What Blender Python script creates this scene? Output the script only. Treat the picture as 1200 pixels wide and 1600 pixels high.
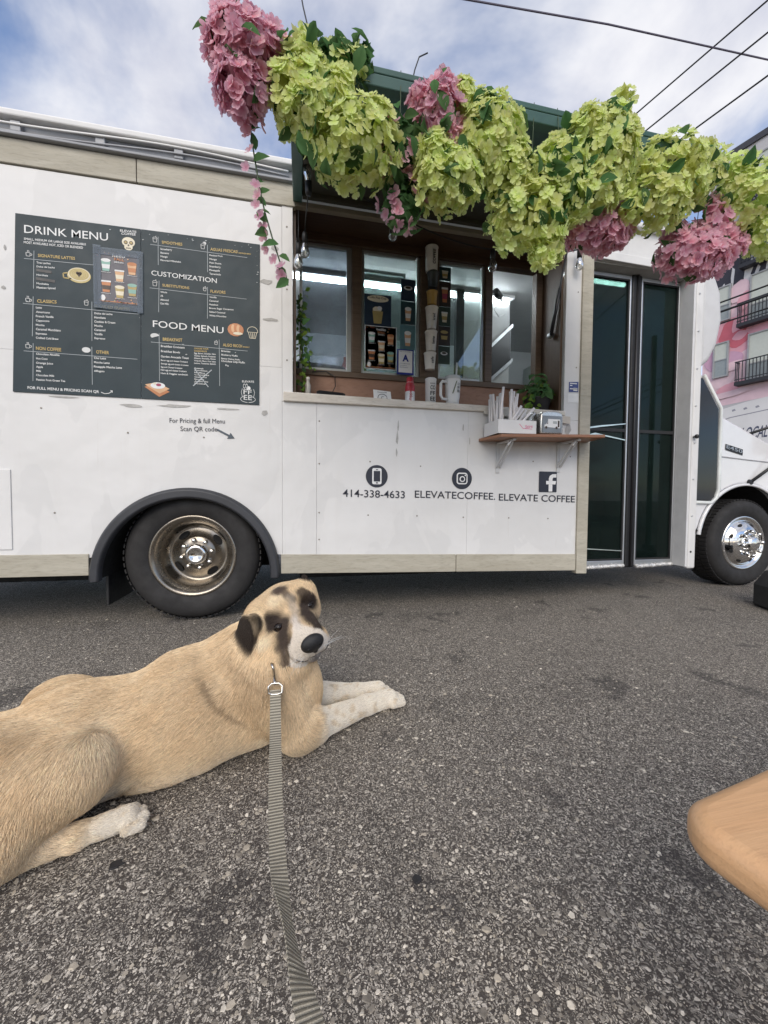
import bpy, bmesh, math, random
import numpy as np
from mathutils import Vector, Matrix, Euler

for _o in list(bpy.data.objects):
    bpy.data.objects.remove(_o)
random.seed(7)
rad = math.radians
scene = bpy.context.scene
C = scene.collection

# ------------------------------------------------------------------ camera
# World frame: the truck's painted side is the plane y = 0, x runs towards its
# front, z is up, the photographer sits 2.39 m in front of it at knee height.
yaw, pitch, roll = rad(12.05), rad(2.063), rad(0.4355)
fw = Vector((math.sin(yaw)*math.cos(pitch), math.cos(yaw)*math.cos(pitch), -math.sin(pitch)))
r0 = Vector((math.cos(yaw), -math.sin(yaw), 0)); u0 = r0.cross(fw)
cr = math.cos(roll)*r0 + math.sin(roll)*u0
cu = -math.sin(roll)*r0 + math.cos(roll)*u0
cam_data = bpy.data.cameras.new('camera')
cam = bpy.data.objects.new('camera', cam_data); C.objects.link(cam)
cam_data.sensor_fit = 'VERTICAL'; cam_data.sensor_height = 36.0
cam_data.lens = 36.0*620/1600
cam_data.clip_start = 0.02; cam_data.clip_end = 900
M = Matrix((cr, cu, -fw)).transposed().to_4x4(); M.translation = Vector((0, -2.385, 0.7115))
cam.matrix_world = M
scene.camera = cam

# ------------------------------------------------------------------ sky and sun
SUN_EL, SUN_AZ = rad(35), rad(198)        # azimuth clockwise from +y: behind the camera, a little to the left
world = bpy.data.worlds.new('World'); scene.world = world; world.use_nodes = True
wn, wl = world.node_tree.nodes, world.node_tree.links
wn.clear()
def wnode(t, **k):
    n = wn.new(t)
    for a, b in k.items(): setattr(n, a, b)
    return n
def wmath(op, a, b=None):
    n = wnode('ShaderNodeMath', operation=op)
    for i, s in enumerate((a, b)):
        if s is None: continue
        if isinstance(s, (int, float)): n.inputs[i].default_value = s
        else: wl.new(s, n.inputs[i])
    return n.outputs[0]
sky = wnode('ShaderNodeTexSky', sky_type='NISHITA', sun_disc=False)
sky.sun_elevation = SUN_EL; sky.sun_rotation = SUN_AZ; sky.ozone_density = 1.6; sky.air_density = 1.0; sky.dust_density = 0.6
tc = wnode('ShaderNodeTexCoord')
sep = wnode('ShaderNodeSeparateXYZ'); wl.new(tc.outputs['Generated'], sep.inputs[0])
zz = wmath('MAXIMUM', sep.outputs['Z'], 0.0)
zc = wmath('ADD', zz, 0.22)
px = wmath('DIVIDE', sep.outputs['X'], zc); py = wmath('DIVIDE', sep.outputs['Y'], zc)
comb = wnode('ShaderNodeCombineXYZ'); wl.new(px, comb.inputs[0]); wl.new(py, comb.inputs[1])
comb.inputs[2].default_value = 3.1
def wnoise(scale, detail, rough, dist):
    n = wnode('ShaderNodeTexNoise'); n.inputs['Scale'].default_value = scale; n.inputs['Detail'].default_value = detail
    n.inputs['Roughness'].default_value = rough; n.inputs['Distortion'].default_value = dist
    wl.new(comb.outputs[0], n.inputs['Vector']); return n.outputs['Fac']
def wramp(src, stops):
    n = wnode('ShaderNodeValToRGB'); cr_ = n.color_ramp; cr_.interpolation = 'EASE'
    while len(cr_.elements) < len(stops): cr_.elements.new(0.5)
    for e, (p, c) in zip(cr_.elements, stops): e.position = p; e.color = (*c, 1) if len(c) == 3 else c
    wl.new(src, n.inputs[0]); return n.outputs[0]
n1 = wnoise(1.15, 7, 0.56, 0.35); n2 = wnoise(2.6, 6, 0.55, 0.2)
cover = wramp(n1, [(0.40, (0, 0, 0)), (0.62, (1, 1, 1))])
shade = wramp(n2, [(0.34, (5.4, 5.6, 6.6)), (0.64, (8.4, 8.4, 8.7))])
mixc = wnode('ShaderNodeMix', data_type='RGBA')
wl.new(cover, mixc.inputs['Factor']); 
skyb = wnode('ShaderNodeMix', data_type='RGBA', blend_type='MULTIPLY'); skyb.inputs['Factor'].default_value = 1
wl.new(sky.outputs[0], skyb.inputs[6]); skyb.inputs[7].default_value = (1.75, 1.75, 1.9, 1)
wl.new(skyb.outputs[2], mixc.inputs[6]); wl.new(shade, mixc.inputs[7])
bg = wnode('ShaderNodeBackground'); bg.inputs['Strength'].default_value = 0.09
wl.new(mixc.outputs[2], bg.inputs['Color'])
wo = wnode('ShaderNodeOutputWorld'); wl.new(bg.outputs[0], wo.inputs['Surface'])

sd = bpy.data.lights.new('sun', 'SUN'); sd.energy = 1.7; sd.angle = rad(40); sd.color = (1.0, 0.91, 0.78)
sun = bpy.data.objects.new('sun', sd); C.objects.link(sun)
sdir = Vector((math.sin(SUN_AZ)*math.cos(SUN_EL), math.cos(SUN_AZ)*math.cos(SUN_EL), math.sin(SUN_EL)))
sun.rotation_euler = sdir.to_track_quat('Z', 'Y').to_euler()
sun.location = sdir*30

scene.view_settings.view_transform = 'Standard'; scene.view_settings.look = 'None'
scene.view_settings.exposure = 0.36; scene.view_settings.gamma = 1.0; scene.view_settings.use_curve_mapping = False
scene.render.engine = 'CYCLES'
scene.cycles.use_denoising = True
scene.cycles.max_bounces = 8; scene.cycles.transparent_max_bounces = 24
scene.cycles.glossy_bounces = 4; scene.cycles.caustics_reflective = False; scene.cycles.caustics_refractive = False
scene.cycles.sample_clamp_indirect = 4.0
scene.cycles_curves.shape = 'RIBBONS' if hasattr(scene, 'cycles_curves') else None

# ------------------------------------------------------------------ materials
class NT:
    """small wrapper for building node materials"""
    def __init__(self, name):
        self.m = bpy.data.materials.new(name); self.m.use_nodes = True
        self.n = self.m.node_tree.nodes; self.l = self.m.node_tree.links
        self.b = self.n['Principled BSDF']; self.out = self.n['Material Output']
    def add(self, t, **k):
        n = self.n.new(t)
        for a, b in k.items(): setattr(n, a, b)
        return n
    def set(self, sock, v):
        if isinstance(v, bpy.types.NodeSocket): self.l.new(v, sock)
        elif isinstance(v, (tuple, list)) and len(v) == 3 and sock.type == 'RGBA': sock.default_value = (*v, 1)
        else: sock.default_value = v
    def p(self, **k):
        for a, v in k.items():
            self.set(self.b.inputs[{'base': 'Base Color', 'rough': 'Roughness', 'metal': 'Metallic', 'normal': 'Normal', 'alpha': 'Alpha', 'trans': 'Transmission Weight',
                'sheen': 'Sheen Weight', 'coat': 'Coat Weight', 'spec': 'Specular IOR Level', 'ior': 'IOR', 'emit': 'Emission Color', 'estr': 'Emission Strength', 'sss': 'Subsurface Weight'}[a]], v)
        return self
    def coord(self, scale=(1, 1, 1), kind='Object'):
        t = self.add('ShaderNodeTexCoord'); mp = self.add('ShaderNodeMapping')
        mp.inputs['Scale'].default_value = scale; self.l.new(t.outputs[kind], mp.inputs[0]); return mp.outputs[0]
    def noise(self, vec, scale, detail=4, rough=0.55, dist=0.0, out='Fac'):
        n = self.add('ShaderNodeTexNoise'); self.set(n.inputs['Vector'], vec)
        n.inputs['Scale'].default_value = scale; n.inputs['Detail'].default_value = detail
        n.inputs['Roughness'].default_value = rough; n.inputs['Distortion'].default_value = dist
        return n.outputs[out]
    def voro(self, vec, scale, feature='F1', out='Distance', rnd=1.0):
        n = self.add('ShaderNodeTexVoronoi', feature=feature); self.set(n.inputs['Vector'], vec)
        n.inputs['Scale'].default_value = scale; n.inputs['Randomness'].default_value = rnd
        return n if out is None else n.outputs[out]
    def ramp(self, src, stops, interp='LINEAR'):
        n = self.add('ShaderNodeValToRGB'); r = n.color_ramp; r.interpolation = interp
        while len(r.elements) < len(stops): r.elements.new(0.5)
        for e, (p, c) in zip(r.elements, stops):
            e.position = p; e.color = (c, c, c, 1) if isinstance(c, (int, float)) else (*c, 1)
        self.set(n.inputs[0], src); return n.outputs[0]
    def mix(self, f, a, b, mode='MIX'):
        n = self.add('ShaderNodeMix', data_type='RGBA', blend_type=mode)
        self.set(n.inputs[0], f); self.set(n.inputs[6], a); self.set(n.inputs[7], b); return n.outputs[2]
    def math(self, op, a, b=0.0):
        n = self.add('ShaderNodeMath', operation=op); self.set(n.inputs[0], a); self.set(n.inputs[1], b); return n.outputs[0]
    def bump(self, h, strength=0.3, dist=0.01):
        n = self.add('ShaderNodeBump'); n.inputs['Strength'].default_value = strength; n.inputs['Distance'].default_value = dist
        self.set(n.inputs['Height'], h); self.l.new(n.outputs[0], self.b.inputs['Normal']); return n.outputs[0]

MATS = {}
def plain(name, base, rough=0.5, metal=0.0, var=0.14, scale=9.0, bump=0.0, stretch=(1, 1, 1), coat=0.0, **k):
    """a paint / plastic / metal with uneven colour and gloss"""
    if name in MATS: return MATS[name]
    t = NT(name); v = t.coord(stretch)
    n = t.noise(v, scale, 5, 0.6)
    lo = tuple(c*(1-var) for c in base); hi = tuple(min(1, c*(1+var)) for c in base)
    t.p(base=t.ramp(n, [(0.25, lo), (0.75, hi)]), metal=metal, coat=coat, **k)
    t.p(rough=t.ramp(t.noise(v, scale*3.1, 3), [(0.2, max(0.02, rough*0.8)), (0.8, min(1, rough*1.2))]))
    if bump: t.bump(t.noise(v, scale*8, 4), bump, 0.004)
    MATS[name] = t.m; return t.m

def wall_paint():
    t = NT('white_body_paint'); v = t.coord()
    big = t.noise(v, 1.7, 5, 0.6); streak = t.noise(t.coord((9, 9, 0.5)), 1.6, 6, 0.65)
    base = t.ramp(big, [(0.3, (0.67, 0.665, 0.65)), (0.7, (0.735, 0.73, 0.72))])
    base = t.mix(t.ramp(streak, [(0.52, 0.0), (0.80, 0.22)]), base, (0.60, 0.58, 0.54))
    spots = t.noise(v, 46, 3, 0.6)
    base = t.mix(t.ramp(spots, [(0.76, 0.0), (0.80, 0.5)]), base, (0.42, 0.39, 0.35))
    scr = t.noise(t.coord((3, 3, 18)), 5.0, 5, 0.7)
    base = t.mix(t.ramp(scr, [(0.66, 0.0), (0.72, 0.30)]), base, (0.55, 0.53, 0.50))
    ov = t.noise(t.coord((1.0, 1.0, 0.7)), 2.6, 4, 0.5, 0.5); base = t.mix(t.ramp(ov, [(0.50, 0.0), (0.515, 0.55)]), base, (0.635, 0.632, 0.622))
    rust = t.noise(t.coord((26, 26, 1.1)), 1.3, 5, 0.6); base = t.mix(t.ramp(rust, [(0.66, 0.0), (0.80, 0.30)]), base, (0.40, 0.33, 0.26))
    t.p(base=base, rough=t.ramp(big, [(0.3, 0.38), (0.7, 0.55)]), spec=0.4)
    t.bump(t.noise(v, 2.6, 3), 0.5, 0.03)
    return t.m
def weathered(name, a, b, rough=0.75, axis=(1, 6, 6)):
    if name in MATS: return MATS[name]
    t = NT(name); v = t.coord(axis)
    n = t.noise(v, 3.0, 8, 0.68, 0.6); f = t.noise(v, 22, 4, 0.6)
    base = t.ramp(n, [(0.3, a), (0.7, b)])
    base = t.mix(t.ramp(f, [(0.52, 0.0), (0.72, 0.4)]), base, tuple(c*0.55 for c in a))
    t.p(base=base, rough=rough); t.bump(f, 0.25, 0.004); MATS[name] = t.m; return t.m
def wood(name, a, b, rough=0.5, axis=(2, 30, 30), scale=1.6):
    if name in MATS: return MATS[name]
    t = NT(name); v = t.coord(axis)
    n = t.noise(v, scale, 6, 0.6, 1.2); f = t.noise(v, scale*7, 3, 0.6)
    base = t.ramp(n, [(0.25, a), (0.75, b)])
    base = t.mix(t.ramp(f, [(0.5, 0.0), (0.8, 0.45)]), base, tuple(c*0.6 for c in a))
    t.p(base=base, rough=rough); t.bump(f, 0.15, 0.003); MATS[name] = t.m; return t.m
def pane_glass(name, tint=(0.9, 0.95, 0.93), refl=0.10, rough=0.02, opacity=0.0, haze=(0.5, 0.55, 0.55)):
    """thin window pane: tinted see-through sheet with a mirror coat and a film of dirt"""
    if name in MATS: return MATS[name]
    t = NT(name); n, l = t.n, t.l
    tr = t.add('ShaderNodeBsdfTransparent'); tr.inputs[0].default_value = (*tint, 1)
    gl = t.add('ShaderNodeBsdfGlossy'); gl.inputs['Roughness'].default_value = rough
    fr = t.add('ShaderNodeFresnel'); fr.inputs[0].default_value = 1.5
    fa = t.math('MULTIPLY', fr.outputs[0], refl/0.04)
    m1 = t.add('ShaderNodeMixShader'); t.set(m1.inputs[0], t.math('MINIMUM', fa, 0.9)); l.new(tr.outputs[0], m1.inputs[1]); l.new(gl.outputs[0], m1.inputs[2])
    df = t.add('ShaderNodeBsdfDiffuse'); df.inputs[0].default_value = (*haze, 1)
    m2 = t.add('ShaderNodeMixShader'); t.set(m2.inputs[0], t.ramp(t.noise(t.coord(), 5, 5, 0.6), [(0.3, opacity*0.6), (0.7, opacity*1.4)]))
    l.new(m1.outputs[0], m2.inputs[1]); l.new(df.outputs[0], m2.inputs[2]); l.new(m2.outputs[0], t.out.inputs['Surface'])
    MATS[name] = t.m; return t.m

# ------------------------------------------------------------------ mesh building
class MB:
    def __init__(self): self.v = []; self.f = []; self.mi = []
    def add(self, vs, fs, mi=0):
        o = len(self.v); self.v.extend([tuple(p) for p in vs]); self.f.extend([tuple(i+o for i in f) for f in fs]); self.mi.extend([mi]*len(fs)); return self
    def box(self, x0, x1, y0, y1, z0, z1, mi=0):
        return self.add([(x0, y0, z0), (x1, y0, z0), (x1, y1, z0), (x0, y1, z0), (x0, y0, z1), (x1, y0, z1), (x1, y1, z1), (x0, y1, z1)],
            [(0, 3, 2, 1), (4, 5, 6, 7), (0, 1, 5, 4), (1, 2, 6, 5), (2, 3, 7, 6), (3, 0, 4, 7)], mi)
    def quad(self, a, b, c, d, mi=0): return self.add([a, b, c, d], [(0, 1, 2, 3)], mi)
    def prism(self, poly, n, mi=0):
        """closed polygon (3-D points) swept by vector n"""
        k = len(poly); n = Vector(n); a = [Vector(p) for p in poly]; b = [p+n for p in a]
        return self.add(a+b, [tuple(range(k)), tuple(range(2*k-1, k-1, -1))]+[(i, (i+1) % k, (i+1) % k+k, i+k)[::-1] for i in range(k)], mi)
    def tube(self, pts, r, seg=8, mi=0, cap=True):
        pts = [Vector(p) for p in pts]; n = len(pts); rs = r if isinstance(r, (list, tuple)) else [r]*n
        vs, fs = [], []; up = None
        for i, p in enumerate(pts):
            t = (pts[min(i+1, n-1)]-pts[max(i-1, 0)]).normalized()
            if up is None: up = t.orthogonal().normalized()
            up = (up-t*up.dot(t)).normalized(); w = t.cross(up)
            for k in range(seg):
                a = 2*math.pi*k/seg; vs.append(p+(up*math.cos(a)+w*math.sin(a))*rs[i])
        for i in range(n-1):
            for k in range(seg):
                fs.append((i*seg+k, i*seg+(k+1) % seg, (i+1)*seg+(k+1) % seg, (i+1)*seg+k))
        if cap: fs += [tuple(range(seg-1, -1, -1)), tuple(range((n-1)*seg, n*seg))]
        return self.add(vs, fs, mi)
    def lathe(self, prof, org, axis=(0, 0, 1), seg=32, mi=0, closed=False):
        """prof: (radius, height) pairs along axis"""
        ax = Vector(axis).normalized(); e1 = ax.orthogonal().normalized(); e2 = ax.cross(e1); org = Vector(org); vs, fs = [], []
        for r, h in prof:
            for k in range(seg):
                a = 2*math.pi*k/seg; vs.append(org+ax*h+(e1*math.cos(a)+e2*math.sin(a))*r)
        m = len(prof)
        for i in range(m if closed else m-1):
            j = (i+1) % m
            for k in range(seg): fs.append((i*seg+k, i*seg+(k+1) % seg, j*seg+(k+1) % seg, j*seg+k))
        return self.add(vs, fs, mi)
    def disc(self, c, r, axis=(0, -1, 0), seg=24, mi=0, rx=None):
        c = Vector(c); ax = Vector(axis).normalized()
        e1 = Vector((1, 0, 0)) if abs(ax.x) < 0.9 else Vector((0, 1, 0)); e1 = (e1-ax*e1.dot(ax)).normalized(); e2 = ax.cross(e1)
        return self.add([c+e1*math.cos(2*math.pi*k/seg)*(rx or r)+e2*math.sin(2*math.pi*k/seg)*r for k in range(seg)], [tuple(range(seg))], mi)
    def build(self, name, mat, parent=None, bevel=0.0, smooth=False, fixn=True, segs=2):
        me = bpy.data.meshes.new(name); me.from_pydata(self.v, [], self.f)
        for m in (mat if isinstance(mat, (list, tuple)) else [mat]): me.materials.append(m)
        if any(self.mi): me.polygons.foreach_set('material_index', self.mi)
        if fixn:
            bm = bmesh.new(); bm.from_mesh(me); bmesh.ops.recalc_face_normals(bm, faces=bm.faces); bm.to_mesh(me); bm.free()
        if smooth: me.polygons.foreach_set('use_smooth', [True]*len(me.polygons))
        me.update(); o = bpy.data.objects.new(name, me); C.objects.link(o)
        if parent: o.parent = parent; o.matrix_parent_inverse = parent.matrix_world.inverted() if False else Matrix.Translation(-parent.location) if parent.type == 'EMPTY' else Matrix.Identity(4)
        if bevel:
            b = o.modifiers.new('bevel', 'BEVEL'); b.width = bevel; b.segments = segs; b.limit_method = 'ANGLE'; b.angle_limit = rad(40)
        if smooth == 'angle' or (smooth and bevel): me.set_sharp_from_angle(angle=rad(42))
        return o

def tag(o, label=None, cat=None, group=None, kind=None):
    if label: o['label'] = label
    if cat: o['category'] = cat
    if group: o['group'] = group
    if kind: o['kind'] = kind
    return o
def thing(name, label, cat, loc=(0, 0, 0), group=None):
    o = bpy.data.objects.new(name, None); C.objects.link(o); o.location = loc; o.empty_display_size = 0.05
    return tag(o, label, cat, group)
def copy_part(o, parent, loc=None, rot=None, scale=None):
    c = o.copy(); C.objects.link(c); c.parent = parent; c.matrix_parent_inverse = Matrix.Identity(4)
    if loc is not None: c.location = loc
    if rot is not None: c.rotation_euler = rot
    if scale is not None: c.scale = scale
    return c

# lettering: outlines of the built-in font, laid flat on a plane
_tc = {}
def glyphs(s, spacing=1.0, weight=0.0):
    key = (s, spacing, weight)
    if key not in _tc:
        cu_ = bpy.data.curves.new('lettering', 'FONT'); cu_.body = s; cu_.size = 1.0; cu_.space_character = spacing; cu_.offset = weight; cu_.resolution_u = 3
        ob = bpy.data.objects.new('lettering', cu_); C.objects.link(ob)
        bpy.context.view_layer.update()
        me = ob.evaluated_get(bpy.context.evaluated_depsgraph_get()).to_mesh()
        vs = [tuple(v.co) for v in me.vertices]; fs = [tuple(p.vertices) for p in me.polygons]
        bpy.data.objects.remove(ob); bpy.data.curves.remove(cu_)
        _tc[key] = (vs, fs)
    return _tc[key]
def letter(mb, s, org, width=None, height=0.05, ex=(1, 0, 0), ey=(0, 0, 1), spacing=1.0, weight=0.0, mi=0, align='L'):
    """write s with its baseline starting at org; height = capital height; width (if given) = total width"""
    vs, fs = glyphs(s, spacing, weight)
    if not vs: return mb
    x0 = min(v[0] for v in vs); x1 = max(v[0] for v in vs); k = height/0.72
    kx = (width/(x1-x0)) if width else k
    org, ex, ey = Vector(org), Vector(ex), Vector(ey)
    sh = {'L': 0, 'C': -(x1-x0)*kx/2, 'R': -(x1-x0)*kx}[align]
    return mb.add([org+ex*((v[0]-x0)*kx+sh)+ey*(v[1]*k) for v in vs], fs, mi)
# ------------------------------------------------------------------ palette
WHITE = wall_paint()
BEIGE = weathered('weathered_beige_tape', (0.36, 0.33, 0.26), (0.50, 0.47, 0.39))
SILLMAT = weathered('worn_sill_paint', (0.50, 0.45, 0.38), (0.72, 0.68, 0.61), 0.6)
RUBBER = plain('black_rubber', (0.018, 0.018, 0.019), 0.62, var=0.35, scale=14, bump=0.1)
TYRE = plain('tyre_rubber', (0.022, 0.021, 0.021), 0.78, var=0.35, scale=7, bump=0.2)
FLARE = plain('faded_black_flare', (0.035, 0.037, 0.043), 0.48, var=0.3, scale=6)
BLACKP = plain('black_plastic', (0.015, 0.015, 0.017), 0.4, var=0.2)
DARKIN = plain('underbody_dark', (0.012, 0.012, 0.012), 0.9, var=0.3)
ALU = plain('dull_aluminium', (0.52, 0.53, 0.54), 0.42, 0.85, var=0.15, scale=6)
GREYP = plain('grey_channel_paint', (0.30, 0.31, 0.33), 0.55, var=0.25, scale=5, stretch=(0.6, 6, 6))
CHROME = plain('chrome', (0.72, 0.71, 0.69), 0.09, 1.0, var=0.06, scale=5)
RIMMET = plain('grimy_steel_rim', (0.29, 0.26, 0.22), 0.28, 0.95, var=0.25, scale=6)
BROWN = wood('brown_window_wood', (0.050, 0.028, 0.016), (0.105, 0.060, 0.034), 0.5)
BROWNL = wood('counter_back_wood', (0.26, 0.135, 0.085), (0.38, 0.22, 0.15), 0.55, (3, 8, 8), 1.2)
HATCHG = plain('dark_green_hatch_paint', (0.05, 0.115, 0.10), 0.5, var=0.25, scale=3)
OLIVE = wood('hatch_plywood', (0.035, 0.035, 0.022), (0.06, 0.055, 0.036), 0.6)
INK = plain('navy_black_vinyl', (0.018, 0.020, 0.032), 0.42, var=0.2)
WVINYL = plain('white_vinyl', (0.78, 0.78, 0.77), 0.45, var=0.04)
SHELFW = wood('cherry_shelf_wood', (0.23, 0.10, 0.05), (0.36, 0.175, 0.095), 0.4)
BRACK = plain('grey_white_bracket', (0.55, 0.55, 0.54), 0.45, var=0.12)

truck = thing('food_truck', 'white coffee truck with a serving window, black folding door and flowers along its raised hatch', 'truck', (0.9, 1.1, 0))
T = truck
rng = random.Random(3)

def zb(x): return 0.262-0.0215*x      # bottom edge of the side, it dips towards the front
# --- side panels (each sheet between two joints)
AC = (-0.600, 0.262); AR = 0.455
def panel(poly, name='side_panel', y=0.0, th=0.03, mat=WHITE):
    mb = MB().prism([(x, y, z) for x, z in poly], (0, th, 0)); return mb.build(name, mat, T, bevel=0.0008)
g = 0.0005
arc = [(AC[0]+AR*math.cos(rad(a)), AC[1]+AR*math.sin(rad(a))) for a in np.linspace(180-15, 15, 33)]
panel([(-2.6, 0.395), (arc[0][0], 0.38)]+arc+[(-0.097-g, 0.375), (-0.097-g, 1.455), (-2.6, 1.440)])
panel([(-2.6, 1.440+2*g), (-0.097-g, 1.455+2*g), (-0.097-g, 2.356), (-2.6, 2.352)])
panel([(-0.097+g, zb(-.1)+.105), (0.100-g, zb(.1)+.105), (0.100-g, 1.262), (-0.097+g, 1.262)])
panel([(0.100+g, zb(.1)+.105), (1.055-g, zb(1.05)+.105), (1.055-g, 1.272), (0.100+g, 1.262)])
panel([(1.055+g, zb(1.05)+.105), (1.856, zb(1.86)+.105), (1.856, 1.245), (1.055+g, 1.272)])
panel([(1.742, 1.247), (1.856, 1.247), (1.856, 2.40), (1.742, 2.40)])
panel([(-0.097+g, 1.264), (-0.038, 1.264), (-0.038, 2.40), (-0.097+g, 2.40)])
panel([(1.742, 2.403), (2.93, 2.385), (2.93, 2.60), (1.742, 2.60)], 'header_panel')
# --- lower and upper trim strips, corner posts
def strip(poly, name, mat=BEIGE, y=-0.009, th=0.038): return MB().prism([(x, y, z) for x, z in poly], (0, th, 0)).build(name, mat, T, bevel=0.003)
strip([(-2.6, zb(-1.5)), (-1.095, zb(-1.095)), (-1.095, zb(-1.095)+.115), (-2.6, zb(-1.5)+.115)], 'skirt_strip')
strip([(-0.105, zb(-.1)), (0.98, zb(.98)), (0.98, zb(.98)+.112), (-0.105, zb(-.1)+.112)], 'skirt_strip')
strip([(0.984, zb(.98)), (1.855, zb(1.855)), (1.855, zb(1.855)+.112), (0.984, zb(.98)+.112)], 'skirt_strip')
strip([(-2.6, 2.356), (-0.84, 2.362), (-0.84, 2.482), (-2.6, 2.478)], 'upper_trim')
strip([(-0.836, 2.362), (-0.022, 2.364), (-0.022, 2.486), (-0.836, 2.482)], 'upper_trim')
strip([(1.859, zb(1.9)-0.02), (1.940, zb(1.9)-0.022), (1.938, 2.402), (1.856, 2.402)], 'corner_post', y=-0.014, th=0.05)
# --- roof rail, cables along it, roof
mb = MB(); mb.box(-2.6, -0.03, -0.034, 0.03, 2.484, 2.497); mb.box(-2.6, -0.03, 0.0, 0.012, 2.497, 2.56)
mb.build('roof_rail', GREYP, T, bevel=0.003)
mb = MB()
for x in np.arange(-2.5, -0.1, 0.37): mb.box(x, x+0.045, -0.03, 0.0, 2.502+0.004*math.sin(x*9), 2.552)
mb.build('roof_clip', plain('clip_grey', (0.34, 0.35, 0.37), 0.5), T, bevel=0.004)['kind'] = 'stuff'
for zc_, r_, m_ in ((2.545, 0.006, WVINYL), (2.512, 0.005, plain('cable_grey', (0.35, 0.36, 0.38), 0.5))):
    pts = [(x, -0.030+0.006*math.sin(3*x+zc_*40), zc_+0.012*math.sin(4.1*x+zc_*9)-0.0) for x in np.linspace(-2.6, -0.06, 40)]
    MB().tube(pts, r_, 6).build('roof_cable', m_, T, smooth=True)
ROOFM = plain('white_roof_sheet', (0.78, 0.78, 0.77), 0.5, var=0.06, scale=3)
prof = [(-0.045, 2.563), (-0.050, 2.590), (-0.020, 2.607), (0.4, 2.635), (1.1, 2.65), (1.8, 2.635), (2.22, 2.607), (2.25, 2.59), (2.24, 2.563)]
MB().prism([(-2.62, y, z) for y, z in prof], (5.49, 0, 0)).build('roof', ROOFM, T, bevel=0.006)
# --- far side, tail, front bulkhead
MB().box(-2.6, 2.85, 2.20, 2.23, 0.3, 2.56).build('far_side', ROOFM, T)
MB().box(-2.63, -2.601, 0.0, 2.23, 0.3, 2.56).build('tail_panel', ROOFM, T)
mb = MB(); mb.box(2.832, 2.868, 0.012, 2.23, 0.25, 2.56); mb.build('front_bulkhead', ROOFM, T)
# --- underbody
mb = MB(); mb.box(-2.58, -1.12, 0.06, 2.18, 0.33, 0.47); mb.box(-0.08, 1.9, 0.06, 2.18, 0.31, 0.47); mb.box(-1.12, -0.08, 0.62, 1.58, 0.33, 0.47)
mb.box(-2.5, 4.4, 0.62, 0.72, 0.34, 0.5); mb.box(-2.5, 4.4, 1.48, 1.58, 0.34, 0.5); mb.box(0.0, 1.85, 0.22, 2.0, 0.19, 0.32); mb.box(-2.5, -1.2, 0.22, 2.0, 0.22, 0.34); mb.box(-1.0, -0.2, 0.7, 0.9, 0.2, 0.36)  # frame rails, plus low boxes added to keep the ground beneath dark
mb.build('chassis', DARKIN, T)
mb = MB(); ri = 0.452
inner = [(AC[0]+ri*math.cos(a), AC[1]+ri*math.sin(a)) for a in np.linspace(math.pi, 0, 25)]
for (xa, za), (xb, zbb) in zip(inner, inner[1:]): mb.quad((xa, 0.03, za), (xb, 0.03, zbb), (xb, 0.60, zbb), (xa, 0.60, za))
mb.add([(x, 0.60, z) for x, z in inner], [tuple(range(len(inner)))]); mb.build('wheel_well', DARKIN, T, fixn=False)
mb = MB().box(-1.07, -1.055, 0.12, 0.55, 0.09, 0.34); mb.build('mud_flap', RUBBER, T, bevel=0.004)
# --- wheel arch flare: swept lip
sec = [(0.436, 0.004), (0.436, -0.030), (0.445, -0.042), (0.476, -0.042), (0.488, -0.026), (0.490, 0.004)]
vs, fs = [], []; angs = np.linspace(rad(181), rad(-2), 49)
for a in angs:
    for r, y in sec: vs.append((AC[0]+r*math.cos(a)*1.0, y, AC[1]+r*math.sin(a)*(1.015 if r > .46 else 1.0)))
k = len(sec)
for i in range(len(angs)-1):
    for j in range(k): fs.append((i*k+j, i*k+(j+1) % k, (i+1)*k+(j+1) % k, (i+1)*k+j))
fs += [tuple(range(k)), tuple(range(len(angs)*k-1, len(angs)*k-k-1, -1))]
MB().add(vs, fs).build('wheel_arch_flare', FLARE, T, smooth=True, bevel=0.004)

# --- wheels
def tyre(mb, c, R, rr, w, seg=72, ax=(0, 1, 0)):
    prof = [(rr, 0.0), (rr+0.012, -0.016), (rr+0.05, -0.028), (R-0.055, -0.030), (R-0.024, -0.020), (R-0.008, 0.0), (R, 0.022), (R, w*0.5), (R, w-0.022), (R-0.02, w), (R-0.06, w+0.02), (rr+0.03, w+0.012), (rr, w)]
    mb.lathe(prof, c, ax, seg, closed=True)
def tread(mb, c, R, w, seg=64):
    for i in range(seg):
        a0 = 2*math.pi*i/seg; a1 = a0+2*math.pi/seg*0.62
        for (y0, y1, sh) in ((0.004, w*.30, 0), (w*.36, w*.64, .5), (w*.70, w-.004, 0)):
            b0, b1 = a0+sh*2*math.pi/seg, a1+sh*2*math.pi/seg
            P = lambda a, r, y: (c[0]+r*math.cos(a), c[1]+y, c[2]+r*math.sin(a))
            mb.add([P(b0, R, y0), P(b1, R, y0), P(b1, R, y1), P(b0, R, y1), P(b0, R+.007, y0), P(b1, R+.007, y0), P(b1, R+.007, y1), P(b0, R+.007, y1)],
                [(4, 5, 6, 7), (0, 1, 5, 4), (1, 2, 6, 5), (2, 3, 7, 6), (3, 0, 4, 7)])
def holes_disc(mb, c, y, r_out, r_in, holes, seg=64, mi=0): pass
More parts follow.
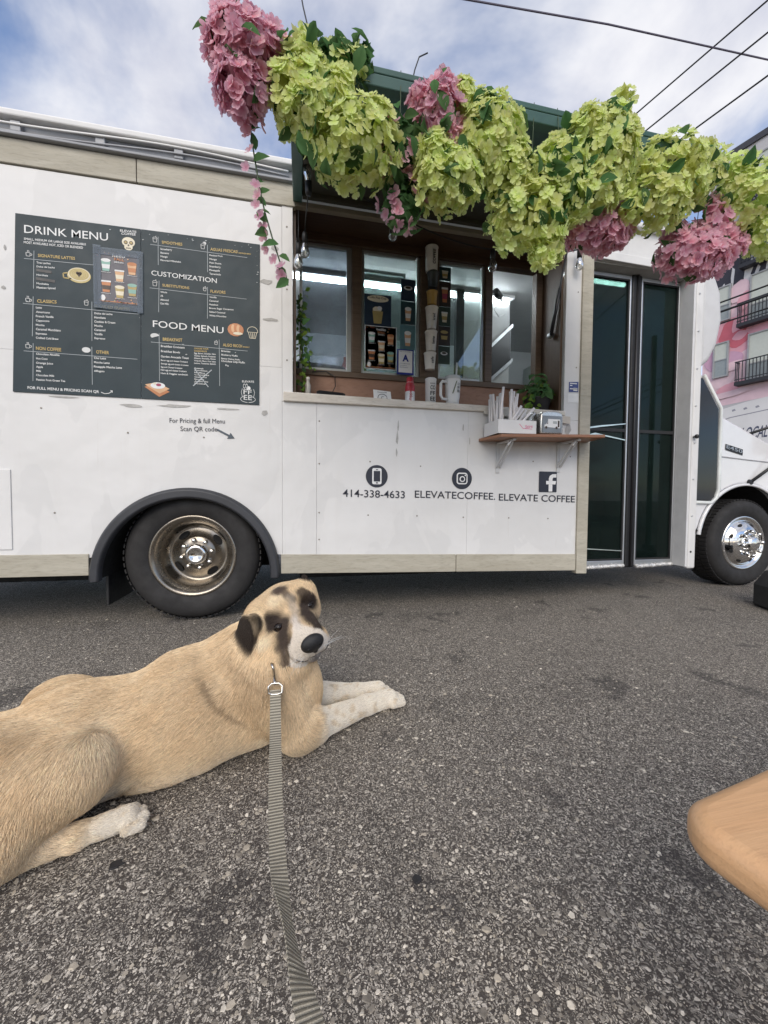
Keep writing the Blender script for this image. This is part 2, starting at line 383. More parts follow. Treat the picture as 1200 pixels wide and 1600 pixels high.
# rear dual wheel: deep dished outer rim
wc = (-0.590, 0.055, 0.372)
rw = MB(); tyre(rw, wc, 0.362, 0.222, 0.205); rear_tyre = rw.build('rear_wheel', TYRE, T, smooth=True)
tm = MB(); tread(tm, wc, 0.361, 0.205); tm.build('tread_blocks', TYRE, rear_tyre)['kind'] = 'stuff'
MB().lathe([(0.225, 0.28), (0.36, 0.28), (0.36, 0.46), (0.225, 0.46)], wc, (0, 1, 0), 48, closed=True).build('inner_tyre', TYRE, rear_tyre)
rim = MB().lathe([(0.232, -0.004), (0.236, -0.014), (0.226, -0.020), (0.212, -0.012), (0.203, 0.006), (0.190, 0.022), (0.182, 0.055), (0.176, 0.10), (0.165, 0.118), (0.148, 0.122),
    (0.105, 0.090), (0.098, 0.080), (0.06, 0.080), (0.0, 0.080)], wc, (0, 1, 0), 64)
rim_o = rim.build('rim', RIMMET, rear_tyre, smooth=True)
# raised writing on the sidewall
mb = MB()
for i, ch in enumerate('SUPER TRAXION'):
    a = rad(122-i*5.2); c0 = (wc[0]+0.298*math.cos(a), wc[1]-0.0325, wc[2]+0.298*math.sin(a))
    if ch != ' ' and False: pass
mb = MB().lathe([(0.058, 0.082), (0.062, 0.050), (0.056, 0.034), (0.050, 0.030), (0.034, 0.027), (0.032, 0.031), (0.0, 0.029)], wc, (0, 1, 0), 40)
mb.build('hub_cap', CHROME, rear_tyre, smooth=True)
for i in range(8):
    a = 2*math.pi*i/8+0.2; x, z = wc[0]+0.083*math.cos(a), wc[2]+0.083*math.sin(a)
    MB().lathe([(0.0145, 0.086), (0.0145, 0.060), (0.010, 0.048), (0.0, 0.045)], (x, wc[1], z), (0, 1, 0), 6).build('lug_nut', CHROME, rear_tyre)
for a in (22, 112, 202, 292):
    a = rad(a+14); x, z = wc[0]+0.134*math.cos(a), wc[2]+0.134*math.sin(a)
    e = MB(); t1 = Vector((-math.sin(a), 0, math.cos(a))); t2 = Vector((math.cos(a), 0, math.sin(a)))
    ring = [Vector((x, wc[1]+0.107, z))+t1*0.036*math.cos(b)+(t2*0.017+Vector((0, 0.012, 0)))*math.sin(b) for b in np.linspace(0, 2*math.pi, 20, endpoint=False)]
    e.add(ring, [tuple(range(20))]); e.build('hand_hole', DARKIN, rear_tyre, fixn=False)
# front wheel with the convex chrome cover
fc = (3.600, 0.215, 0.360)
fwheel = MB(); tyre(fwheel, fc, 0.356, 0.215, 0.215); front_tyre = fwheel.build('front_wheel', TYRE, T, smooth=True)
tm = MB(); tread(tm, fc, 0.355, 0.215); tm.build('tread_blocks', TYRE, front_tyre)['kind'] = 'stuff'
MB().lathe([(0.222, 0.0), (0.226, -0.016), (0.212, -0.022), (0.200, -0.012), (0.192, 0.006), (0.178, -0.008), (0.150, -0.034), (0.112, -0.054), (0.088, -0.060), (0.070, -0.060), (0.066, -0.078), (0.055, -0.100), (0.040, -0.108), (0.0, -0.110)],
    fc, (0, 1, 0), 64).build('rim', CHROME, front_tyre, smooth=True)
for i in range(8):
    a = 2*math.pi*i/8+0.1; x, z = fc[0]+0.098*math.cos(a), fc[2]+0.098*math.sin(a)
    MB().lathe([(0.016, -0.052), (0.016, -0.086), (0.011, -0.098), (0.0, -0.101)], (x, fc[1], z), (0, 1, 0), 12).build('lug_nut', CHROME, front_tyre, smooth=True)
for i in range(8):
    a = 2*math.pi*(i+.5)/8; x, z = fc[0]+0.158*math.cos(a), fc[2]+0.158*math.sin(a)
    t1 = Vector((-math.sin(a), 0, math.cos(a))); t2 = Vector((math.cos(a)*.83, 0.5, math.sin(a)*.83))
    ring = [Vector((x, fc[1]-0.0305, z))+t1*0.020*math.cos(b)+t2*0.013*math.sin(b) for b in np.linspace(0, 2*math.pi, 16, endpoint=False)]
    MB().add(ring, [tuple(range(16))]).build('hand_hole', DARKIN, front_tyre, fixn=False)
MB().lathe([(0.0, -0.09), (0.0, 0.2)], fc, (0, 1, 0), 6)

# --- folding door in its recess
DY = 0.115
mb = MB(); mb.prism([(1.940, -0.004, 2.400), (2.805, -0.004, 2.388), (2.805, -0.004, 2.330), (1.940, -0.004, 2.345)], (0, 0.034, 0)); mb.build('door_header', WHITE, T, bevel=0.004)
MB().box(1.94, 2.80, 0.03, DY+0.06, 2.335, 2.36).build('door_soffit', plain('soffit_grey', (0.50, 0.50, 0.49), 0.6), T)
MB().prism([(2.800, -0.006, 0.205), (2.868, -0.006, 0.205), (2.868, -0.006, 2.388), (2.800, -0.006, 2.388)], (0, 0.04, 0)).build('front_corner_post', WHITE, T, bevel=0.012)
MB().box(2.782, 2.8, 0.0, DY+0.03, 0.22, 2.335).build('door_reveal', plain('reveal_white', (0.66, 0.66, 0.66), 0.5, var=0.1), T)
for z in np.linspace(0.33, 2.2, 8): MB().lathe([(0.0075, -0.006), (0.0075, -0.009), (0.004, -0.012), (0, -0.0125)], (2.822, 0, z), (0, 1, 0), 8).build('rivet', ALU if z > .5 else DARKIN, T)
DOORG = pane_glass('door_dark_glass', (0.155, 0.21, 0.19), 0.020, 0.012, 0.22, (0.024, 0.044, 0.039))
door = MB()
mb = MB().box(2.352, 2.438, DY-0.018, DY+0.02, 0.208, 2.335); dpost = mb.build('door_center_seal', plain('seal_black', (0.007, 0.007, 0.008), 0.6), T, bevel=0.012)
MB().tube([(2.395, DY-0.02, 0.22), (2.395, DY-0.02, 2.33)], 0.010, 8).build('seal_ridge', BLACKP, dpost, smooth=True)
for (xa, xb) in ((1.948, 2.352), (2.438, 2.782)):
    mb = MB(); f_ = 0.013
    mb.box(xa, xa+f_, DY-0.01, DY+0.02, 0.225, 2.325); mb.box(xb-f_, xb, DY-0.01, DY+0.02, 0.225, 2.325)
    mb.box(xa+f_, xb-f_, DY-0.01, DY+0.02, 2.30, 2.325); mb.box(xa+f_, xb-f_, DY-0.01, DY+0.02, 0.225, 0.262)
    leaf = mb.build('door_leaf', ALU, T, bevel=0.003)
    mb = MB(); q = 0.010
    mb.box(xa+f_, xa+f_+q, DY-0.006, DY+0.016, 0.262, 2.30); mb.box(xb-f_-q, xb-f_, DY-0.006, DY+0.016, 0.262, 2.30); mb.box(xa+f_+q, xb-f_-q, DY-0.006, DY+0.016, 1.205, 1.228)
    mb.box(xa+f_+q, xb-f_-q, DY-0.006, DY+0.016, 0.262, 0.275); mb.box(xa+f_+q, xb-f_-q, DY-0.006, DY+0.016, 2.29, 2.30)
    mb.build('gasket', RUBBER, leaf)
    MB().box(xa+f_+q, xb-f_-q, DY+0.004, DY+0.009, 1.228, 2.29).build('upper_pane', DOORG, leaf)
    MB().box(xa+f_+q, xb-f_-q, DY+0.004, DY+0.009, 0.275, 1.205).build('lower_pane', DOORG, leaf)
    mb = MB()
    pts = []
    for i in range(60):
        t_ = i/59; pts.append((xa+0.01+(xb-xa-0.02)*t_, DY-0.018+0.003*math.sin(i*1.9), 0.215+0.004*math.sin(i*2.6)+(0.012*t_)))
    mb.tube(pts, [0.013+0.003*math.sin(i*2.2) for i in range(60)], 8); mb.build('bottom_seal', plain('wrapped_foil', (0.70, 0.70, 0.69), 0.35, 0.3, var=0.2, scale=40, bump=0.5), leaf, smooth=True)
SHINE = plain('bare_tape_foil', (0.62, 0.70, 0.67), 0.18, 0.6, var=0.2)
for poly in ([(1.985, 1.212), (2.14, 1.236), (2.335, 1.262), (2.335, 1.268), (2.13, 1.246), (1.985, 1.224)], [(1.985, 1.155), (2.03, 1.178), (2.08, 1.190), (2.335, 1.150), (2.335, 1.143), (2.09, 1.178), (2.02, 1.10), (1.985, 1.09)],
             [(1.985, 0.36), (2.33, 0.335), (2.33, 0.330), (1.985, 0.352)]):
    MB().prism([(x, DY-0.007, z) for x, z in poly], (0, -0.002, 0)).build('tape_strip', SHINE, T)
for zz_ in (1.9, 1.6, 0.95, 0.7):
    MB().prism([(1.9725, DY-0.0105, zz_), (1.9755, DY-0.0105, zz_), (1.975, DY-0.0105, zz_+0.22), (1.9715, DY-0.0105, zz_+0.2)], (0, -0.001, 0)).build('tape_strip', SHINE, T)
# entry steps, grab rail and a driver's partition behind the door
MB().lathe([(0.006, 0), (0.006, -0.012), (0.014, -0.018), (0.016, -0.028), (0.010, -0.038), (0, -0.040)], (2.812, -0.006, 1.172), (0, 1, 0), 14).build('door_knob', BLACKP, T, smooth=True)
STEP = plain('step_rubber', (0.06, 0.06, 0.058), 0.7)
mb = MB(); mb.box(1.96, 2.78, 0.17, 0.5, 0.21, 0.30); mb.box(1.96, 2.78, 0.5, 0.8, 0.21, 0.55); mb.box(1.96, 2.78, 0.8, 2.18, 0.21, 0.85); mb.build('entry_step', STEP, T, bevel=0.01)
MB().tube([(2.62, 0.2, 1.95), (2.66, 0.26, 1.2), (2.70, 0.34, 0.45)], 0.016, 10).build('grab_rail', plain('pale_rail', (0.7, 0.7, 0.66), 0.4), T, smooth=True)
MB().box(2.70, 2.715, 1.1, 2.1, 0.3, 2.3).build('driver_screen', plain('partition_panel', (0.32, 0.36, 0.34), 0.6), T)

# --- raised hatch over the serving window (hinged at the wall top)
HX0, HX1 = -0.035, 1.60
hdir = Vector((0, -1.0, -0.298)); 
def hp(x, d, n=0.0):      # point on the hatch: d metres out from the hinge, n metres above its underside
    q = Vector((x, -0.004, 2.405))+hdir*d; return q+Vector((0, -0.285, 0.958))*n
mb = MB()
def hbox(mb, x0, x1, d0, d1, n0, n1, mi=0):
    P = [hp(x, d, n) for n in (n0, n1) for d in (d0, d1) for x in (x0, x1)]
    mb.add(P, [(0, 1, 3, 2), (4, 6, 7, 5), (0, 4, 5, 1), (1, 5, 7, 3), (3, 7, 6, 2), (2, 6, 4, 0)], mi)
hbox(mb, HX0, HX1, 0.0, 1.03, 0.022, 0.040); hatch = mb.build('hatch', HATCHG, T, bevel=0.003)
for (a, b, c, d) in ((HX0, HX0+0.05, 0.0, 1.03), (HX1-0.05, HX1, 0.0, 1.03)):
    mb = MB(); hbox(mb, a, b, c, d, -0.012, 0.021); mb.build('hatch_side_rail', HATCHG, hatch, bevel=0.003)
for d0 in (0.03, 0.42):
    mb = MB(); hbox(mb, HX0+0.052, HX1-0.052, d0, d0+0.045, -0.004, 0.021); mb.build('hatch_cross_rail', OLIVE, hatch, bevel=0.003)
mb = MB(); hbox(mb, HX0+0.052, HX1-0.052, 0.985, 1.03, -0.012, 0.021); mb.build('hatch_front_rail', HATCHG, hatch, bevel=0.003)
for x in (0.42, 0.86, 1.30):
    mb = MB(); hbox(mb, x, x+0.04, 0.077, 0.418, -0.002, 0.021); mb.build('hatch_rib', OLIVE, hatch, bevel=0.003)
mb = MB(); hbox(mb, HX0+0.052, HX1-0.052, 0.0, 0.42, 0.0195, 0.0215); mb.build('hatch_liner', OLIVE, hatch)
MB().box(HX0, 1.742, -0.006, 0.03, 2.372, 2.40).build('hinge_strip', plain('hinge_beige', (0.30, 0.27, 0.21), 0.6), T, bevel=0.003)
for (p0_, p1_) in (((1.722, -0.02, 2.335), (1.70, 0.10, 1.84)),):
    s = MB().tube([p0_, p1_], 0.007, 8).build('gas_strut', BLACKP, T, smooth=True)
    a, b = Vector(p0_), Vector(p1_); MB().tube([a.lerp(b, .42), b], 0.012, 10).build('strut_barrel', BLACKP, s, smooth=True)
    MB().lathe([(0.02, 0), (0.02, 0.03), (0, 0.03)], (1.70, 0.085, 1.84), (0, 1, 0), 12).build('strut_mount', ALU, s)

# --- serving window: reveal box, counter, framed sliding panes
WY = 0.25
mb = MB(); mb.prism([(-0.090, -0.022, 1.262), (1.742, -0.022, 1.268), (1.742, -0.022, 1.300), (-0.09, -0.022, 1.316)], (0, 0.05, 0)); mb.build('sill_edge', SILLMAT, T, bevel=0.006)
MB().prism([(1.15, -0.026, 1.250), (1.775, -0.026, 1.215), (1.775, -0.026, 1.262), (1.15, -0.026, 1.300)], (0, 0.003, 0)).build('sill_patch', SILLMAT, T)
MB().box(-0.036, 1.74, 0.03, WY+0.05, 1.27, 1.300).build('counter', SILLMAT, T, bevel=0.004)
MB().box(-0.036, -0.020, 0.03, WY, 1.301, 2.395).build('reveal_side', BROWN, T)
MB().box(1.724, 1.741, 0.03, WY, 1.301, 2.395).build('reveal_side', wood('reveal_panel_wood', (0.060, 0.034, 0.018), (0.12, 0.072, 0.040), 0.5, (30, 30, 2)), T)
MB().box(-0.036, 1.741, 0.031, WY+0.1, 2.40, 2.42).build('reveal_top', BROWN, T)
MB().prism([(-0.019, WY, 1.301), (1.723, WY, 1.301), (1.723, WY, 1.495), (-0.019, WY, 1.515)], (0, 0.02, 0)).build('counter_back', BROWNL, T)
fr = [(-0.019, 0.0), (0.335, 0.40), (0.802, 0.935), (1.279, 1.333), (1.674, 1.723)]
MB().box(-0.019, 1.723, WY-0.012, WY+0.05, 2.345, 2.40).build('window_head_rail', BROWN, T, bevel=0.004)
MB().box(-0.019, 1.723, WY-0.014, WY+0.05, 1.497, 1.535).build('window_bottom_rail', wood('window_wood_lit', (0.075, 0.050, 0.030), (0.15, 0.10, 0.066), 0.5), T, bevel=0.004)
for (a, b) in fr: 
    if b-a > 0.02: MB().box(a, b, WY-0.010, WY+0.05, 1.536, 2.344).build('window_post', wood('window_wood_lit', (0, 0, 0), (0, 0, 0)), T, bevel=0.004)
WGL = pane_glass('window_glass', (0.86, 0.93, 0.92), 0.09, 0.015, 0.05, (0.45, 0.50, 0.50))
WGH = pane_glass('window_glass_hazy', (0.76, 0.82, 0.87), 0.09, 0.05, 0.24, (0.36, 0.41, 0.48))
SASH = plain('silver_sash', (0.46, 0.48, 0.47), 0.4, 0.7)
for i, (a, b, z0, z1, gm) in enumerate(((0.0, 0.335, 1.536, 2.344, WGH), (0.40, 0.802, 1.536, 2.344, WGL), (0.935, 1.279, 1.536, 2.344, WGL))):
    mb = MB(); s_ = 0.020; y0, y1 = WY+0.012, WY+0.036
    mb.box(a, a+s_, y0, y1, z0, z1); mb.box(b-s_*(1.6 if i == 0 else 1), b, y0, y1, z0, z1); mb.box(a+s_, b-s_*1.6, y0, y1, z1-s_, z1); mb.box(a+s_, b-s_*1.6, y0, y1, z0, z0+s_)
    sash = mb.build('window_sash', SASH, T, bevel=0.002)
    MB().box(a+s_, b-s_, WY+0.022, WY+0.026, z0+s_, z1-s_).build('pane', gm, sash)
# second, narrower pane slid behind the middle one
mb = MB(); mb.box(0.70, 0.715, WY+0.055, WY+0.075, 1.54, 2.25); mb.box(0.36, 0.70, WY+0.055, WY+0.075, 2.235, 2.25)
sash = mb.build('window_sash', SASH, T, bevel=0.002); MB().box(0.36, 0.70, WY+0.063, WY+0.067, 1.54, 2.235).build('pane', WGL, sash)

# --- interior seen through the panes
INW = plain('interior_wall_sheet', (0.50, 0.52, 0.53), 0.5, var=0.08, scale=3)
MB().box(-2.5, 2.82, 2.12, 2.15, 0.9, 2.52).build('interior_back_wall', INW, T)
MB().box(-2.6, 2.82, 0.10, 2.18, 2.522, 2.55).build('interior_ceiling', plain('ceiling_sheet', (0.62, 0.63, 0.63), 0.5, var=0.06), T)
MB().box(-2.5, 1.92, 0.31, 2.18, 0.86, 0.90).build('interior_floor', DARKIN, T)
for z, m in ((1.95, INW), (1.62, ALU)): MB().box(-0.9, 1.2, 1.80, 2.11, z, z+0.025).build('wall_shelf', m, T)
MB().box(-0.9, 1.25, 1.62, 2.11, 1.26, 1.30).build('back_counter', ALU, T)
MB().box(1.0, 1.27, 1.2, 1.9, 1.8, 2.12).build('extractor_hood', plain('hood_steel', (0.5, 0.5, 0.5), 0.3, 0.8), T, bevel=0.01)
MB().box(1.33, 1.40, 0.9, 0.95, 0.9, 2.52).build('door_jamb', BLACKP, T)
MB().box(1.40, 1.86, 0.95, 0.98, 0.9, 2.50).build('white_panel', plain('white_panel', (0.70, 0.71, 0.70), 0.5, var=0.05), T)
mb = MB(); mb.prism([(1.62, 0.94, 2.02), (1.86, 0.94, 2.25), (1.86, 0.94, 1.96), (1.62, 0.94, 1.74)], (0, -0.02, 0)); fp = mb.build('tilted_pane', BLACKP, T)
for (xa, za, xb, zb_) in ((1.60, 2.02, 1.87, 2.28), (1.60, 1.73, 1.87, 1.97)): MB().prism([(xa, 0.915, za), (xb, 0.915, zb_), (xb, 0.915, zb_-.035), (xa, 0.915, za-.035)], (0, -0.012, 0)).build('pane_bar', ALU, fp)

# --- shelf under the window on two folding brackets
mb = MB().prism([(1.125, -0.004, 1.076), (1.930, -0.004, 1.100), (1.86, -0.245, 1.095), (1.155, -0.245, 1.071)], (0, 0, 0.019)); shelf = mb.build('shelf', SHELFW, T, bevel=0.004)
for bx in (1.262, 1.705):
    mb = MB(); z0 = 1.078+(bx-1.26)*0.03
    mb.box(bx-0.012, bx+0.012, -0.008, -0.002, z0-0.20, z0); mb.box(bx-0.010, bx+0.010, -0.21, -0.008, z0-0.016, z0-0.006)
    mb.tube([(bx-0.012, -0.012, z0-0.165), (bx-0.012, -0.17, z0-0.018)], 0.0065, 6); mb.tube([(bx+0.012, -0.012, z0-0.165), (bx+0.012, -0.17, z0-0.018)], 0.0065, 6)
    mb.tube([(bx-0.012, -0.19, z0-0.018), (bx-0.03, -0.185, z0-0.045)], 0.005, 6); mb.build('bracket', BRACK, shelf, bevel=0.001)

# --- lettering and emblems on the side
VY = -0.0035
def decal(mb, name, mat=INK, parent=None): return mb.build(name, mat, parent or T, fixn=False)
sl = (1, 0, -0.018)
mb = letter(MB(), '414-338-4633', (0.255, VY, 0.716), width=0.385, height=0.046, ex=sl, weight=0.006); decal(mb, 'phone_number_lettering')
mb = letter(MB(), 'ELEVATECOFFEE.', (0.704, VY, 0.714), width=0.545, height=0.046, ex=sl, weight=0.006); decal(mb, 'handle_lettering')
mb = letter(MB(), 'ELEVATE COFFEE', (1.276, VY, 0.700), width=0.566, height=0.046, ex=sl, weight=0.006); decal(mb, 'page_name_lettering')
mb = MB(); letter(mb, 'For Pricing & full Menu', (-0.694, VY, 1.113), width=0.285, height=0.026, ex=(1, 0, 0.03)); letter(mb, 'Scan QR code', (-0.640, VY, 1.070), width=0.19, height=0.026, ex=(1, 0, 0.03)); decal(mb, 'menu_note_lettering')
mb = MB().add([(x, VY, z) for x, z in [(-0.448, 1.090), (-0.385, 1.058), (-0.379, 1.071), (-0.358, 1.040), (-0.398, 1.037), (-0.390, 1.049), (-0.453, 1.081)]], [tuple(range(7))]); decal(mb, 'arrow_mark', plain('slate_vinyl', (0.05, 0.07, 0.09), 0.4))
e = decal(MB().disc((0.462, VY, 0.842), 0.068, seg=40), 'phone_emblem')
rr = lambda cx, cz, w, h, r: [(cx+sx*(w/2-r)+r*math.cos(a), cz+sz*(h/2-r)+r*math.sin(a)) for sx, sz, a0 in ((1, 1, 0), (-1, 1, 90), (-1, -1, 180), (1, -1, 270)) for a in [rad(a0+b) for b in (0, 30, 60, 90)]]
def flat(mb, poly, y, mi=0): return mb.add([(x, y, z) for x, z in poly], [tuple(range(len(poly)))], mi)
mb = flat(MB(), rr(0.462, 0.842, 0.058, 0.098, 0.010), VY-0.002); s1 = decal(mb, 'phone_outline', WVINYL, e)
mb = flat(MB(), rr(0.462, 0.842, 0.040, 0.064, 0.002), VY-0.004); flat(mb, rr(0.462, 0.8815, 0.014, 0.005, 0.002), VY-0.004); flat(mb, rr(0.462, 0.8015, 0.012, 0.007, 0.002), VY-0.004); decal(mb, 'phone_face', INK, e)
e = decal(MB().disc((1.016, VY, 0.838), 0.068, seg=40), 'camera_emblem')
decal(flat(MB(), rr(1.016, 0.838, 0.074, 0.074, 0.017), VY-0.002), 'camera_outline', WVINYL, e)
mb = flat(MB(), rr(1.016, 0.838, 0.058, 0.058, 0.010), VY-0.004); decal(mb, 'camera_face', INK, e)
mb = MB().disc((1.016, VY-0.006, 0.834), 0.019, seg=24); mb.disc((1.036, VY-0.006, 0.858), 0.005, seg=12); decal(mb, 'camera_lens', WVINYL, e)
decal(MB().disc((1.016, VY-0.008, 0.834), 0.012, seg=20), 'lens_center', INK, e)
e = decal(flat(MB(), rr(1.632, 0.826, 0.134, 0.138, 0.006), VY), 'square_emblem')
mb = MB(); fx, fz = 1.650, 0.757
flat(mb, [(fx-0.013, fz+0.004), (fx+0.015, fz+0.004), (fx+0.015, fz+0.052), (fx-0.013, fz+0.052)], VY-0.002)
flat(mb, [(fx-0.033, fz+0.0525), (fx+0.038, fz+0.0525), (fx+0.043, fz+0.0755), (fx-0.033, fz+0.0755)], VY-0.002)
flat(mb, [(fx-0.013, fz+0.076), (fx+0.015, fz+0.076), (fx+0.015, fz+0.088), (fx+0.020, fz+0.098), (fx+0.044, fz+0.099), (fx+0.044, fz+0.122), (fx+0.014, fz+0.121), (fx-0.006, fz+0.110), (fx-0.013, fz+0.094)], VY-0.002); decal(mb, 'letter_f', WVINYL, e)
# screws and scuffs
scr = [(-1.30, 1.16), (-0.90, 1.05), (-0.52, 1.04), (0.115, 1.16), (0.115, 0.91), (0.42, 0.93), (0.74, 0.91), (1.02, 0.90), (0.115, 0.62), (0.41, 0.605), (0.72, 0.60), (1.03, 0.59), (1.35, 0.585), (1.64, 0.58), (0.115, 0.46), (1.52, 0.96), (1.80, 1.0), (-1.25, 0.62), (1.83, 1.6), (1.83, 2.1), (-0.07, 1.5), (-0.07, 1.9), (-0.07, 2.25)]
for x, z in scr: MB().lathe([(0.0048, -0.0005), (0.0048, -0.002), (0.002, -0.003), (0, -0.003)], (x, 0, z), (0, 1, 0), 8).build('screw', plain('rusty_screw', (0.26, 0.24, 0.21), 0.5, 0.5), T)
SCUFF = plain('bare_grey_scuff', (0.40, 0.39, 0.37), 0.6, var=0.3, scale=30)
def scuff(cx, cz, w, h, n=9):
    r_ = random.Random(int(cx*1000+cz*77)); a0 = [2*math.pi*i/n for i in range(n)]
    return MB().add([(cx+w/2*math.cos(a)*r_.uniform(.55, 1.1), -0.0024, cz+h/2*math.sin(a)*r_.uniform(.55, 1.1)) for a in a0], [tuple(range(n))]).build('paint_scuff', SCUFF, T, fixn=False)
for s_ in ((0.588, 1.075, 0.018, 0.10), (0.594, 1.155, 0.012, 0.07), (0.585, 0.99, 0.012, 0.06), (1.02, 1.16, 0.01, 0.05), (1.065, 1.08, 0.008, 0.06), (-0.195, 1.19, 0.035, 0.05), (-0.66, 1.205, 0.20, 0.018), (-0.88, 1.195, 0.14, 0.02), (-0.40, 1.203, 0.16, 0.012), (-1.2, 1.222, 0.16, 0.012), (-0.18, 1.93, 0.10, 0.03), (-0.16, 1.72, 0.09, 0.02), (-0.14, 2.12, 0.05, 0.04),
           (1.775, 1.18, 0.05, 0.10), (1.80, 1.10, 0.06, 0.05), (-1.44, 1.95, 0.012, 0.03), (-1.45, 1.75, 0.02, 0.02), (1.885, 1.52, 0.02, 0.05)): scuff(*s_)
# small permit sticker beside the window, square fuel flap at the tail
mb = flat(MB(), [(1.775, 1.432), (1.848, 1.436), (1.848, 1.505), (1.775, 1.500)], -0.002); st = decal(mb, 'permit_sticker', plain('permit_blue', (0.05, 0.07, 0.22), 0.4))
mb = flat(MB(), [(1.770, 1.362), (1.853, 1.366), (1.853, 1.426), (1.770, 1.422)], -0.002); letter(mb, '01-228', (1.778, -0.004, 1.395), width=0.04, height=0.012); decal(mb, 'permit_sticker', WVINYL)
mb = MB()
for z, x1 in ((1.488, 1.835), (1.474, 1.80), (1.452, 1.84)): flat(mb, [(1.782, z), (x1, z), (x1, z+.006), (1.782, z+.006)], -0.004)
flat(mb, [(1.808, 1.442), (1.84, 1.442), (1.84, 1.462), (1.808, 1.462)], -0.004); decal(mb, 'permit_print', WVINYL, st)
MB().box(-1.60, -1.440, -0.006, 0.0, 0.43, 0.842).build('fuel_flap', WHITE, T, bevel=0.004)

# --- cab
CABP = plain('cab_white_paint', (0.76, 0.76, 0.77), 0.22, var=0.03, coat=0.6)
CY = 0.20
# rounded cap between box and cab roof
mb = MB(); vs = []; ns = 12
capz = [(2.56, 2.869), (2.60, 2.87)]
pf = [(2.869, 1.66), (2.97, 1.74), (3.04, 1.86), (3.08, 2.05), (3.06, 2.25), (2.98, 2.42), (2.869, 2.50)]
mb.prism([(x, 0.02, z) for x, z in pf], (0, 2.2, 0)); mb.build('cab_cap', plain('cap_fibreglass', (0.60, 0.60, 0.60), 0.45, var=0.06), T, bevel=0.04, smooth=True, segs=4)
# cab side: door, fender with wheel opening, hood
ARW = (3.60, 0.37, 0.475)
arcw = [(ARW[0]+ARW[2]*math.cos(a), ARW[1]+ARW[2]*math.sin(a)) for a in np.linspace(rad(165), rad(0), 28)]
side = [(2.869, 0.40), (3.09, 0.40)]+arcw+[(4.40, 0.36), (4.48, 0.70), (4.45, 0.98), (3.84, 1.19), (3.315, 1.40), (3.23, 1.55), (3.12, 1.72), (2.869, 1.78)]
MB().prism([(x, CY, z) for x, z in side], (0, 0.06, 0)).build('cab_side', CABP, T, bevel=0.025, smooth=True, segs=4)
MB().prism([(x, 1.95, z) for x, z in side], (0, 0.06, 0)).build('cab_far_side', CABP, T)
hood = [(3.315, 1.40), (3.84, 1.20), (4.44, 1.0), (4.47, 0.72), (4.40, 0.72), (4.35, 0.95), (3.80, 1.14), (3.30, 1.34)]
MB().prism([(x, CY+0.05, z+0.015) for x, z in hood], (0, 1.72, 0)).build('hood', CABP, T, bevel=0.03, smooth=True, segs=4)
MB().prism([(x, CY+0.08, z) for x, z in ((2.87, 1.76), (3.12, 1.70), (3.32, 1.38), (3.30, 1.34), (2.87, 1.36))], (0, 1.66, 0)).build('windscreen', plain('windscreen_dark', (0.02, 0.025, 0.03), 0.06), T)
# inner wheel housing
mb = MB(); inn = [(ARW[0]+0.48*math.cos(a), ARW[1]+0.48*math.sin(a)) for a in np.linspace(math.pi, 0, 21)]
for (xa, za), (xb, zb_) in zip(inn, inn[1:]): mb.quad((xa, CY+.05, za), (xb, CY+.05, zb_), (xb, 0.75, zb_), (xa, 0.75, za))
mb.add([(x, 0.75, z) for x, z in inn], [tuple(range(len(inn)))]); mb.build('wheel_well', DARKIN, T, fixn=False)
vs, fs = [], []; sec = [(0.462, 0.01), (0.462, -0.016), (0.480, -0.016), (0.484, 0.004)]; angs = np.linspace(rad(172), rad(0), 36)
for a in angs:
    for r, y in sec: vs.append((ARW[0]+r*math.cos(a), CY+y, ARW[1]+r*math.sin(a)))
for i in range(len(angs)-1):
    for j in range(4): fs.append((i*4+j, i*4+(j+1) % 4, (i+1)*4+(j+1) % 4, (i+1)*4+j))
MB().add(vs, fs).build('fender_lip', CABP, T, smooth=True)
# black door pane with a pale rim
wpoly = [(2.875, 0.715), (3.235, 0.705), (3.270, 0.735), (3.292, 0.80), (3.286, 1.44), (3.12, 1.675), (2.875, 1.72)]
cabw = MB().prism([(x, CY-0.010, z) for x, z in wpoly], (0, 0.012, 0)).build('cab_door_pane', plain('cab_black_glass', (0.012, 0.016, 0.02), 0.07, var=0.3, scale=2), T, bevel=0.006)
rp = [(3.240, 0.690), (3.290, 0.725), (3.312, 0.80), (3.306, 1.447), (3.128, 1.700)]
MB().tube([(x, CY-0.008, z) for x, z in [(2.88, 0.698)]+rp], 0.014, 8).build('pane_rim', plain('rim_white', (0.75, 0.78, 0.76), 0.3), cabw, smooth=True)
MB().tube([(3.335, CY-0.004, 1.064), (3.60, CY-0.004, 1.046), (4.2, CY-0.004, 1.01)], 0.004, 6).build('body_crease', plain('crease_shadow', (0.4, 0.4, 0.42), 0.4), T)
MB().tube([(3.315, CY-0.001, 0.72), (3.25, CY-0.001, 0.60), (3.13, CY-0.001, 0.47), (2.95, CY-0.001, 0.44)], 0.003, 6).build('door_gap', DARKIN, T)
bdg = flat(MB(), [(3.372, 1.120), (3.552, 1.080), (3.552, 1.128), (3.372, 1.168)], CY-0.004).build('model_badge', BLACKP, T, fixn=False)
decal(letter(MB(), 'E450', (3.378, CY-0.007, 1.133), width=0.165, height=0.028, ex=(1, 0, -0.222), weight=0.01), 'badge_lettering', ALU, bdg)
ma = MB().tube([(3.635, CY-0.01, 0.862), (3.82, CY-0.05, 1.005), (4.02, CY-0.10, 1.17)], 0.012, 8).build('mirror_arm', BLACKP, T, smooth=True)
MB().lathe([(0.024, 0), (0.02, -0.02), (0, -0.022)], (3.635, CY, 0.862), (0, 1, 0), 14).build('arm_foot', BLACKP, ma)
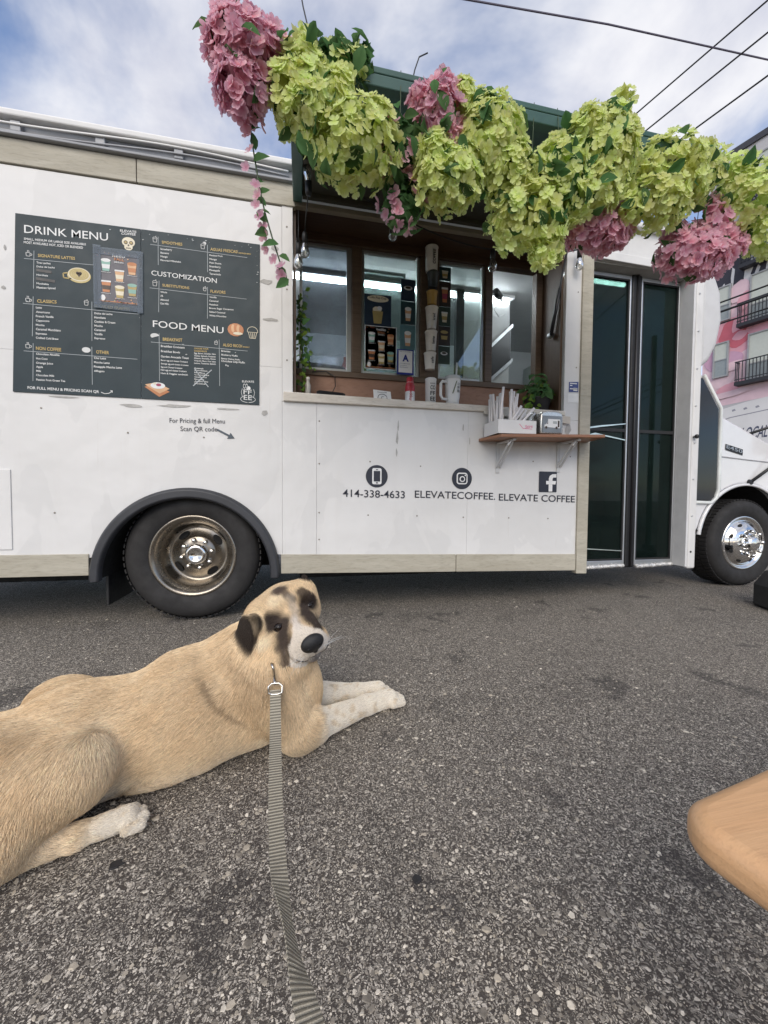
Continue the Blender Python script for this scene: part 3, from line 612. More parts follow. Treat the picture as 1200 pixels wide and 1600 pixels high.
ma = MB().tube([(3.640, CY+0.02, 1.262), (3.82, CY-0.02, 1.325), (4.02, CY-0.10, 1.40)], 0.011, 8).build('mirror_arm', BLACKP, T, smooth=True)
mb = MB().box(3.97, 4.06, -0.04, 0.16, 1.12, 1.46); mb.build('mirror_head', BLACKP, T, bevel=0.03)
# ------------------------------------------------------------------ ground
t = NT('asphalt'); v = t.coord()
def asphalt_nodes(t, v):
    fade = t.add('ShaderNodeTexCoord')
    patch = t.noise(v, 0.75, 5, 0.6); patch2 = t.noise(v, 5.0, 4, 0.6)
    binder = t.ramp(patch, [(0.3, (0.066, 0.055, 0.047)), (0.7, (0.112, 0.096, 0.082))])
    binder = t.mix(t.ramp(patch2, [(0.52, 0.0), (0.72, 0.65)]), binder, (0.054, 0.047, 0.041))
    warp = t.add('ShaderNodeMix', data_type='RGBA', blend_type='LINEAR_LIGHT'); warp.inputs[0].default_value = 0.010
    t.set(warp.inputs[6], v); t.set(warp.inputs[7], t.noise(v, 60, 2, 0.5, out='Color')); wv = warp.outputs[2]
    col = binder; hts = None
    for sc, thr, frac, pal in ((380, 0.55, 0.36, ((0.12, 0.106, 0.09), (0.72, 0.65, 0.55))), (200, 0.46, 0.60, ((0.13, 0.115, 0.096), (0.76, 0.69, 0.59))), (112, 0.34, 0.85, ((0.20, 0.175, 0.145), (0.78, 0.71, 0.60)))):
        vo = t.voro(wv, sc, out=None)
        s = t.add('ShaderNodeSeparateColor'); t.l.new(vo.outputs['Color'], s.inputs[0])
        keep = t.math('GREATER_THAN', s.outputs[0], frac)
        inside = t.ramp(vo.outputs['Distance'], [(thr, 1.0), (thr+0.09, 0.0)])
        m = t.math('MULTIPLY', keep, inside)
        stone = t.ramp(s.outputs[1], [(0.0, tuple(c*.8 for c in pal[0])), (0.6, tuple(a*.55+b*.45 for a, b in zip(*pal))), (1.0, pal[1])])
        col = t.mix(m, col, stone)
        h = t.math('MULTIPLY', m, 0.0 if False else {380: 0.4, 200: 0.7, 112: 0.9}[sc])
        hts = h if hts is None else t.math('MAXIMUM', hts, h)
    stain = t.noise(v, 2.3, 3, 0.5); col = t.mix(t.ramp(stain, [(0.60, 0.0), (0.72, 0.35)]), col, (0.042, 0.037, 0.034)); oil = t.noise(v, 3.4, 7, 0.62, 0.4); col = t.mix(t.ramp(oil, [(0.605, 0.0), (0.645, 0.55)]), col, (0.040, 0.035, 0.034))
    fine = t.noise(v, 420, 2, 0.6); hh = t.math('ADD', hts, t.math('MULTIPLY', fine, 0.5))
    t.p(base=col, rough=t.ramp(fine, [(0.3, 0.62), (0.7, 0.88)]), spec=0.45)
    t.bump(hh, 0.85, 0.006)
asphalt_nodes(t, v)
mb = MB(); mb.quad((-160, -160, 0), (160, -160, 0), (160, 160, 0), (-160, 160, 0)); gnd = mb.build('asphalt_lot', t.m); tag(gnd, 'dark grey worn asphalt lot with pale stones showing', 'ground', kind='structure')
# stones standing proud of the binder, near the camera
def stone_field(n, seed):
    r = np.random.default_rng(seed); vs, fs = [], []; mi = []
    k = 0
    while k < n:
        d = 0.42+2.5*r.random()**1.25; a = r.uniform(-0.95, 1.0)+yaw; x, y = d*math.sin(a), -2.385+d*math.cos(a)
        s = float(np.clip(r.lognormal(math.log(0.0017), 0.55), 0.0009, 0.0080)); h = s*r.uniform(0.10, 0.30); m = r.integers(5, 8); a0 = r.uniform(0, 6.28)
        el = r.uniform(0.55, 1.0); rot = r.uniform(0, 3.14); o = len(vs)
        ring = []
        for j in range(m):
            b = a0+2*math.pi*j/m; rr_ = s*r.uniform(0.75, 1.15); px_, py_ = rr_*math.cos(b), rr_*el*math.sin(b)
            ring.append((px_*math.cos(rot)-py_*math.sin(rot), px_*math.sin(rot)+py_*math.cos(rot)))
        tx, ty = r.normal(0, 0.12, 2)
        vs += [(x+p*1.12, y+q*1.12, -0.0006) for p, q in ring]+[(x+p*0.85, y+q*0.85, max(0.0004, h+p*tx+q*ty)) for p, q in ring]
        fs += [tuple(range(o+m, o+2*m))]+[(o+j, o+(j+1) % m, o+m+(j+1) % m, o+m+j) for j in range(m)]
        c = int(r.choice(3, p=[0.45, 0.33, 0.22])); mi += [c]*(m+1); k += 1
    me = bpy.data.meshes.new('gravel'); me.from_pydata(vs, [], fs)
    for nm, c in (('stone_grey', (0.23, 0.203, 0.168)), ('stone_tan', (0.43, 0.38, 0.305)), ('stone_pale', (0.68, 0.62, 0.52))): me.materials.append(plain(nm, c, 0.7, var=0.4, scale=60))
    me.polygons.foreach_set('material_index', mi); me.update()
    o = bpy.data.objects.new('gravel', me); C.objects.link(o); tag(o, 'pale stone chips bedded in the asphalt surface', 'gravel', kind='stuff')
stone_field(24000, 5)
# dark flattened bits and oily spots lying on the lot
def blot(x, y, r, seed, z=0.0016, h=0.0014):
    q = random.Random(seed); n = 11
    ring = [(x+r*q.uniform(.6, 1.1)*math.cos(2*math.pi*i/n), y+r*.8*q.uniform(.6, 1.1)*math.sin(2*math.pi*i/n)) for i in range(n)]
    return MB().prism([(a, b, z-0.003) for a, b in ring], (0, 0, h+0.003)).build('tar_spot', plain('old_tar', (0.022, 0.021, 0.022), 0.55, var=0.3, scale=60), bevel=0.0006)
tag(blot(-0.345, -1.555, 0.014, 2), "small black tar spot beside the dog's hind paw", 'tar spot')
tag(blot(0.215, -1.70, 0.012, 4), 'small black tar spot alone on open asphalt right of the leash', 'tar spot')

# ------------------------------------------------------------------ menu board
MENU_INK = plain('menu_slate_vinyl', (0.040, 0.056, 0.064), 0.42, var=0.15, scale=4, spec=0.16)
GOLD = plain('menu_gold_print', (0.55, 0.40, 0.14), 0.5); MW = plain('menu_white_print', (0.74, 0.75, 0.74), 0.5, var=0.05); MGREY = plain('menu_line_print', (0.42, 0.46, 0.48), 0.5)
menu = thing('menu_board', 'dark slate drink and food menu panel fixed to the white truck side', 'menu board', (-0.81, 0, 1.235))
def mpanel(x0a, x0b, x1a, x1b, zt0, zt1, zb0, zb1):
    return MB().prism([(x0b, -0.002, zb0), (x1b, -0.002, zb1), (x1a, -0.002, zt1), (x0a, -0.002, zt0)], (0, -0.004, 0)).build('menu_sheet', MENU_INK, menu, bevel=0.001)
left_sheet = mpanel(-1.390, -1.420, -0.8225, -0.8325, 2.121, 2.1245, 1.235, 1.2345); right_sheet = mpanel(-0.8205, -0.8305, -0.217, -0.224, 2.1245, 2.128, 1.2345, 1.234)
MENU_TEXT = [
    ('DRINK MENU', -1.352, 2.029, 0.375, 0.04, 0.032, 'w'),
    ('SMALL, MEDIUM OR LARGE SIZE AVAILABLE', -1.354, 1.994, 0.275, 0.011, 0.036, 'w'),
    ('MOST AVAILABLE HOT, ICED OR BLENDED', -1.355, 1.976, 0.262, 0.012, 0.031, 'w'),
    ('ELEVATE', -0.92, 2.097, 0.078, 0.011, 0.038, 'w'),
    ('COFFEE', -0.914, 2.082, 0.068, 0.012, 0.059, 'w'),
    ('SIGNATURE LATTES', -1.295, 1.918, 0.165, 0.015, 0.036, 'g'),
    ('Tres Leches', -1.302, 1.884, 0.062, 0.01, 0.048, 'w'),
    ('Dulce de Leche', -1.302, 1.865, 0.08, 0.009, 0.05, 'w'),
    ('Horchata', -1.303, 1.824, 0.05, 0.009, 0.02, 'w'),
    ('Mochalita', -1.304, 1.781, 0.054, 0.009, 0.019, 'w'),
    ('Mexican Spiced', -1.304, 1.76, 0.083, 0.01, 0.06, 'w'),
    ('CLASSICS', -1.303, 1.69, 0.086, 0.016, 0.047, 'g'),
    ('Latte', -1.309, 1.66, 0.026, 0.01, 0.038, 'w'),
    ('Americano', -1.309, 1.638, 0.061, 0.01, 0.033, 'w'),
    ('French Vanilla', -1.31, 1.616, 0.078, 0.011, 0.038, 'w'),
    ('Cappuccino', -1.31, 1.595, 0.059, 0.01, 0.034, 'w'),
    ('Mocha', -1.311, 1.573, 0.038, 0.01, 0.026, 'w'),
    ('Caramel Macchiato', -1.311, 1.551, 0.11, 0.011, 0.027, 'w'),
    ('Espresso', -1.312, 1.53, 0.049, 0.01, 0.02, 'w'),
    ('Crafted Cold Brew', -1.312, 1.508, 0.1, 0.01, 0.02, 'w'),
    ('BLENDED FRAPPES', -1.043, 1.694, 0.163, 0.015, 0.0, 'g'),
    ('Dulce de Leche', -1.046, 1.658, 0.084, 0.01, 0.036, 'w'),
    ('Horchata', -1.047, 1.636, 0.053, 0.011, 0.038, 'w'),
    ('Cookies & Cream', -1.047, 1.615, 0.098, 0.011, 0.031, 'w'),
    ('Mocha', -1.047, 1.594, 0.038, 0.01, 0.026, 'w'),
    ('Caramel', -1.048, 1.572, 0.051, 0.011, 0.039, 'w'),
    ('Vanilla', -1.048, 1.551, 0.038, 0.011, 0.026, 'w'),
    ('Espresso', -1.048, 1.53, 0.05, 0.01, 0.02, 'w'),
    ('NON COFFEE', -1.313, 1.452, 0.112, 0.017, 0.009, 'g'),
    ('Chocolate Abuelita', -1.313, 1.427, 0.104, 0.01, 0.019, 'w'),
    ('Hot Coco', -1.313, 1.404, 0.05, 0.01, 0.02, 'w'),
    ('Orange Juice', -1.314, 1.382, 0.075, 0.01, 0.013, 'w'),
    ('Apple', -1.314, 1.362, 0.03, 0.01, 0.0, 'w'),
    ('Milk', -1.314, 1.341, 0.022, 0.01, 0.0, 'w'),
    ('Chocolate Milk', -1.315, 1.32, 0.081, 0.01, 0.012, 'w'),
    ('Passion Fruit Green Tea', -1.315, 1.297, 0.129, 0.01, 0.008, 'w'),
    ('OTHER', -1.041, 1.456, 0.06, 0.017, 0.0, 'g'),
    ('Chai Latte', -1.052, 1.427, 0.056, 0.011, 0.018, 'w'),
    ('Matcha Latte', -1.052, 1.405, 0.073, 0.01, 0.014, 'w'),
    ('Pineapple Matcha Latte', -1.053, 1.382, 0.132, 0.011, 0.023, 'w'),
    ('Affogato', -1.053, 1.36, 0.049, 0.01, 0.02, 'w'),
    ('FOR FULL MENU & PRICING SCAN QR', -1.354, 1.252, 0.323, 0.014, -0.003, 'w'),
    ('SMOOTHIES', -0.72, 2.063, 0.101, 0.015, 0.02, 'g'),
    ('Strawberry', -0.727, 2.029, 0.057, 0.01, 0.035, 'w'),
    ('Banana', -0.727, 2.01, 0.041, 0.009, 0.024, 'w'),
    ('Mango', -0.727, 1.99, 0.035, 0.01, 0.057, 'w'),
    ('Flavored Milkshake', -0.728, 1.971, 0.101, 0.009, 0.03, 'w'),
    ('AGUAS FRESCAS/', -0.477, 2.059, 0.144, 0.016, 0.028, 'g'),
    ('REFRESHERS', -0.33, 2.062, 0.064, 0.007, 0.031, 'g'),
    ('Passion Fruit', -0.482, 2.029, 0.068, 0.009, 0.044, 'w'),
    ('Mango', -0.482, 2.009, 0.038, 0.009, 0.026, 'w'),
    ('Pink Guava', -0.482, 1.989, 0.061, 0.009, 0.033, 'w'),
    ('Strawberry', -0.483, 1.969, 0.058, 0.01, 0.034, 'w'),
    ('Pineapple', -0.483, 1.949, 0.054, 0.01, 0.037, 'w'),
    ('Tamarindo', -0.483, 1.929, 0.059, 0.01, 0.034, 'w'),
    ('CUSTOMIZATION', -0.773, 1.891, 0.328, 0.026, -0.012, 'w'),
    ('SUBSTITUTIONS', -0.72, 1.838, 0.134, 0.014, 0.0, 'g'),
    ('Whole', -0.73, 1.803, 0.033, 0.009, 0.03, 'w'),
    ('2%', -0.73, 1.782, 0.013, 0.01, 0.077, 'w'),
    ('Almond', -0.731, 1.762, 0.041, 0.01, 0.024, 'w'),
    ('Oat Milk', -0.731, 1.742, 0.042, 0.01, 0.024, 'w'),
    ('FLAVORS', -0.478, 1.832, 0.078, 0.016, 0.026, 'g'),
    ('Vanilla', -0.484, 1.804, 0.037, 0.009, 0.027, 'w'),
    ('Caramel', -0.485, 1.784, 0.047, 0.009, 0.021, 'w'),
    ('Hazelnut', -0.485, 1.764, 0.046, 0.009, 0.022, 'w'),
    ('Brown Sugar Cinnamon', -0.485, 1.744, 0.126, 0.009, 0.032, 'w'),
    ('Salted Caramel', -0.485, 1.724, 0.082, 0.009, 0.024, 'w'),
    ('White Chocolate', -0.485, 1.704, 0.088, 0.009, 0.023, 'w'),
    ('FOOD MENU', -0.769, 1.619, 0.357, 0.036, -0.006, 'w'),
    ('BREAKFAST', -0.721, 1.55, 0.097, 0.017, 0.031, 'g'),
    ('Breakfast Croissant', -0.731, 1.516, 0.119, 0.011, 0.008, 'w'),
    ('Breakfast Bowls', -0.731, 1.489, 0.095, 0.011, 0.0, 'w'),
    ('Garden Avocado Toast', -0.732, 1.461, 0.14, 0.011, 0.007, 'w'),
    ('Bacon egg and cheese Croissant', -0.732, 1.442, 0.135, 0.008, 0.0, 'w'),
    ('Sausage egg and cheese Croissant', -0.732, 1.424, 0.138, 0.008, 0.0, 'w'),
    ('Egg and Cheese Croissant', -0.732, 1.406, 0.107, 0.008, 0.0, 'w'),
    ('Ham egg and cheese Croissant', -0.733, 1.39, 0.13, 0.009, 0.0, 'w'),
    ('Ham & Veggies sandwich', -0.733, 1.372, 0.135, 0.009, 0.0, 'w'),
    ('CHOOSE YOUR', -0.564, 1.518, 0.073, 0.009, 0.041, 'g'),
    ('INGREDIENTS', -0.564, 1.505, 0.065, 0.008, 0.031, 'g'),
    ('Egg, Bacon, Chorizo, Ham', -0.564, 1.493, 0.11, 0.008, 0.027, 'w'),
    ('Turkey, Spinach, Potatoes', -0.565, 1.479, 0.111, 0.008, 0.027, 'w'),
    ('Cheese, Avocado, Onion', -0.565, 1.466, 0.111, 0.008, 0.027, 'w'),
    ('Chipotle Mayo, Pico Salsa', -0.565, 1.453, 0.111, 0.007, 0.018, 'w'),
    ('Lettuce, Tomatoes, Spinach', -0.565, 1.439, 0.111, 0.008, 0.027, 'w'),
    ('Homemade', -0.564, 1.412, 0.046, 0.008, 0.0, 'w'),
    ('Cookies', -0.564, 1.401, 0.067, 0.007, 0.0, 'w'),
    ('Muffins', -0.564, 1.389, 0.054, 0.007, -0.019, 'w'),
    ('Conchas', -0.564, 1.377, 0.075, 0.007, 0.013, 'w'),
    ('Cinnamon Roll', -0.564, 1.365, 0.062, 0.007, 0.0, 'w'),
    ('Strudel', -0.565, 1.353, 0.049, 0.007, -0.02, 'w'),
    ('Apple Pie', -0.565, 1.341, 0.071, 0.007, 0.014, 'w'),
    ('Scone', -0.565, 1.329, 0.057, 0.008, 0.0, 'w'),
    ('ALGO RICO/', -0.416, 1.547, 0.102, 0.016, 0.01, 'g'),
    ('BAKERY', -0.311, 1.549, 0.037, 0.007, 0.0, 'g'),
    ('Brownies', -0.424, 1.516, 0.047, 0.01, 0.0, 'w'),
    ('Blueberry Muffin', -0.424, 1.496, 0.086, 0.009, -0.012, 'w'),
    ('Banana Walnut Muffin', -0.425, 1.476, 0.099, 0.008, -0.01, 'w'),
    ('Chocolate Chip Muffin', -0.425, 1.461, 0.125, 0.011, -0.008, 'w'),
    ('Pie', -0.403, 1.439, 0.017, 0.009, -0.118, 'w'),
    ('ELEVATE', -0.315, 1.355, 0.064, 0.011, 0.031, 'w'),
    ('CO', -0.31, 1.321, 0.025, 0.028, 0.04, 'w'),
    ('FF', -0.308, 1.29, 0.044, 0.027, 0.0, 'w'),
    ('EE', -0.307, 1.259, 0.044, 0.028, -0.023, 'w'),
]
MENU_RULES = [[(-1.356, 1.902), (-1.04, 1.909)], [(-1.312, 1.946), (-1.318, 1.757)], [(-1.365, 1.679), (-0.834, 1.679)], [(-1.32, 1.718), (-1.328, 1.519)], [(-1.057, 1.721), (-1.06, 1.519)], [(-1.367, 1.442), (-0.846, 1.441)], [(-1.325, 1.484), (-1.33, 1.293)], [(-1.061, 1.488), (-1.062, 1.292)], [(-0.777, 2.051), (-0.285, 2.046)], [(-0.738, 2.096), (-0.739, 1.948)], [(-0.492, 2.087), (-0.492, 1.941)], [(-0.782, 1.823), (-0.289, 1.818)], [(-0.736, 1.866), (-0.74, 1.7)], [(-0.493, 1.861), (-0.495, 1.69)], [(-0.78, 1.538), (-0.285, 1.531)], [(-0.739, 1.587), (-0.74, 1.334)], [(-0.435, 1.581), (-0.434, 1.327)]]

lw, lg, rw_, rg = MB(), MB(), MB(), MB(); PY = -0.0075
for s, x, z, wd, h, sl_, c in MENU_TEXT:
    tgt = (lw if c == 'w' else lg) if x < -0.83 else (rw_ if c == 'w' else rg)
    big = h > 0.024
    letter(tgt, s, (x, PY, z), width=wd, height=h, ex=(1, 0, sl_), weight=0.004 if big else 0.016)
ll, rl = MB(), MB()
for (a, b) in MENU_RULES:
    a, b = Vector((a[0], 0, a[1])), Vector((b[0], 0, b[1])); d = (b-a).normalized(); n = Vector((-d.z, 0, d.x))*0.0011
    (ll if a.x < -0.8 else rl).add([(p.x, PY+0.0003, p.z) for p in (a-n, b-n, b+n, a+n)], [(0, 1, 2, 3)])
decal(lw, 'white_lettering', MW, left_sheet); decal(lg, 'gold_lettering', GOLD, left_sheet); decal(rw_, 'white_lettering', MW, right_sheet); decal(rg, 'gold_lettering', GOLD, right_sheet)
decal(ll, 'rule_lines', MGREY, left_sheet); decal(rl, 'rule_lines', MGREY, right_sheet)
for o_ in left_sheet.children[:]+right_sheet.children[:]:
    if o_.name.split('.')[0] in ('white_lettering', 'gold_lettering', 'rule_lines'): o_['kind'] = 'stuff'
def ell(mb, cx, cz, rx, rz, y=PY, n=24, mi=0, a0=0, a1=360): 
    return mb.add([(cx+rx*math.cos(rad(a)), y, cz+rz*math.sin(rad(a))) for a in np.linspace(a0, a1, n, endpoint=a1-a0 < 360)], [tuple(range(n))], mi)
def arc_line(mb, pts, y=PY, w=0.0012):
    for (xa, za), (xb, zb_) in zip(pts, pts[1:]):
        d = Vector((xb-xa, 0, zb_-za)); 
        if d.length < 1e-6: continue
        n = Vector((-d.z, 0, d.x)).normalized()*w; mb.add([(xa-n.x, y, za-n.z), (xb-n.x, y, zb_-n.z), (xb+n.x, y, zb_+n.z), (xa+n.x, y, za+n.z)], [(0, 1, 2, 3)])
    return mb
def cup_icon(mb, cx, cz, s, kind=0):
    arc_line(mb, [(cx-s*.6, cz+s*.4), (cx-s*.5, cz-s*.6), (cx+s*.4, cz-s*.6), (cx+s*.5, cz+s*.4), (cx-s*.6, cz+s*.4)])
    if kind == 0:
        arc_line(mb, [(cx+s*.5, cz+s*.2), (cx+s*.95, cz+s*.1), (cx+s*.85, cz-s*.35), (cx+s*.45, cz-s*.4)]); arc_line(mb, [(cx-s*.25, cz+s*.6), (cx-s*.1, cz+s*.8), (cx-s*.25, cz+s*1.1)]); arc_line(mb, [(cx+s*.1, cz+s*.6), (cx+s*.25, cz+s*.8), (cx+s*.1, cz+s*1.1)])
    else: arc_line(mb, [(cx-s*.7, cz+s*.45), (cx-s*.4, cz+s*.9), (cx+s*.4, cz+s*.9), (cx+s*.65, cz+s*.45)]); arc_line(mb, [(cx, cz+s*.9), (cx+s*.3, cz+s*1.3)])
il, ir = MB(), MB()
for (x, z) in ((-1.337, 1.926), (-1.343, 1.699), (-1.348, 1.468)): cup_icon(il, x, z, 0.017)
cup_icon(il, -1.082, 1.709, 0.016, 1); ell(il, -1.087, 1.470, 0.020, 0.014)
cup_icon(ir, -0.753, 2.076, 0.017, 1); cup_icon(ir, -0.515, 2.073, 0.017, 1); cup_icon(ir, -0.756, 1.847, 0.018, 1); cup_icon(ir, -0.507, 1.846, 0.013, 1); cup_icon(ir, -0.451, 1.56, 0.013, 1)
ell(ir, -0.76, 1.572, 0.022, 0.014, a0=10, a1=230, n=14); ell(ir, -0.507, 2.093, 0.009, 0.009)
decal(il, 'cup_icons', plain('icon_print', (0.6, 0.61, 0.6), 0.5), left_sheet); decal(ir, 'cup_icons', plain('icon_print', (0, 0, 0)), right_sheet)
# sugar-skull emblem, latte drawing, food drawings
CREAM = plain('print_cream', (0.72, 0.66, 0.50), 0.5); OCHRE = plain('print_ochre', (0.42, 0.32, 0.12), 0.5); DKB = plain('print_dark', (0.05, 0.03, 0.02), 0.5)
TERRA = plain('print_terracotta', (0.50, 0.20, 0.08), 0.5); PEACH = plain('print_peach', (0.66, 0.40, 0.22), 0.5); BERRY = plain('print_berry', (0.35, 0.05, 0.10), 0.5); MINT = plain('print_mint', (0.25, 0.45, 0.38), 0.5)
PM = [MW, CREAM, OCHRE, DKB, TERRA, PEACH, BERRY, MINT]
mb = MB(); cx, cz = -0.881, 2.043
ell(mb, cx, cz+.004, 0.031, 0.026, mi=1); ell(mb, cx, cz-.022, 0.020, 0.016, y=PY-.0004, mi=1)
for sx in (-1, 1): ell(mb, cx+sx*.013, cz+.002, .0095, .0095, y=PY-.0008, mi=3); ell(mb, cx+sx*.013, cz+.002, .006, .006, y=PY-.0012, mi=2)
ell(mb, cx, cz-.012, .004, .005, y=PY-.0012, n=8, mi=3)
for i in (-2, -1, 0, 1, 2): ell(mb, cx+i*.005, cz-.027, .0016, .004, y=PY-.0012, n=8, mi=3)
mb.build('skull_drawing', PM, left_sheet, fixn=False)
mb = MB(); cx, cz = -1.113, 1.852; ell(mb, cx, cz-.006, .054, .037, mi=2, n=32); ell(mb, cx, cz, .050, .034, y=PY-.0004, mi=1, n=32); ell(mb, cx, cz+.001, .046, .030, y=PY-.0008, mi=2, n=32)
for k_ in (.036, .028, .021): arc_line(mb, [(cx+k_*1.1*math.cos(a), cz+k_*.75*math.sin(a)) for a in np.linspace(0, 6.28, 26)], y=PY-.0012, w=.0008)
for sx in (-1, 1): ell(mb, cx+sx*.006, cz+.006, .008, .007, y=PY-.0016, n=12, mi=3)
mb.add([(cx-.013, PY-.0016, cz+.004), (cx+.013, PY-.0016, cz+.004), (cx, PY-.0016, cz-.014)], [(0, 1, 2)], 3)
arc_line(mb, [(cx-.045, cz+.005), (cx-.072, cz-.002), (cx-.070, cz-.024), (cx-.035, cz-.026)], w=.003); mb.build('latte_drawing', [OCHRE, CREAM, plain('print_gold_light', (0.55, 0.45, 0.20), 0.5), DKB], left_sheet, fixn=False)
mb = MB(); cx, cz = -0.348, 1.643; ell(mb, cx, cz, .043, .036, mi=4, n=14); 
for i in range(5): ell(mb, cx-.028+i*.014, cz+.010-abs(i-2)*.003, .010, .022, y=PY-.0004-.0002*i, n=12, mi=5 if i % 2 else 4)
ell(mb, cx+.012, cz-.020, .026, .008, y=PY-.0016, n=12, mi=1); cxm, czm = -0.258, 1.638
mb.build('croissant_drawing', PM, right_sheet, fixn=False)
mb = MB(); arc_line(mb, [(cxm-.022, czm-.002), (cxm-.015, czm-.034), (cxm+.015, czm-.034), (cxm+.022, czm-.002)], w=.0014); arc_line(mb, [(cxm+.028*math.cos(a), czm+.004+.026*math.sin(a)) for a in np.linspace(-.2, 3.34, 14)], w=.0014); arc_line(mb, [(cxm-.027, czm-.001), (cxm+.027, czm-.001)], w=.0014)
for i in (-1, 0, 1): arc_line(mb, [(cxm+i*.010, czm-.004), (cxm+i*.007, czm-.032)], w=.0014)
mb.build('muffin_drawing', CREAM, right_sheet, fixn=False)
mb = MB(); cx, cz = -0.752, 1.290; flat(mb, [(cx-.062, cz+.008), (cx+.01, cz-.042), (cx+.062, cz-.012), (cx-.005, cz+.026)], PY, 4); flat(mb, [(cx-.060, cz+.020), (cx+.012, cz-.024), (cx+.062, cz+.004), (cx-.002, cz+.036)], PY-.0004, 5); ell(mb, cx+.004, cz+.018, .036, .017, y=PY-.0008, mi=0); ell(mb, cx+.008, cz+.022, .013, .008, y=PY-.0012, n=12, mi=6); ell(mb, cx-.012, cz+.028, .008, .006, y=PY-.0012, n=10, mi=1)
mb.build('waffle_drawing', PM, right_sheet, fixn=False)
mb = MB(); ell(mb, -0.281, 1.3195+.004, .011, .012, mi=0, n=16)
for sx in (-1, 1): arc_line(mb, [(-0.284+sx*.030, 1.32), (-0.284+sx*.036, 1.30), (-0.284+sx*.030, 1.275)], w=.001); arc_line(mb, [(-0.284+sx*.040*math.cos(a)-0*sx, 1.262+.018*math.sin(a)) for a in np.linspace(-1.5, 1.2, 10)], w=.0012)
mb.build('skull_cup_logo', PM, right_sheet, fixn=False)
mb = MB(); arc_line(mb, [(-0.565, 1.416), (-0.53, 1.365), (-0.493, 1.317)], w=.0022); arc_line(mb, [(-0.475, 1.412), (-0.53, 1.36), (-0.571, 1.318)], w=.0026, y=PY-.0005); mb.build('chalk_cross', MGREY, right_sheet, fixn=False)
mb = MB(); arc_line(mb, [(-1.022, 1.256), (-1.005, 1.249), (-0.985, 1.252), (-0.969, 1.265)], w=.0015); arc_line(mb, [(-0.978, 1.266), (-0.968, 1.267), (-0.970, 1.256)], w=.0015); mb.build('scan_arrow', MW, left_sheet, fixn=False)
mb = MB(); flat(mb, [(-1.304, 1.845), (-1.236, 1.841), (-1.236, 1.855), (-1.304, 1.859)], PY); flat(mb, [(-1.306, 1.802), (-1.222, 1.797), (-1.222, 1.811), (-1.306, 1.816)], PY); mb.build('marker_strike', BLACKP, left_sheet, fixn=False)
mb = MB(); r_ = random.Random(4)
for i in range(34):
    x, z = r_.choice(((-0.826+r_.gauss(0, .006), r_.uniform(1.3, 2.1)), (r_.uniform(-.8, -.23), 2.118-r_.random()*.02), (-.232+r_.gauss(0, .006), r_.uniform(1.9, 2.1)), (r_.uniform(-1.38, -.25), r_.uniform(1.26, 2.1))))
    s_ = r_.uniform(.001, .005); flat(mb, [(x-s_, z), (x, z-s_*.6), (x+s_*1.4, z+s_*.3), (x, z+s_*.7)], PY-.0003)
mb.build('print_scratches', plain('scratch_grey', (0.45, 0.48, 0.48), 0.6), right_sheet, fixn=False)['kind'] = 'stuff'

# seasonal drinks sheet taped over the menu
def drink(mb, cx, cz, w_, h, body, top, y, foam=False):
    k_ = w_/2
    flat(mb, [(cx-k_*.72, cz-h/2), (cx+k_*.72, cz-h/2), (cx+k_, cz+h*.30), (cx-k_, cz+h*.30)], y, body)
    flat(mb, [(cx-k_*.78, cz-h*.30), (cx+k_*.78, cz-h*.30), (cx+k_*.9, cz+h*.02), (cx-k_*.9, cz+h*.02)], y-.0004, top)
    if foam: ell(mb, cx, cz+h*.34, k_*1.05, h*.14, y=y-.0004, mi=top, n=14)
    else: flat(mb, [(cx-k_*1.08, cz+h*.28), (cx+k_*1.08, cz+h*.28), (cx+k_*1.02, cz+h*.40), (cx-k_*1.02, cz+h*.40)], y-.0006, 0)
def drinks_poster(name, label, cat, x0, x1, z0, z1, y, skew=0.0):
    root = thing(name, label, cat, ((x0+x1)/2, y, z0)); W_, H_ = x1-x0, z1-z0
    sh = MB().box(x0, x1, y-.0015, y, z0, z1).build('paper_sheet', plain('poster_navy', (0.022, 0.022, 0.045), 0.35, var=0.3), root)
    U_ = lambda u: x0+u*W_
    V_ = lambda v: z0+v*H_
    q = y-.003; mb = MB()
    for (u, v, b, t_, fo) in ((.2, .74, 7, 0, 1), (.52, .56, 5, 1, 0), (.82, .72, 5, 4, 1), (.2, .33, 4, 3, 0), (.52, .24, 2, 1, 1), (.82, .30, 2, 7, 1)): drink(mb, U_(u), V_(v), W_*.22, H_*.25, b, t_, q, fo)
    flat(mb, [(U_(.04), V_(.02)), (U_(.96), V_(.02)), (U_(.96), V_(.035)), (U_(.04), V_(.035))], q, 4)
    r_ = random.Random(9)
    for i in range(26): ell(mb, U_(r_.random()), V_(r_.choice((r_.uniform(.02, .10), r_.uniform(.88, .98)))), W_*.02, H_*.012, y=q, n=6, mi=r_.choice((4, 5, 6, 2)))
    ell(mb, U_(.12), V_(.09), W_*.06, H_*.06, y=q-.0005, n=12, mi=0)
    mb.build('drink_pictures', PM, sh, fixn=False)
    mb = MB(); letter(mb, 'hello', (U_(.36), q-.001, V_(.905)), width=W_*.30, height=H_*.06, weight=.01); letter(mb, 'DRINKS', (U_(.40), q-.001, V_(.79)), width=W_*.22, height=H_*.035, weight=.01)
    for (u, v) in ((.2, .58), (.82, .56), (.52, .41), (.2, .17), (.52, .09), (.82, .13)): letter(mb, 'PUMPKIN LATTE', (U_(u), q-.001, V_(v)), width=W_*.22, height=H_*.02, align='C', weight=.01)
    decal(mb, 'white_lettering', MW, sh)
    decal(letter(MB(), 'FALL', (U_(.40), q-.001, V_(.84)), width=W_*.24, height=H_*.05, weight=.02), 'red_lettering', TERRA, sh)
    return root, sh
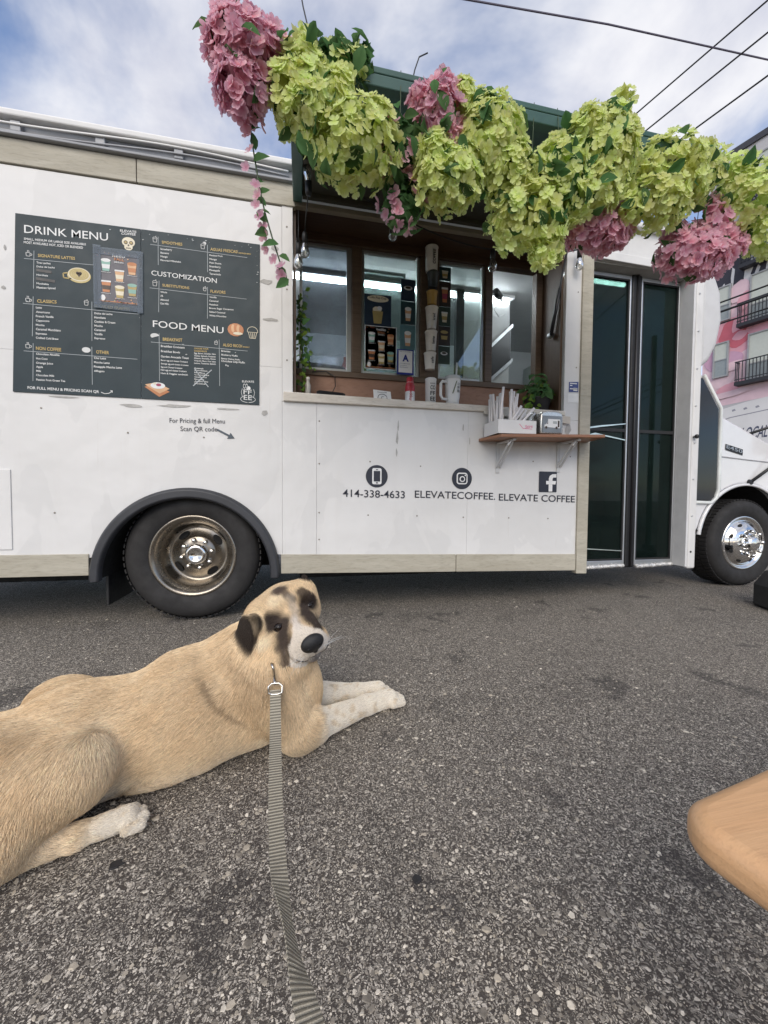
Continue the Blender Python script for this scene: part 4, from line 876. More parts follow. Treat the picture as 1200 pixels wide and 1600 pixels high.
fp_, sh = drinks_poster('drinks_poster', 'small navy fall drinks sheet taped over the slate menu', 'poster', -1.027, -0.829, 1.722, 1.985, -0.0085)
TAPE = pane_glass('clear_tape', (0.82, 0.86, 0.90), 0.012, 0.3, 0.22, (0.22, 0.27, 0.33))
for (a, b, c, d, tl) in ((-1.045, -0.820, 1.965, 2.002, .002), (-1.042, -0.818, 1.690, 1.722, -.004), (-1.046, -1.010, 1.69, 2.012, .0), (-0.842, -0.814, 1.68, 2.0, .003)):
    MB().prism([(a, -0.0125-abs(tl)*.2, c), (b, -0.0125-abs(tl)*.2, c+tl), (b+tl, -0.0125-abs(tl)*.2, d+tl), (a+tl, -0.0125-abs(tl)*.2, d)], (0, -.0004-abs(tl)*.05, 0)).build('tape_strip', TAPE, fp_)

# ------------------------------------------------------------------ sheets and cards in the serving window
wp, sh = drinks_poster('drinks_poster', 'dark fall drinks sheet behind the middle pane, left of the A card', 'poster', 0.428, 0.636, 1.574, 1.850, WY+0.002)
for i in range(4):
    x, z = ((.428, 1.574), (.632, 1.574), (.428, 1.846), (.632, 1.846))[i]
MB().box(.424, .64, WY+.0005, WY+.0018, 1.570, 1.854).build('white_border', WVINYL, wp)
a_ = thing('grade_card', 'white card with a big blue letter A in a blue border', 'card', (0.70, WY, 1.54))
c_ = MB().box(0.641, 0.757, WY-.0135, WY-.012, 1.543, 1.710).build('card_border', plain('card_blue', (0.012, 0.025, 0.22), 0.4), a_)
MB().box(0.652, 0.747, WY-.0150, WY-.0136, 1.556, 1.702).build('card_sheet', WVINYL, c_)
mb = letter(MB(), 'A', (0.700, WY-.0155, 1.632), width=0.044, height=0.042, weight=.05, align='C'); decal(mb, 'letter_a', plain('card_blue', (0, 0, 0)), c_)
mb = MB()
for i, s_ in enumerate(('HEALTH DEPARTMENT', 'CITY OF MILWAUKEE', 'Food Grade A', 'Mobile Restaurant')): letter(mb, s_, (0.660, WY-.0155, (1.692, 1.612, 1.600, 1.588)[i]), width=(0.08, 0.07, 0.05, 0.058)[i], height=0.006, weight=.01)
decal(mb, 'card_print', plain('card_grey_print', (0.2, 0.22, 0.3), 0.5), c_)
def photo_sheet(name, label, x0, x1, z0, z1, bgc, kind, y=WY+0.004):
    r = thing(name, label, 'poster', ((x0+x1)/2, y, z0)); s_ = MB().box(x0, x1, y-.0012, y, z0, z1).build('paper_sheet', plain('sheet_'+bgc[0], bgc[1], 0.4, var=0.35, scale=12), r)
    mb = MB(); cx, cz, w_, h = (x0+x1)/2, (z0+z1)/2, x1-x0, z1-z0
    if kind == 'cup': drink(mb, cx, cz-h*.04, w_*.42, h*.62, 5, 0, y-.002, True)
    elif kind == 'tea': drink(mb, cx, cz, w_*.5, h*.66, 4, 6, y-.002)
    elif kind == 'latte': drink(mb, cx, cz, w_*.5, h*.62, 1, 2, y-.002)
    elif kind == 'mocha': drink(mb, cx, cz, w_*.62, h*.60, 3, 2, y-.002, True)
    elif kind == 'saucer': ell(mb, cx, cz+h*.1, w_*.3, h*.10, y=y-.002, mi=0); ell(mb, cx, cz+h*.12, w_*.2, h*.06, y=y-.0026, mi=3)
    elif kind == 'pup': ell(mb, cx-.005, cz+h*.02, w_*.17, h*.10, y=y-.002, mi=1, n=9); ell(mb, cx+.012, cz+h*.07, w_*.09, h*.07, y=y-.0022, mi=0, n=8); flat(mb, [(cx-w_*.15, z0+.014), (cx+w_*.13, z0+.014), (cx+w_*.19, cz-.006), (cx-w_*.2, cz-.006)], y-.0024, 2); ell(mb, cx, z1-h*.13, w_*.40, h*.11, y=y-.002, mi=1)
    mb.build('printed_picture', PM, s_, fixn=False)
    if kind == 'pup': decal(letter(MB(), 'Lulu Pup Cup', (cx, y-.0035, z1-h*.13), width=w_*.62, height=.014, align='C', weight=.01), 'dark_lettering', DKB, s_)
    return r
NAVY = ('navy', (0.02, 0.035, 0.06)); TEAL = ('teal', (0.02, 0.05, 0.06)); GRN = ('green', (0.03, 0.05, 0.035)); SUNNY = ('sunny', (0.10, 0.20, 0.22)); GLS = ('brownish', (0.04, 0.03, 0.025))
photo_sheet('treat_poster', 'dark blue pup cup sheet above the fall drinks sheet in window', .420, .602, 1.856, 2.058, NAVY, 'pup')
photo_sheet('drink_photo', 'dark sheet with a white saucer, topmost of three beside the middle mullion', .668, .768, 2.040, 2.182, NAVY, 'saucer')
photo_sheet('drink_photo', 'grey-green sheet with a tall frothy cup, second of three beside the middle mullion', .668, .770, 1.885, 2.036, TEAL, 'cup')
photo_sheet('drink_photo', 'blue and yellow sheet with a cup just above the A card', .664, .772, 1.716, 1.880, SUNNY, 'cup')
for i, (z0, z1, b, kd, lb) in enumerate(((2.205, 2.295, TEAL, 'latte', 'dim teal photo sheet at the top of the column right of the cups'), (2.03, 2.200, GLS, 'tea', 'photo sheet of a red drink on a white saucer right of the cups'), (1.90, 2.026, GRN, 'latte', 'photo sheet of a layered brown and cream drink right of the cups'),
        (1.765, 1.896, GLS, 'mocha', 'photo sheet of a dark mocha glass right of the hanging cups'), (1.64, 1.760, GRN, 'saucer', 'pale green sheet lowest in the column right of the hanging cups'))): photo_sheet('drink_photo', lb, .936, 1.022, z0, z1, b, kd)
sg = thing('counter_sign', 'small white card with a ringed mark leaning on the counter', 'sign', (0.52, 0.12, 1.30)); s_ = MB().prism([(0.462, 0.10, 1.301), (0.578, 0.10, 1.301), (0.573, 0.125, 1.392), (0.460, 0.125, 1.399)], (0, .003, 0)).build('card_sheet', WVINYL, sg)
mb = MB(); arc_line(mb, [(0.517+.03*math.cos(a), 1.345+.026*math.sin(a)) for a in np.linspace(0, 6.3, 24)], y=0, w=.0016); letter(mb, 'Powered by', (0.517, 0, 1.380), width=.06, height=.008, align='C'); letter(mb, 'C', (0.517, 0, 1.337), height=.02, align='C')
mb.v = [(x, 0.0975+(z-1.301)*0.26, z) for x, y, z in mb.v]; decal(mb, 'card_print', INK, s_)

# ------------------------------------------------------------------ cups on the post, things on the counter
PAPERW = plain('paper_cup_white', (0.72, 0.70, 0.64), 0.55, var=0.08); PLASTC = plain('clear_cup_plastic', (0.62, 0.58, 0.50), 0.25, var=0.2)
def wrap_text(parent, s, cx, cy, r, z, h, mat, spread=None, vertical=False, ang0=-90, name='cup_lettering'):
    mb = MB(); letter(mb, s, (0, 0, 0), height=h, width=spread, weight=.02, align='C')
    out = []
    for x, y, z_ in mb.v:
        if vertical: x, z_ = -z_+h*.4, x
        a = rad(ang0)+x/r; out.append((cx+(r+.0012)*math.cos(a), cy+(r+.0012)*math.sin(a), z+z_))
    mb.v = out; return mb.build(name, mat, parent, fixn=False)
KC = plain('cup_black_print', (0.03, 0.03, 0.03), 0.5)
def tapercup(name, label, cx, cy, z0, z1, r0, r1, mat, lid=None, print_=None, inv=False, prints='CAFE'):
    r0 *= .84; r1 *= .84; r = thing(name, label, 'cup', (cx, cy, z0), 'sample cups hung down the window post'); h = z1-z0
    b = MB().lathe([(0, 0), (r0, 0), (r0*1.0, 0.003), (r1, h-.006), (r1+.003, h-.003), (r1+.002, h), (r1-.003, h-.002), (r0-.003, .006), (0, .006)], (cx, cy, z0), (0, 0, 1), 28).build('cup_body', mat, r, smooth=True)
    if lid: 
        zl = z0-.012 if inv else z1-.003
        MB().lathe([(r1+.002, 0), (r1+.004, .006), (r1-.004, .014), (0, .014)], (cx, cy, zl), (0, 0, 1), 28).build('cup_lid', lid, r, smooth=True)
    if print_: wrap_text(b, prints, cx, cy, (r0+r1)/2+.0028, (z0+z1)/2, .020, print_, vertical=True, ang0=-82)
    return r
px_ = 0.868; py_ = WY-.062
tapercup('paper_cup', 'tall cream paper cup, topmost on the window post', px_-.008, py_, 2.215, 2.372, .046, .050, PAPERW, None, KC, prints='COFFEE')
tapercup('paper_cup', 'dark cup with a small tan label below the tall cream cup', px_+.002, py_, 2.108, 2.205, .036, .044, plain('cup_dark', (0.03, 0.035, 0.035), 0.4), BLACKP)
tapercup('paper_cup', 'ochre yellow cup with a dark lid on the window post', px_-.002, py_, 1.995, 2.085, .036, .042, plain('cup_ochre', (0.42, 0.25, 0.05), 0.5, var=.3), BLACKP)
tapercup('plastic_cup', 'large pale printed cup under the ochre cup on the post', px_-.004, py_, 1.835, 1.980, .036, .050, PLASTC, None, KC, prints='iced')
tapercup('plastic_cup', 'pale printed cup, second from the bottom of the post', px_-.006, py_, 1.690, 1.822, .038, .048, PLASTC, None, KC, prints='latte')
tapercup('paper_cup', 'small pale cup lowest on the window post', px_-.012, py_, 1.570, 1.680, .038, .047, PAPERW, None, KC, prints='cafe')
CT = 1.3005
can = thing('spray_can', 'slim white and red canister standing on the counter', 'canister', (0.695, .10, CT)); cb = MB().lathe([(0, 0), (.030, 0), (.031, .004), (.031, .125), (.024, .140), (.024, .150), (0, .150)], (0.695, .10, CT), (0, 0, 1), 24).build('can_body', plain('can_white', (0.74, 0.74, 0.74), 0.35), can, smooth=True)
MB().lathe([(.0315, .090), (.0318, .126), (.0245, .142), (.022, .178), (.018, .183), (0, .183)], (0.695, .10, CT), (0, 0, 1), 20).build('can_cap', plain('can_red', (0.45, 0.035, 0.05), 0.35, var=.5, scale=25), can, smooth=True)
wrap_text(cb, 'whipped', 0.695, .10, .032, CT+.06, .018, plain('can_red_print', (0.4, 0.03, 0.04), 0.4), vertical=True, ang0=-100)
cup = thing('paper_cup', 'white cup printed COFFEE beside the handled tumbler', 'cup', (0.834, .10, CT)); cb = MB().lathe([(0, 0), (.033, 0), (.036, .172), (.038, .175), (.037, .181), (.031, .186), (0, .186)], (0.834, .10, CT), (0, 0, 1), 28).build('cup_body', WVINYL, cup, smooth=True)
for i, s_ in enumerate(('CO', 'FF', 'EE')): wrap_text(cb, s_, 0.834, .10, .0355, CT+.108-i*.036, .026, KC, spread=.034, ang0=-84)
wrap_text(cb, 'ELEVATE', 0.834, .10, .0355, CT+.142, .008, KC, spread=.034, ang0=-84)
tb = thing('tumbler', 'white handled tumbler with a clear straw on the counter', 'tumbler', (0.985, .10, CT)); tbd = MB().lathe([(0, 0), (.040, 0), (.043, .05), (.047, .075), (.051, .182), (.049, .188), (0, .188)], (0.985, .10, CT), (0, 0, 1), 32).build('tumbler_body', WVINYL, tb, smooth=True)
MB().lathe([(.052, 0), (.054, .008), (.050, .022), (.030, .028), (0, .028)], (0.985, .10, CT+.186), (0, 0, 1), 28).build('tumbler_lid', plain('lid_clear_grey', (0.55, 0.57, 0.57), 0.15), tb, smooth=True)
MB().tube([(0.945, .085, CT+.165), (0.905, .075, CT+.168), (0.893, .072, CT+.15), (0.893, .072, CT+.075), (0.905, .075, CT+.055), (0.945, .088, CT+.055)], .009, 10).build('tumbler_handle', WVINYL, tb, smooth=True)
MB().tube([(1.008, .10, CT+.19), (1.012, .098, CT+.30)], .006, 10).build('straw', plain('clear_straw', (0.6, 0.64, 0.64), 0.1), tb, smooth=True)
for i, s_ in enumerate(('CO', 'FF', 'EE')): wrap_text(tbd, s_, 0.985, .10, .0505, CT+.142-i*.022, .016, KC, spread=.020, ang0=-62)
mb = MB(); 
for k_ in range(7): a = rad(-108+k_*4); mb.add([(0.985+.0515*math.cos(a+dx), .10+.0515*math.sin(a+dx), CT+.09+.011*k_+dz) for dx, dz in ((-.10, 0), (0, -.006), (.16, .014), (0, .012))], [(0, 1, 2, 3)])
decal(mb, 'leaf_print', plain('leaf_print_green', (0.16, 0.18, 0.12), 0.5), tbd)
tp = thing('card_reader', 'black tilted card terminal with a cord on the counter', 'card terminal', (0.19, .13, CT)); MB().prism([(0.10, .06, CT), (0.28, .06, CT), (0.278, .08, CT+.05), (0.268, .11, CT+.062), (0.115, .11, CT+.070), (0.102, .08, CT+.058)], (0, .07, 0)).build('terminal_body', BLACKP, tp, bevel=.008)
MB().tube([(0.20, .17, CT+.065), (0.225, .19, CT+.12), (0.225, .22, CT+.19), (0.17, .235, CT+.225), (0.08, .235, CT+.215)], .003, 6).build('cord', BLACKP, tp, smooth=True)
jr = thing('syrup_bottle', 'narrow grey bottle at the left end of the counter', 'bottle', (0.052, .11, CT)); MB().lathe([(0, 0), (.017, 0), (.017, .095), (.010, .115), (.010, .135), (0, .135)], (0.052, .11, CT), (0, 0, 1), 16).build('bottle_body', plain('bottle_grey', (0.42, 0.40, 0.37), 0.3, var=.3), jr, smooth=True)
MB().lathe([(.012, .126), (.012, .142), (0, .144)], (0.052, .11, CT), (0, 0, 1), 12).build('bottle_cap', plain('cap_pale', (0.6, 0.58, 0.54), 0.4), jr)

# things inside: strip lamp, oven, coffee machine, camera
lamp = thing('strip_light', 'long glowing fluorescent tube under the truck ceiling', 'strip light', (0.8, .95, 2.49)); lb = MB().box(-0.55, 1.88, .90, 1.0, 2.497, 2.521).build('lamp_housing', plain('lamp_white', (0.75, 0.75, 0.75), 0.4), lamp)
em = NT('tube_glow'); em.p(base=(0.9, 0.95, 1.0), emit=(0.86, 0.95, 1.0), estr=42.0)
MB().tube([(-0.5, .95, 2.482), (1.84, .95, 2.482)], .014, 10).build('tube', em.m, lamp, smooth=True)
lamp2 = thing('strip_light', 'short glowing tube under the ceiling behind the folding door', 'strip light', (2.25, .4, 2.45)); MB().box(1.98, 2.60, .35, .45, 2.455, 2.521).build('lamp_housing', plain('lamp_white', (0, 0, 0)), lamp2); MB().tube([(2.02, .40, 2.435), (2.56, .40, 2.435)], .014, 10).build('tube', em.m, lamp2, smooth=True)
bk = thing('standin', 'round white bucket added behind the left door leaf to suggest a reflection', 'standin', (2.22, .34, .302)); MB().lathe([(0, 0), (.085, 0), (.10, .22), (.104, .225), (.10, .23), (.092, .22), (.08, .01), (0, .01)], (2.22, .34, .302), (0, 0, 1), 24).build('standin_body', WVINYL, bk, smooth=True)  # added white form standing in for a pale reflection low in the door
bk = thing('standin_box', 'tan box added behind the right door leaf to suggest a reflection', 'box', (2.58, .36, .302)); MB().box(2.47, 2.69, .24, .48, .302, .50).build('box_body', plain('kraft_card', (.42, .30, .18), .7), bk, bevel=.004)  # added tan form, likewise standing in for a reflection in the glass
mv = thing('microwave_oven', 'pale grey microwave oven on the wall shelf behind the hazy pane', 'microwave', (0.15, 1.9, 1.98)); b_ = MB().box(-0.08, 0.40, 1.80, 2.10, 1.976, 2.17).build('oven_body', plain('oven_grey', (0.55, 0.57, 0.58), 0.4), mv, bevel=.008); MB().box(-0.05, 0.27, 1.790, 1.799, 2.0, 2.15).build('oven_door', plain('oven_door_grey', (0.40, 0.42, 0.44), 0.3), b_)
cm = thing('coffee_machine', 'low black coffee machine below the microwave', 'coffee machine', (0.1, 1.0, 1.3)); b_ = MB().prism([(-0.10, .75, 1.3), (0.36, .75, 1.3), (0.40, .75, 1.66), (0.34, .75, 1.74), (-0.02, .75, 1.76), (-0.10, .75, 1.68)], (0, .45, 0)).build('machine_body', plain('machine_black', (0.02, 0.022, 0.025), 0.3), cm, bevel=.02)
for x in (0.02, 0.24): MB().lathe([(.03, 0), (.03, .05), (0, .05)], (x, .735, 1.45), (0, 1, 0), 14).build('group_head', CHROME, b_)
MB().box(-0.10, 0.36, .72, 1.25, 0.9, 1.299).build('machine_stand', DARKIN, b_)
cc = thing('security_camera', 'small black camera on a wall arm inside the right window', 'camera', (1.72, .9, 2.48)); b_ = MB().lathe([(0, 0), (.030, 0), (.032, .09), (.02, .10), (0, .10)], (1.70, .84, 2.46), (-.75, -.6, .1), 16).build('camera_body', BLACKP, cc, smooth=True); MB().tube([(1.70, .84, 2.46), (1.76, .90, 2.44), (1.76, .93, 2.52)], .008, 8).build('camera_arm', WVINYL, cc)
MB().tube([(1.72, .86, 2.44), (1.68, .9, 2.38), (1.74, .92, 2.33), (1.79, .92, 2.36)], .004, 6).build('cable', WVINYL, cc, smooth=True)
r_ = random.Random(21)
for i, (x, c_) in enumerate(((-.62, (.30, .12, .04)), (-.52, (.45, .30, .08)), (-.42, (.08, .05, .03)), (.48, (.40, .10, .08)), (.58, (.55, .42, .20)), (.68, (.20, .24, .10)))):
    b_ = thing('syrup_bottle', ('amber', 'honey yellow', 'dark brown', 'red', 'tan', 'olive')[i]+' syrup bottle on the back shelf inside the truck', 'bottle', (x, 1.95, 1.976), 'syrup bottles on the back shelf')
    MB().lathe([(0, 0), (.036, 0), (.036, .15), (.014, .20), (.014, .25), (0, .25)], (x, 1.95, 1.976), (0, 0, 1), 14).build('bottle_body', plain('syrup_%d' % i, c_, .2), b_, smooth=True); MB().lathe([(.016, .245), (.016, .275), (0, .28)], (x, 1.95, 1.976), (0, 0, 1), 10).build('bottle_cap', WVINYL, b_)
for i, x in enumerate((.85, .96, 1.07)):
    b_ = thing('cup_stack', ('tall', 'middle', 'short')[i]+' stack of white paper cups on the lower back shelf', 'cup stack', (x, 1.95, 1.646), 'cup stacks on the back shelf')
    for k in range(7-2*i): MB().lathe([(0, 0), (.032, 0), (.042, .11), (.044, .113), (.042, .116), (.038, .113)], (x, 1.95, 1.646+k*.022), (0, 0, 1), 16).build('paper_cup', PAPERW, b_, smooth=True)
ms = thing('oven_rack', 'steel rack with dark trays seen through the third pane', 'rack', (1.05, 1.6, 1.3))
for z in (1.40, 1.58, 1.76): MB().box(0.72, 1.3, 1.35, 1.85, z, z+.02).build('tray', ALU, ms)
for x, y in ((.72, 1.35), (1.28, 1.35), (.72, 1.83), (1.28, 1.83)): MB().box(x, x+.02, y, y+.02, 0.9, 1.9).build('upright', ALU, ms)
MB().box(0.76, 1.26, 1.38, 1.80, 0.92, 1.38).build('cold_box', DARKIN, ms)

# ------------------------------------------------------------------ things on the outside shelf
def shz(x): return 1.0955+(x-1.155)*0.031     # shelf top
bx = thing('straw_box', 'white open cardboard box with a pink script mark on the shelf', 'box', (1.27, -.13, shz(1.27))); z0 = shz(1.15)-.0; CARD = plain('white_card', (0.72, 0.71, 0.70), 0.6, var=.05)
x0, x1, y0, y1 = 1.150, 1.400, -.215, -.03; zt = z0+.086
B4 = lambda a, b, c, d, e, f: MB().box(a, b, c, d, e, f)
fr_ = MB().prism([(x0, y0, z0+.004), (x1, y0, z0+.009), (x1, y0, zt), (x0, y0, zt)], (0, .003, 0)).build('box_front', CARD, bx)
B4(x0, x1, y1-.003, y1, z0+.009, zt).build('box_back', CARD, bx); B4(x0, x0+.003, y0+.0035, y1-.0035, z0+.005, zt).build('box_side', CARD, bx); B4(x1-.003, x1, y0+.0035, y1-.0035, z0+.009, zt).build('box_side', CARD, bx)
B4(x0+.004, x1-.004, y0+.004, y1-.004, z0+.008, z0+.011).build('box_base', CARD, bx)
PINK = plain('pink_print', (0.65, 0.22, 0.32), 0.5)
mb = letter(MB(), 'Stirs', (1.325, y0-.0008, z0+.038), width=.05, height=.020, ex=(1, 0, .12), weight=.02); flat(mb, [(1.285, z0+.062), (1.31, z0+.036), (1.372, z0+.034), (1.372, z0+.037), (1.312, z0+.040), (1.289, z0+.064)], y0-.0008); decal(mb, 'script_print', PINK, fr_)
PAPS = plain('paper_wrapped_straw', (0.74, 0.71, 0.70), 0.6, var=.12, scale=20)
r_ = random.Random(12)
st_ = MB().tube([(0, 0, 0), (0, 0, .1), (0, 0, .245)], [.0078, .0082, .0076], 8)
proto = None
for i in range(36):
    fan = i/35; bx_ = 1.165+.13*r_.random(); by_ = -.20+.15*r_.random(); lean = -.12+.30*fan*r_.uniform(.6, 1.2) if i < 28 else r_.uniform(.5, .8)
    o = st_.build('wrapped_straw', PAPS, smooth=True) if proto is None else copy_part(proto, None)
    if proto is None: proto = o
    o.parent = None; o.location = (bx_+(.02 if i >= 28 else 0), by_, z0+.016); o.rotation_euler = (r_.uniform(-.12, .10), lean, 0); o.scale = (1, 1, r_.uniform(.84, 1.06) if i < 28 else r_.uniform(.68, .82))
    tag(o, 'paper wrapped straw standing in the white shelf box', 'straw', 'wrapped straws in the white box')
CL = pane_glass('clear_bag', (0.86, 0.90, 0.88), 0.30, 0.10, 0.30, (0.62, 0.66, 0.64))
mb = MB(); n = 12; r_ = random.Random(2); vs = []
for j in range(5):
    for i in range(n): 
        a = 2*math.pi*i/n; k_ = 1-.14*j+.10*r_.random(); vs.append((1.345+.022*j+.042*k_*math.cos(a), -.125+.055*k_*math.sin(a), z0+.045+.026*j+.012*r_.random()))
fs = [(j*n+i, j*n+(i+1) % n, (j+1)*n+(i+1) % n, (j+1)*n+i) for j in range(4) for i in range(n)]+[tuple(range(4*n, 5*n))]
tag(mb.add(vs, fs).build('plastic_bag', CL, smooth=True), 'clear crumpled plastic bag in the straw box', 'plastic bag')
nd = thing('napkin_dispenser', 'chrome napkin dispenser with a truck picture on its face', 'napkin dispenser', (1.51, -.13, shz(1.51))); z0 = shz(1.44)+.004
out = [(1.438, z0), (1.594, z0+.003), (1.594, z0+.118), (1.584, z0+.134), (1.545, z0+.142), (1.487, z0+.142), (1.448, z0+.134), (1.438, z0+.118)]
b_ = MB().prism([(x, -.20, z) for x, z in out], (0, .155, 0)).build('dispenser_case', plain('brushed_steel', (0.55, 0.53, 0.49), 0.28, 0.9, var=.1, stretch=(2, 2, 20)), nd, bevel=.008, smooth=True)
MB().prism([(1.450, -.2015, z0+.010), (1.582, -.2015, z0+.012), (1.582, -.2015, z0+.112), (1.450, -.2015, z0+.112)], (0, -.002, 0)).build('face_plate', plain('face_grey', (0.20, 0.22, 0.24), 0.35), nd, bevel=.001)
mb = MB(); q = -.2045; zc0 = z0+.032
flat(mb, [(1.486, zc0+.010), (1.570, zc0+.006), (1.570, zc0+.060), (1.486, zc0+.060)], q, 0); flat(mb, [(1.462, zc0+.008), (1.4855, zc0+.010), (1.4855, zc0+.046), (1.474, zc0+.028), (1.462, zc0+.024)], q, 0)
flat(mb, [(1.478, zc0+.030), (1.486, zc0+.030), (1.486, zc0+.044)], q-.0005, 1); flat(mb, [(1.520, zc0+.032), (1.548, zc0+.032), (1.548, zc0+.048), (1.520, zc0+.048)], q-.0005, 2); flat(mb, [(1.553, zc0+.012), (1.565, zc0+.012), (1.565, zc0+.052), (1.553, zc0+.052)], q-.0005, 1)
for x in (1.474, 1.545): ell(mb, x, zc0+.008, .008, .008, y=q-.0007, n=14, mi=1)
mb.build('truck_picture', [WVINYL, DKB, plain('pic_grey', (0.4, 0.42, 0.42), 0.5)], nd, fixn=False)

# ------------------------------------------------------------------ string lights
CORD = plain('black_cord', (0.012, 0.012, 0.012), 0.5); BULB = pane_glass('bulb_glass', (0.88, 0.88, 0.86), 0.14, 0.02, 0.06, (0.5, 0.5, 0.48)); FIL = plain('filament', (0.6, 0.5, 0.35), 0.3, .5)
sl_ = thing('string_light', 'black festoon cord with clear bulbs strung under the open hatch', 'string light', (0.6, -.05, 2.3))
def sag(a, b, s_, n=12): a, b = Vector(a), Vector(b); return [a.lerp(b, t_)-Vector((0, 0, s_*4*t_*(1-t_))) for t_ in np.linspace(0, 1, n)]
for (a, b, s_) in (((0.0, -.42, 2.31), (0.545, -.10, 2.345), .015), ((0.545, -.10, 2.345), (1.19, -.02, 2.28), .03), ((1.19, -.02, 2.28), (1.79, -.05, 2.345), .03)): MB().tube(sag(a, b, s_), .0045, 6).build('cord', CORD, sl_, smooth=True)
def bulb(x, y, z, up=1):
    s_ = MB().lathe([(0, .062), (.012, .060), (.0155, .045), (.0155, .0), (0, 0)], (x, y, z), (0, 0, up), 14).build('socket', CORD, sl_, smooth=True)
    MB().lathe([(.012, 0), (.016, -.012), (.024, -.034), (.0265, -.050), (.022, -.068), (.011, -.078), (0, -.080)], (x, y, z), (0, 0, up), 20).build('bulb', BULB, s_, smooth=True, fixn=False)
    MB().tube([(x, y, z-.006*up), (x-.004, y, z-.03*up), (x+.004, y, z-.045*up), (x, y, z-.06*up)], .0012, 5).build('filament', FIL, s_)
bulb(0.527, -.10, 2.275); bulb(1.195, -.02, 2.225); bulb(1.795, -.05, 2.290); bulb(0.030, -.06, 2.135); bulb(-0.005, -.06, 2.07); bulb(0.043, -.40, 2.215, -1)
MB().tube([(0.043, -.40, 2.205), (0.040, -.30, 2.19), (0.035, -.12, 2.24), (0.030, -.06, 2.19)], .003, 6).build('cord', CORD, sl_, smooth=True)
MB().tube([(-0.005, -.06, 2.13), (-0.004, -.03, 2.33)], .003, 6).build('cord', CORD, sl_, smooth=True); MB().tube([(1.795, -.05, 2.35), (1.795, -.045, 2.375)], .004, 6).build('cord', CORD, sl_)

# ------------------------------------------------------------------ overhead lines
fdir = Vector((-0.2385, 0.9711, 0))
for (p, lb, r_) in (((10.4, 5.02, 12.06), 'topmost of the three parallel black power lines over the mural building', .022), ((10.4, 5.00, 11.33), 'middle of the three parallel black power lines over the mural building', .022), ((10.4, 4.96, 10.35), 'lowest of the three parallel black power lines seen against the sky', .022),
      ((10.44, 4.86, 5.62), 'upper of three thin cables crossing in front of the mural', .020), ((10.44, 4.86, 5.39), 'middle of three thin cables crossing in front of the mural', .026), ((10.44, 4.86, 5.10), 'lowest of three thin cables crossing in front of the mural', .018)):
    p = Vector(p); tag(MB().tube([p-fdir*25, p-fdir*10, p, p+fdir*20, p+fdir*60], r_, 6).build('power_line', CORD, smooth=True), lb, 'cable', 'power lines beside the street')
tag(MB().tube([(-9, 6, 11.5), (3.39, 6, 11.43), (7.05, 6, 11.80), (11.85, 6, 12.10), (24, 6, 13.2)], .02, 6).build('power_line', plain('violet_grey_cable', (0.10, 0.09, 0.13), 0.6)), 'single twisted line crossing the sky from left to right', 'cable')
# ------------------------------------------------------------------ artificial flowers along the hatch edge
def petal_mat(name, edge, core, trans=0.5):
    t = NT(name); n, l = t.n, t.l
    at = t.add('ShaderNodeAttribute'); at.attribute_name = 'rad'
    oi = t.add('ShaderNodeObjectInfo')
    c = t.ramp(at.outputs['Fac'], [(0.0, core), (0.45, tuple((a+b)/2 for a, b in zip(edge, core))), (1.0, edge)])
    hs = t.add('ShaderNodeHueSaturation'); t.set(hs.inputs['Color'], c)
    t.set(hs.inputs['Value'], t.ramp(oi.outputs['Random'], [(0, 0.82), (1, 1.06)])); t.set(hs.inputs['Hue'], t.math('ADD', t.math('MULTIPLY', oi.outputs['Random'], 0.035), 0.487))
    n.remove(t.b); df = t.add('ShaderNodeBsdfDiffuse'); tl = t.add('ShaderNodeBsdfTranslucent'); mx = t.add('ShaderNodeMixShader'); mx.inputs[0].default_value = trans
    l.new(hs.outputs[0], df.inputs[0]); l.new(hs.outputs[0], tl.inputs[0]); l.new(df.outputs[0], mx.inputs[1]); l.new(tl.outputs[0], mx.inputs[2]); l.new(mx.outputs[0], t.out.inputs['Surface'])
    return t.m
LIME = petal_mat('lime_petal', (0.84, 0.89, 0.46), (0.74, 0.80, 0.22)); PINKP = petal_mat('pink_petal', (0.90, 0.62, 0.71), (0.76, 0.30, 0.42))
LEAFG = petal_mat('dark_leaf', (0.13, 0.24, 0.10), (0.08, 0.16, 0.06), 0.35); LEAFL = petal_mat('light_leaf', (0.22, 0.33, 0.07), (0.13, 0.22, 0.04), 0.3)
def floret_mesh(name, mat, size, petals, seed, cup=0.35, width=0.62):
    r = random.Random(seed); vs, fs, at = [], [], []
    for p in range(petals):
        a = 2*math.pi*p/petals+r.uniform(-.15, .15); ca, sa = math.cos(a), math.sin(a); s = size*r.uniform(.88, 1.1); tw = r.uniform(-.25, .25); c_ = cup+r.uniform(-.15, .2)
        o = len(vs)
        for (u, w_) in ((0.06, 0.10), (0.42, 0.46), (0.78, 0.60), (1.0, 0.34)):
            for k_, q in ((-1, 0), (0, -.05), (1, 0)):
                x = u*s*(1.0 if k_ else 1.04 if u == 1.0 else 1.0); y = k_*w_*s*width; z = s*(c_*u*u*0.55+abs(k_)*.10*u+q*.8*u)+tw*y*.5
                vs.append((x*ca-y*sa, x*sa+y*ca, z)); at.append(u)
        for i in range(3):
            for j in range(2): fs.append((o+i*3+j, o+i*3+j+1, o+i*3+j+4, o+i*3+j+3))
    me = bpy.data.meshes.new(name); me.from_pydata(vs, [], fs); me.materials.append(mat)
    me.attributes.new('rad', 'FLOAT', 'POINT').data.foreach_set('value', at)
    me.polygons.foreach_set('use_smooth', [True]*len(fs)); me.update(); return me
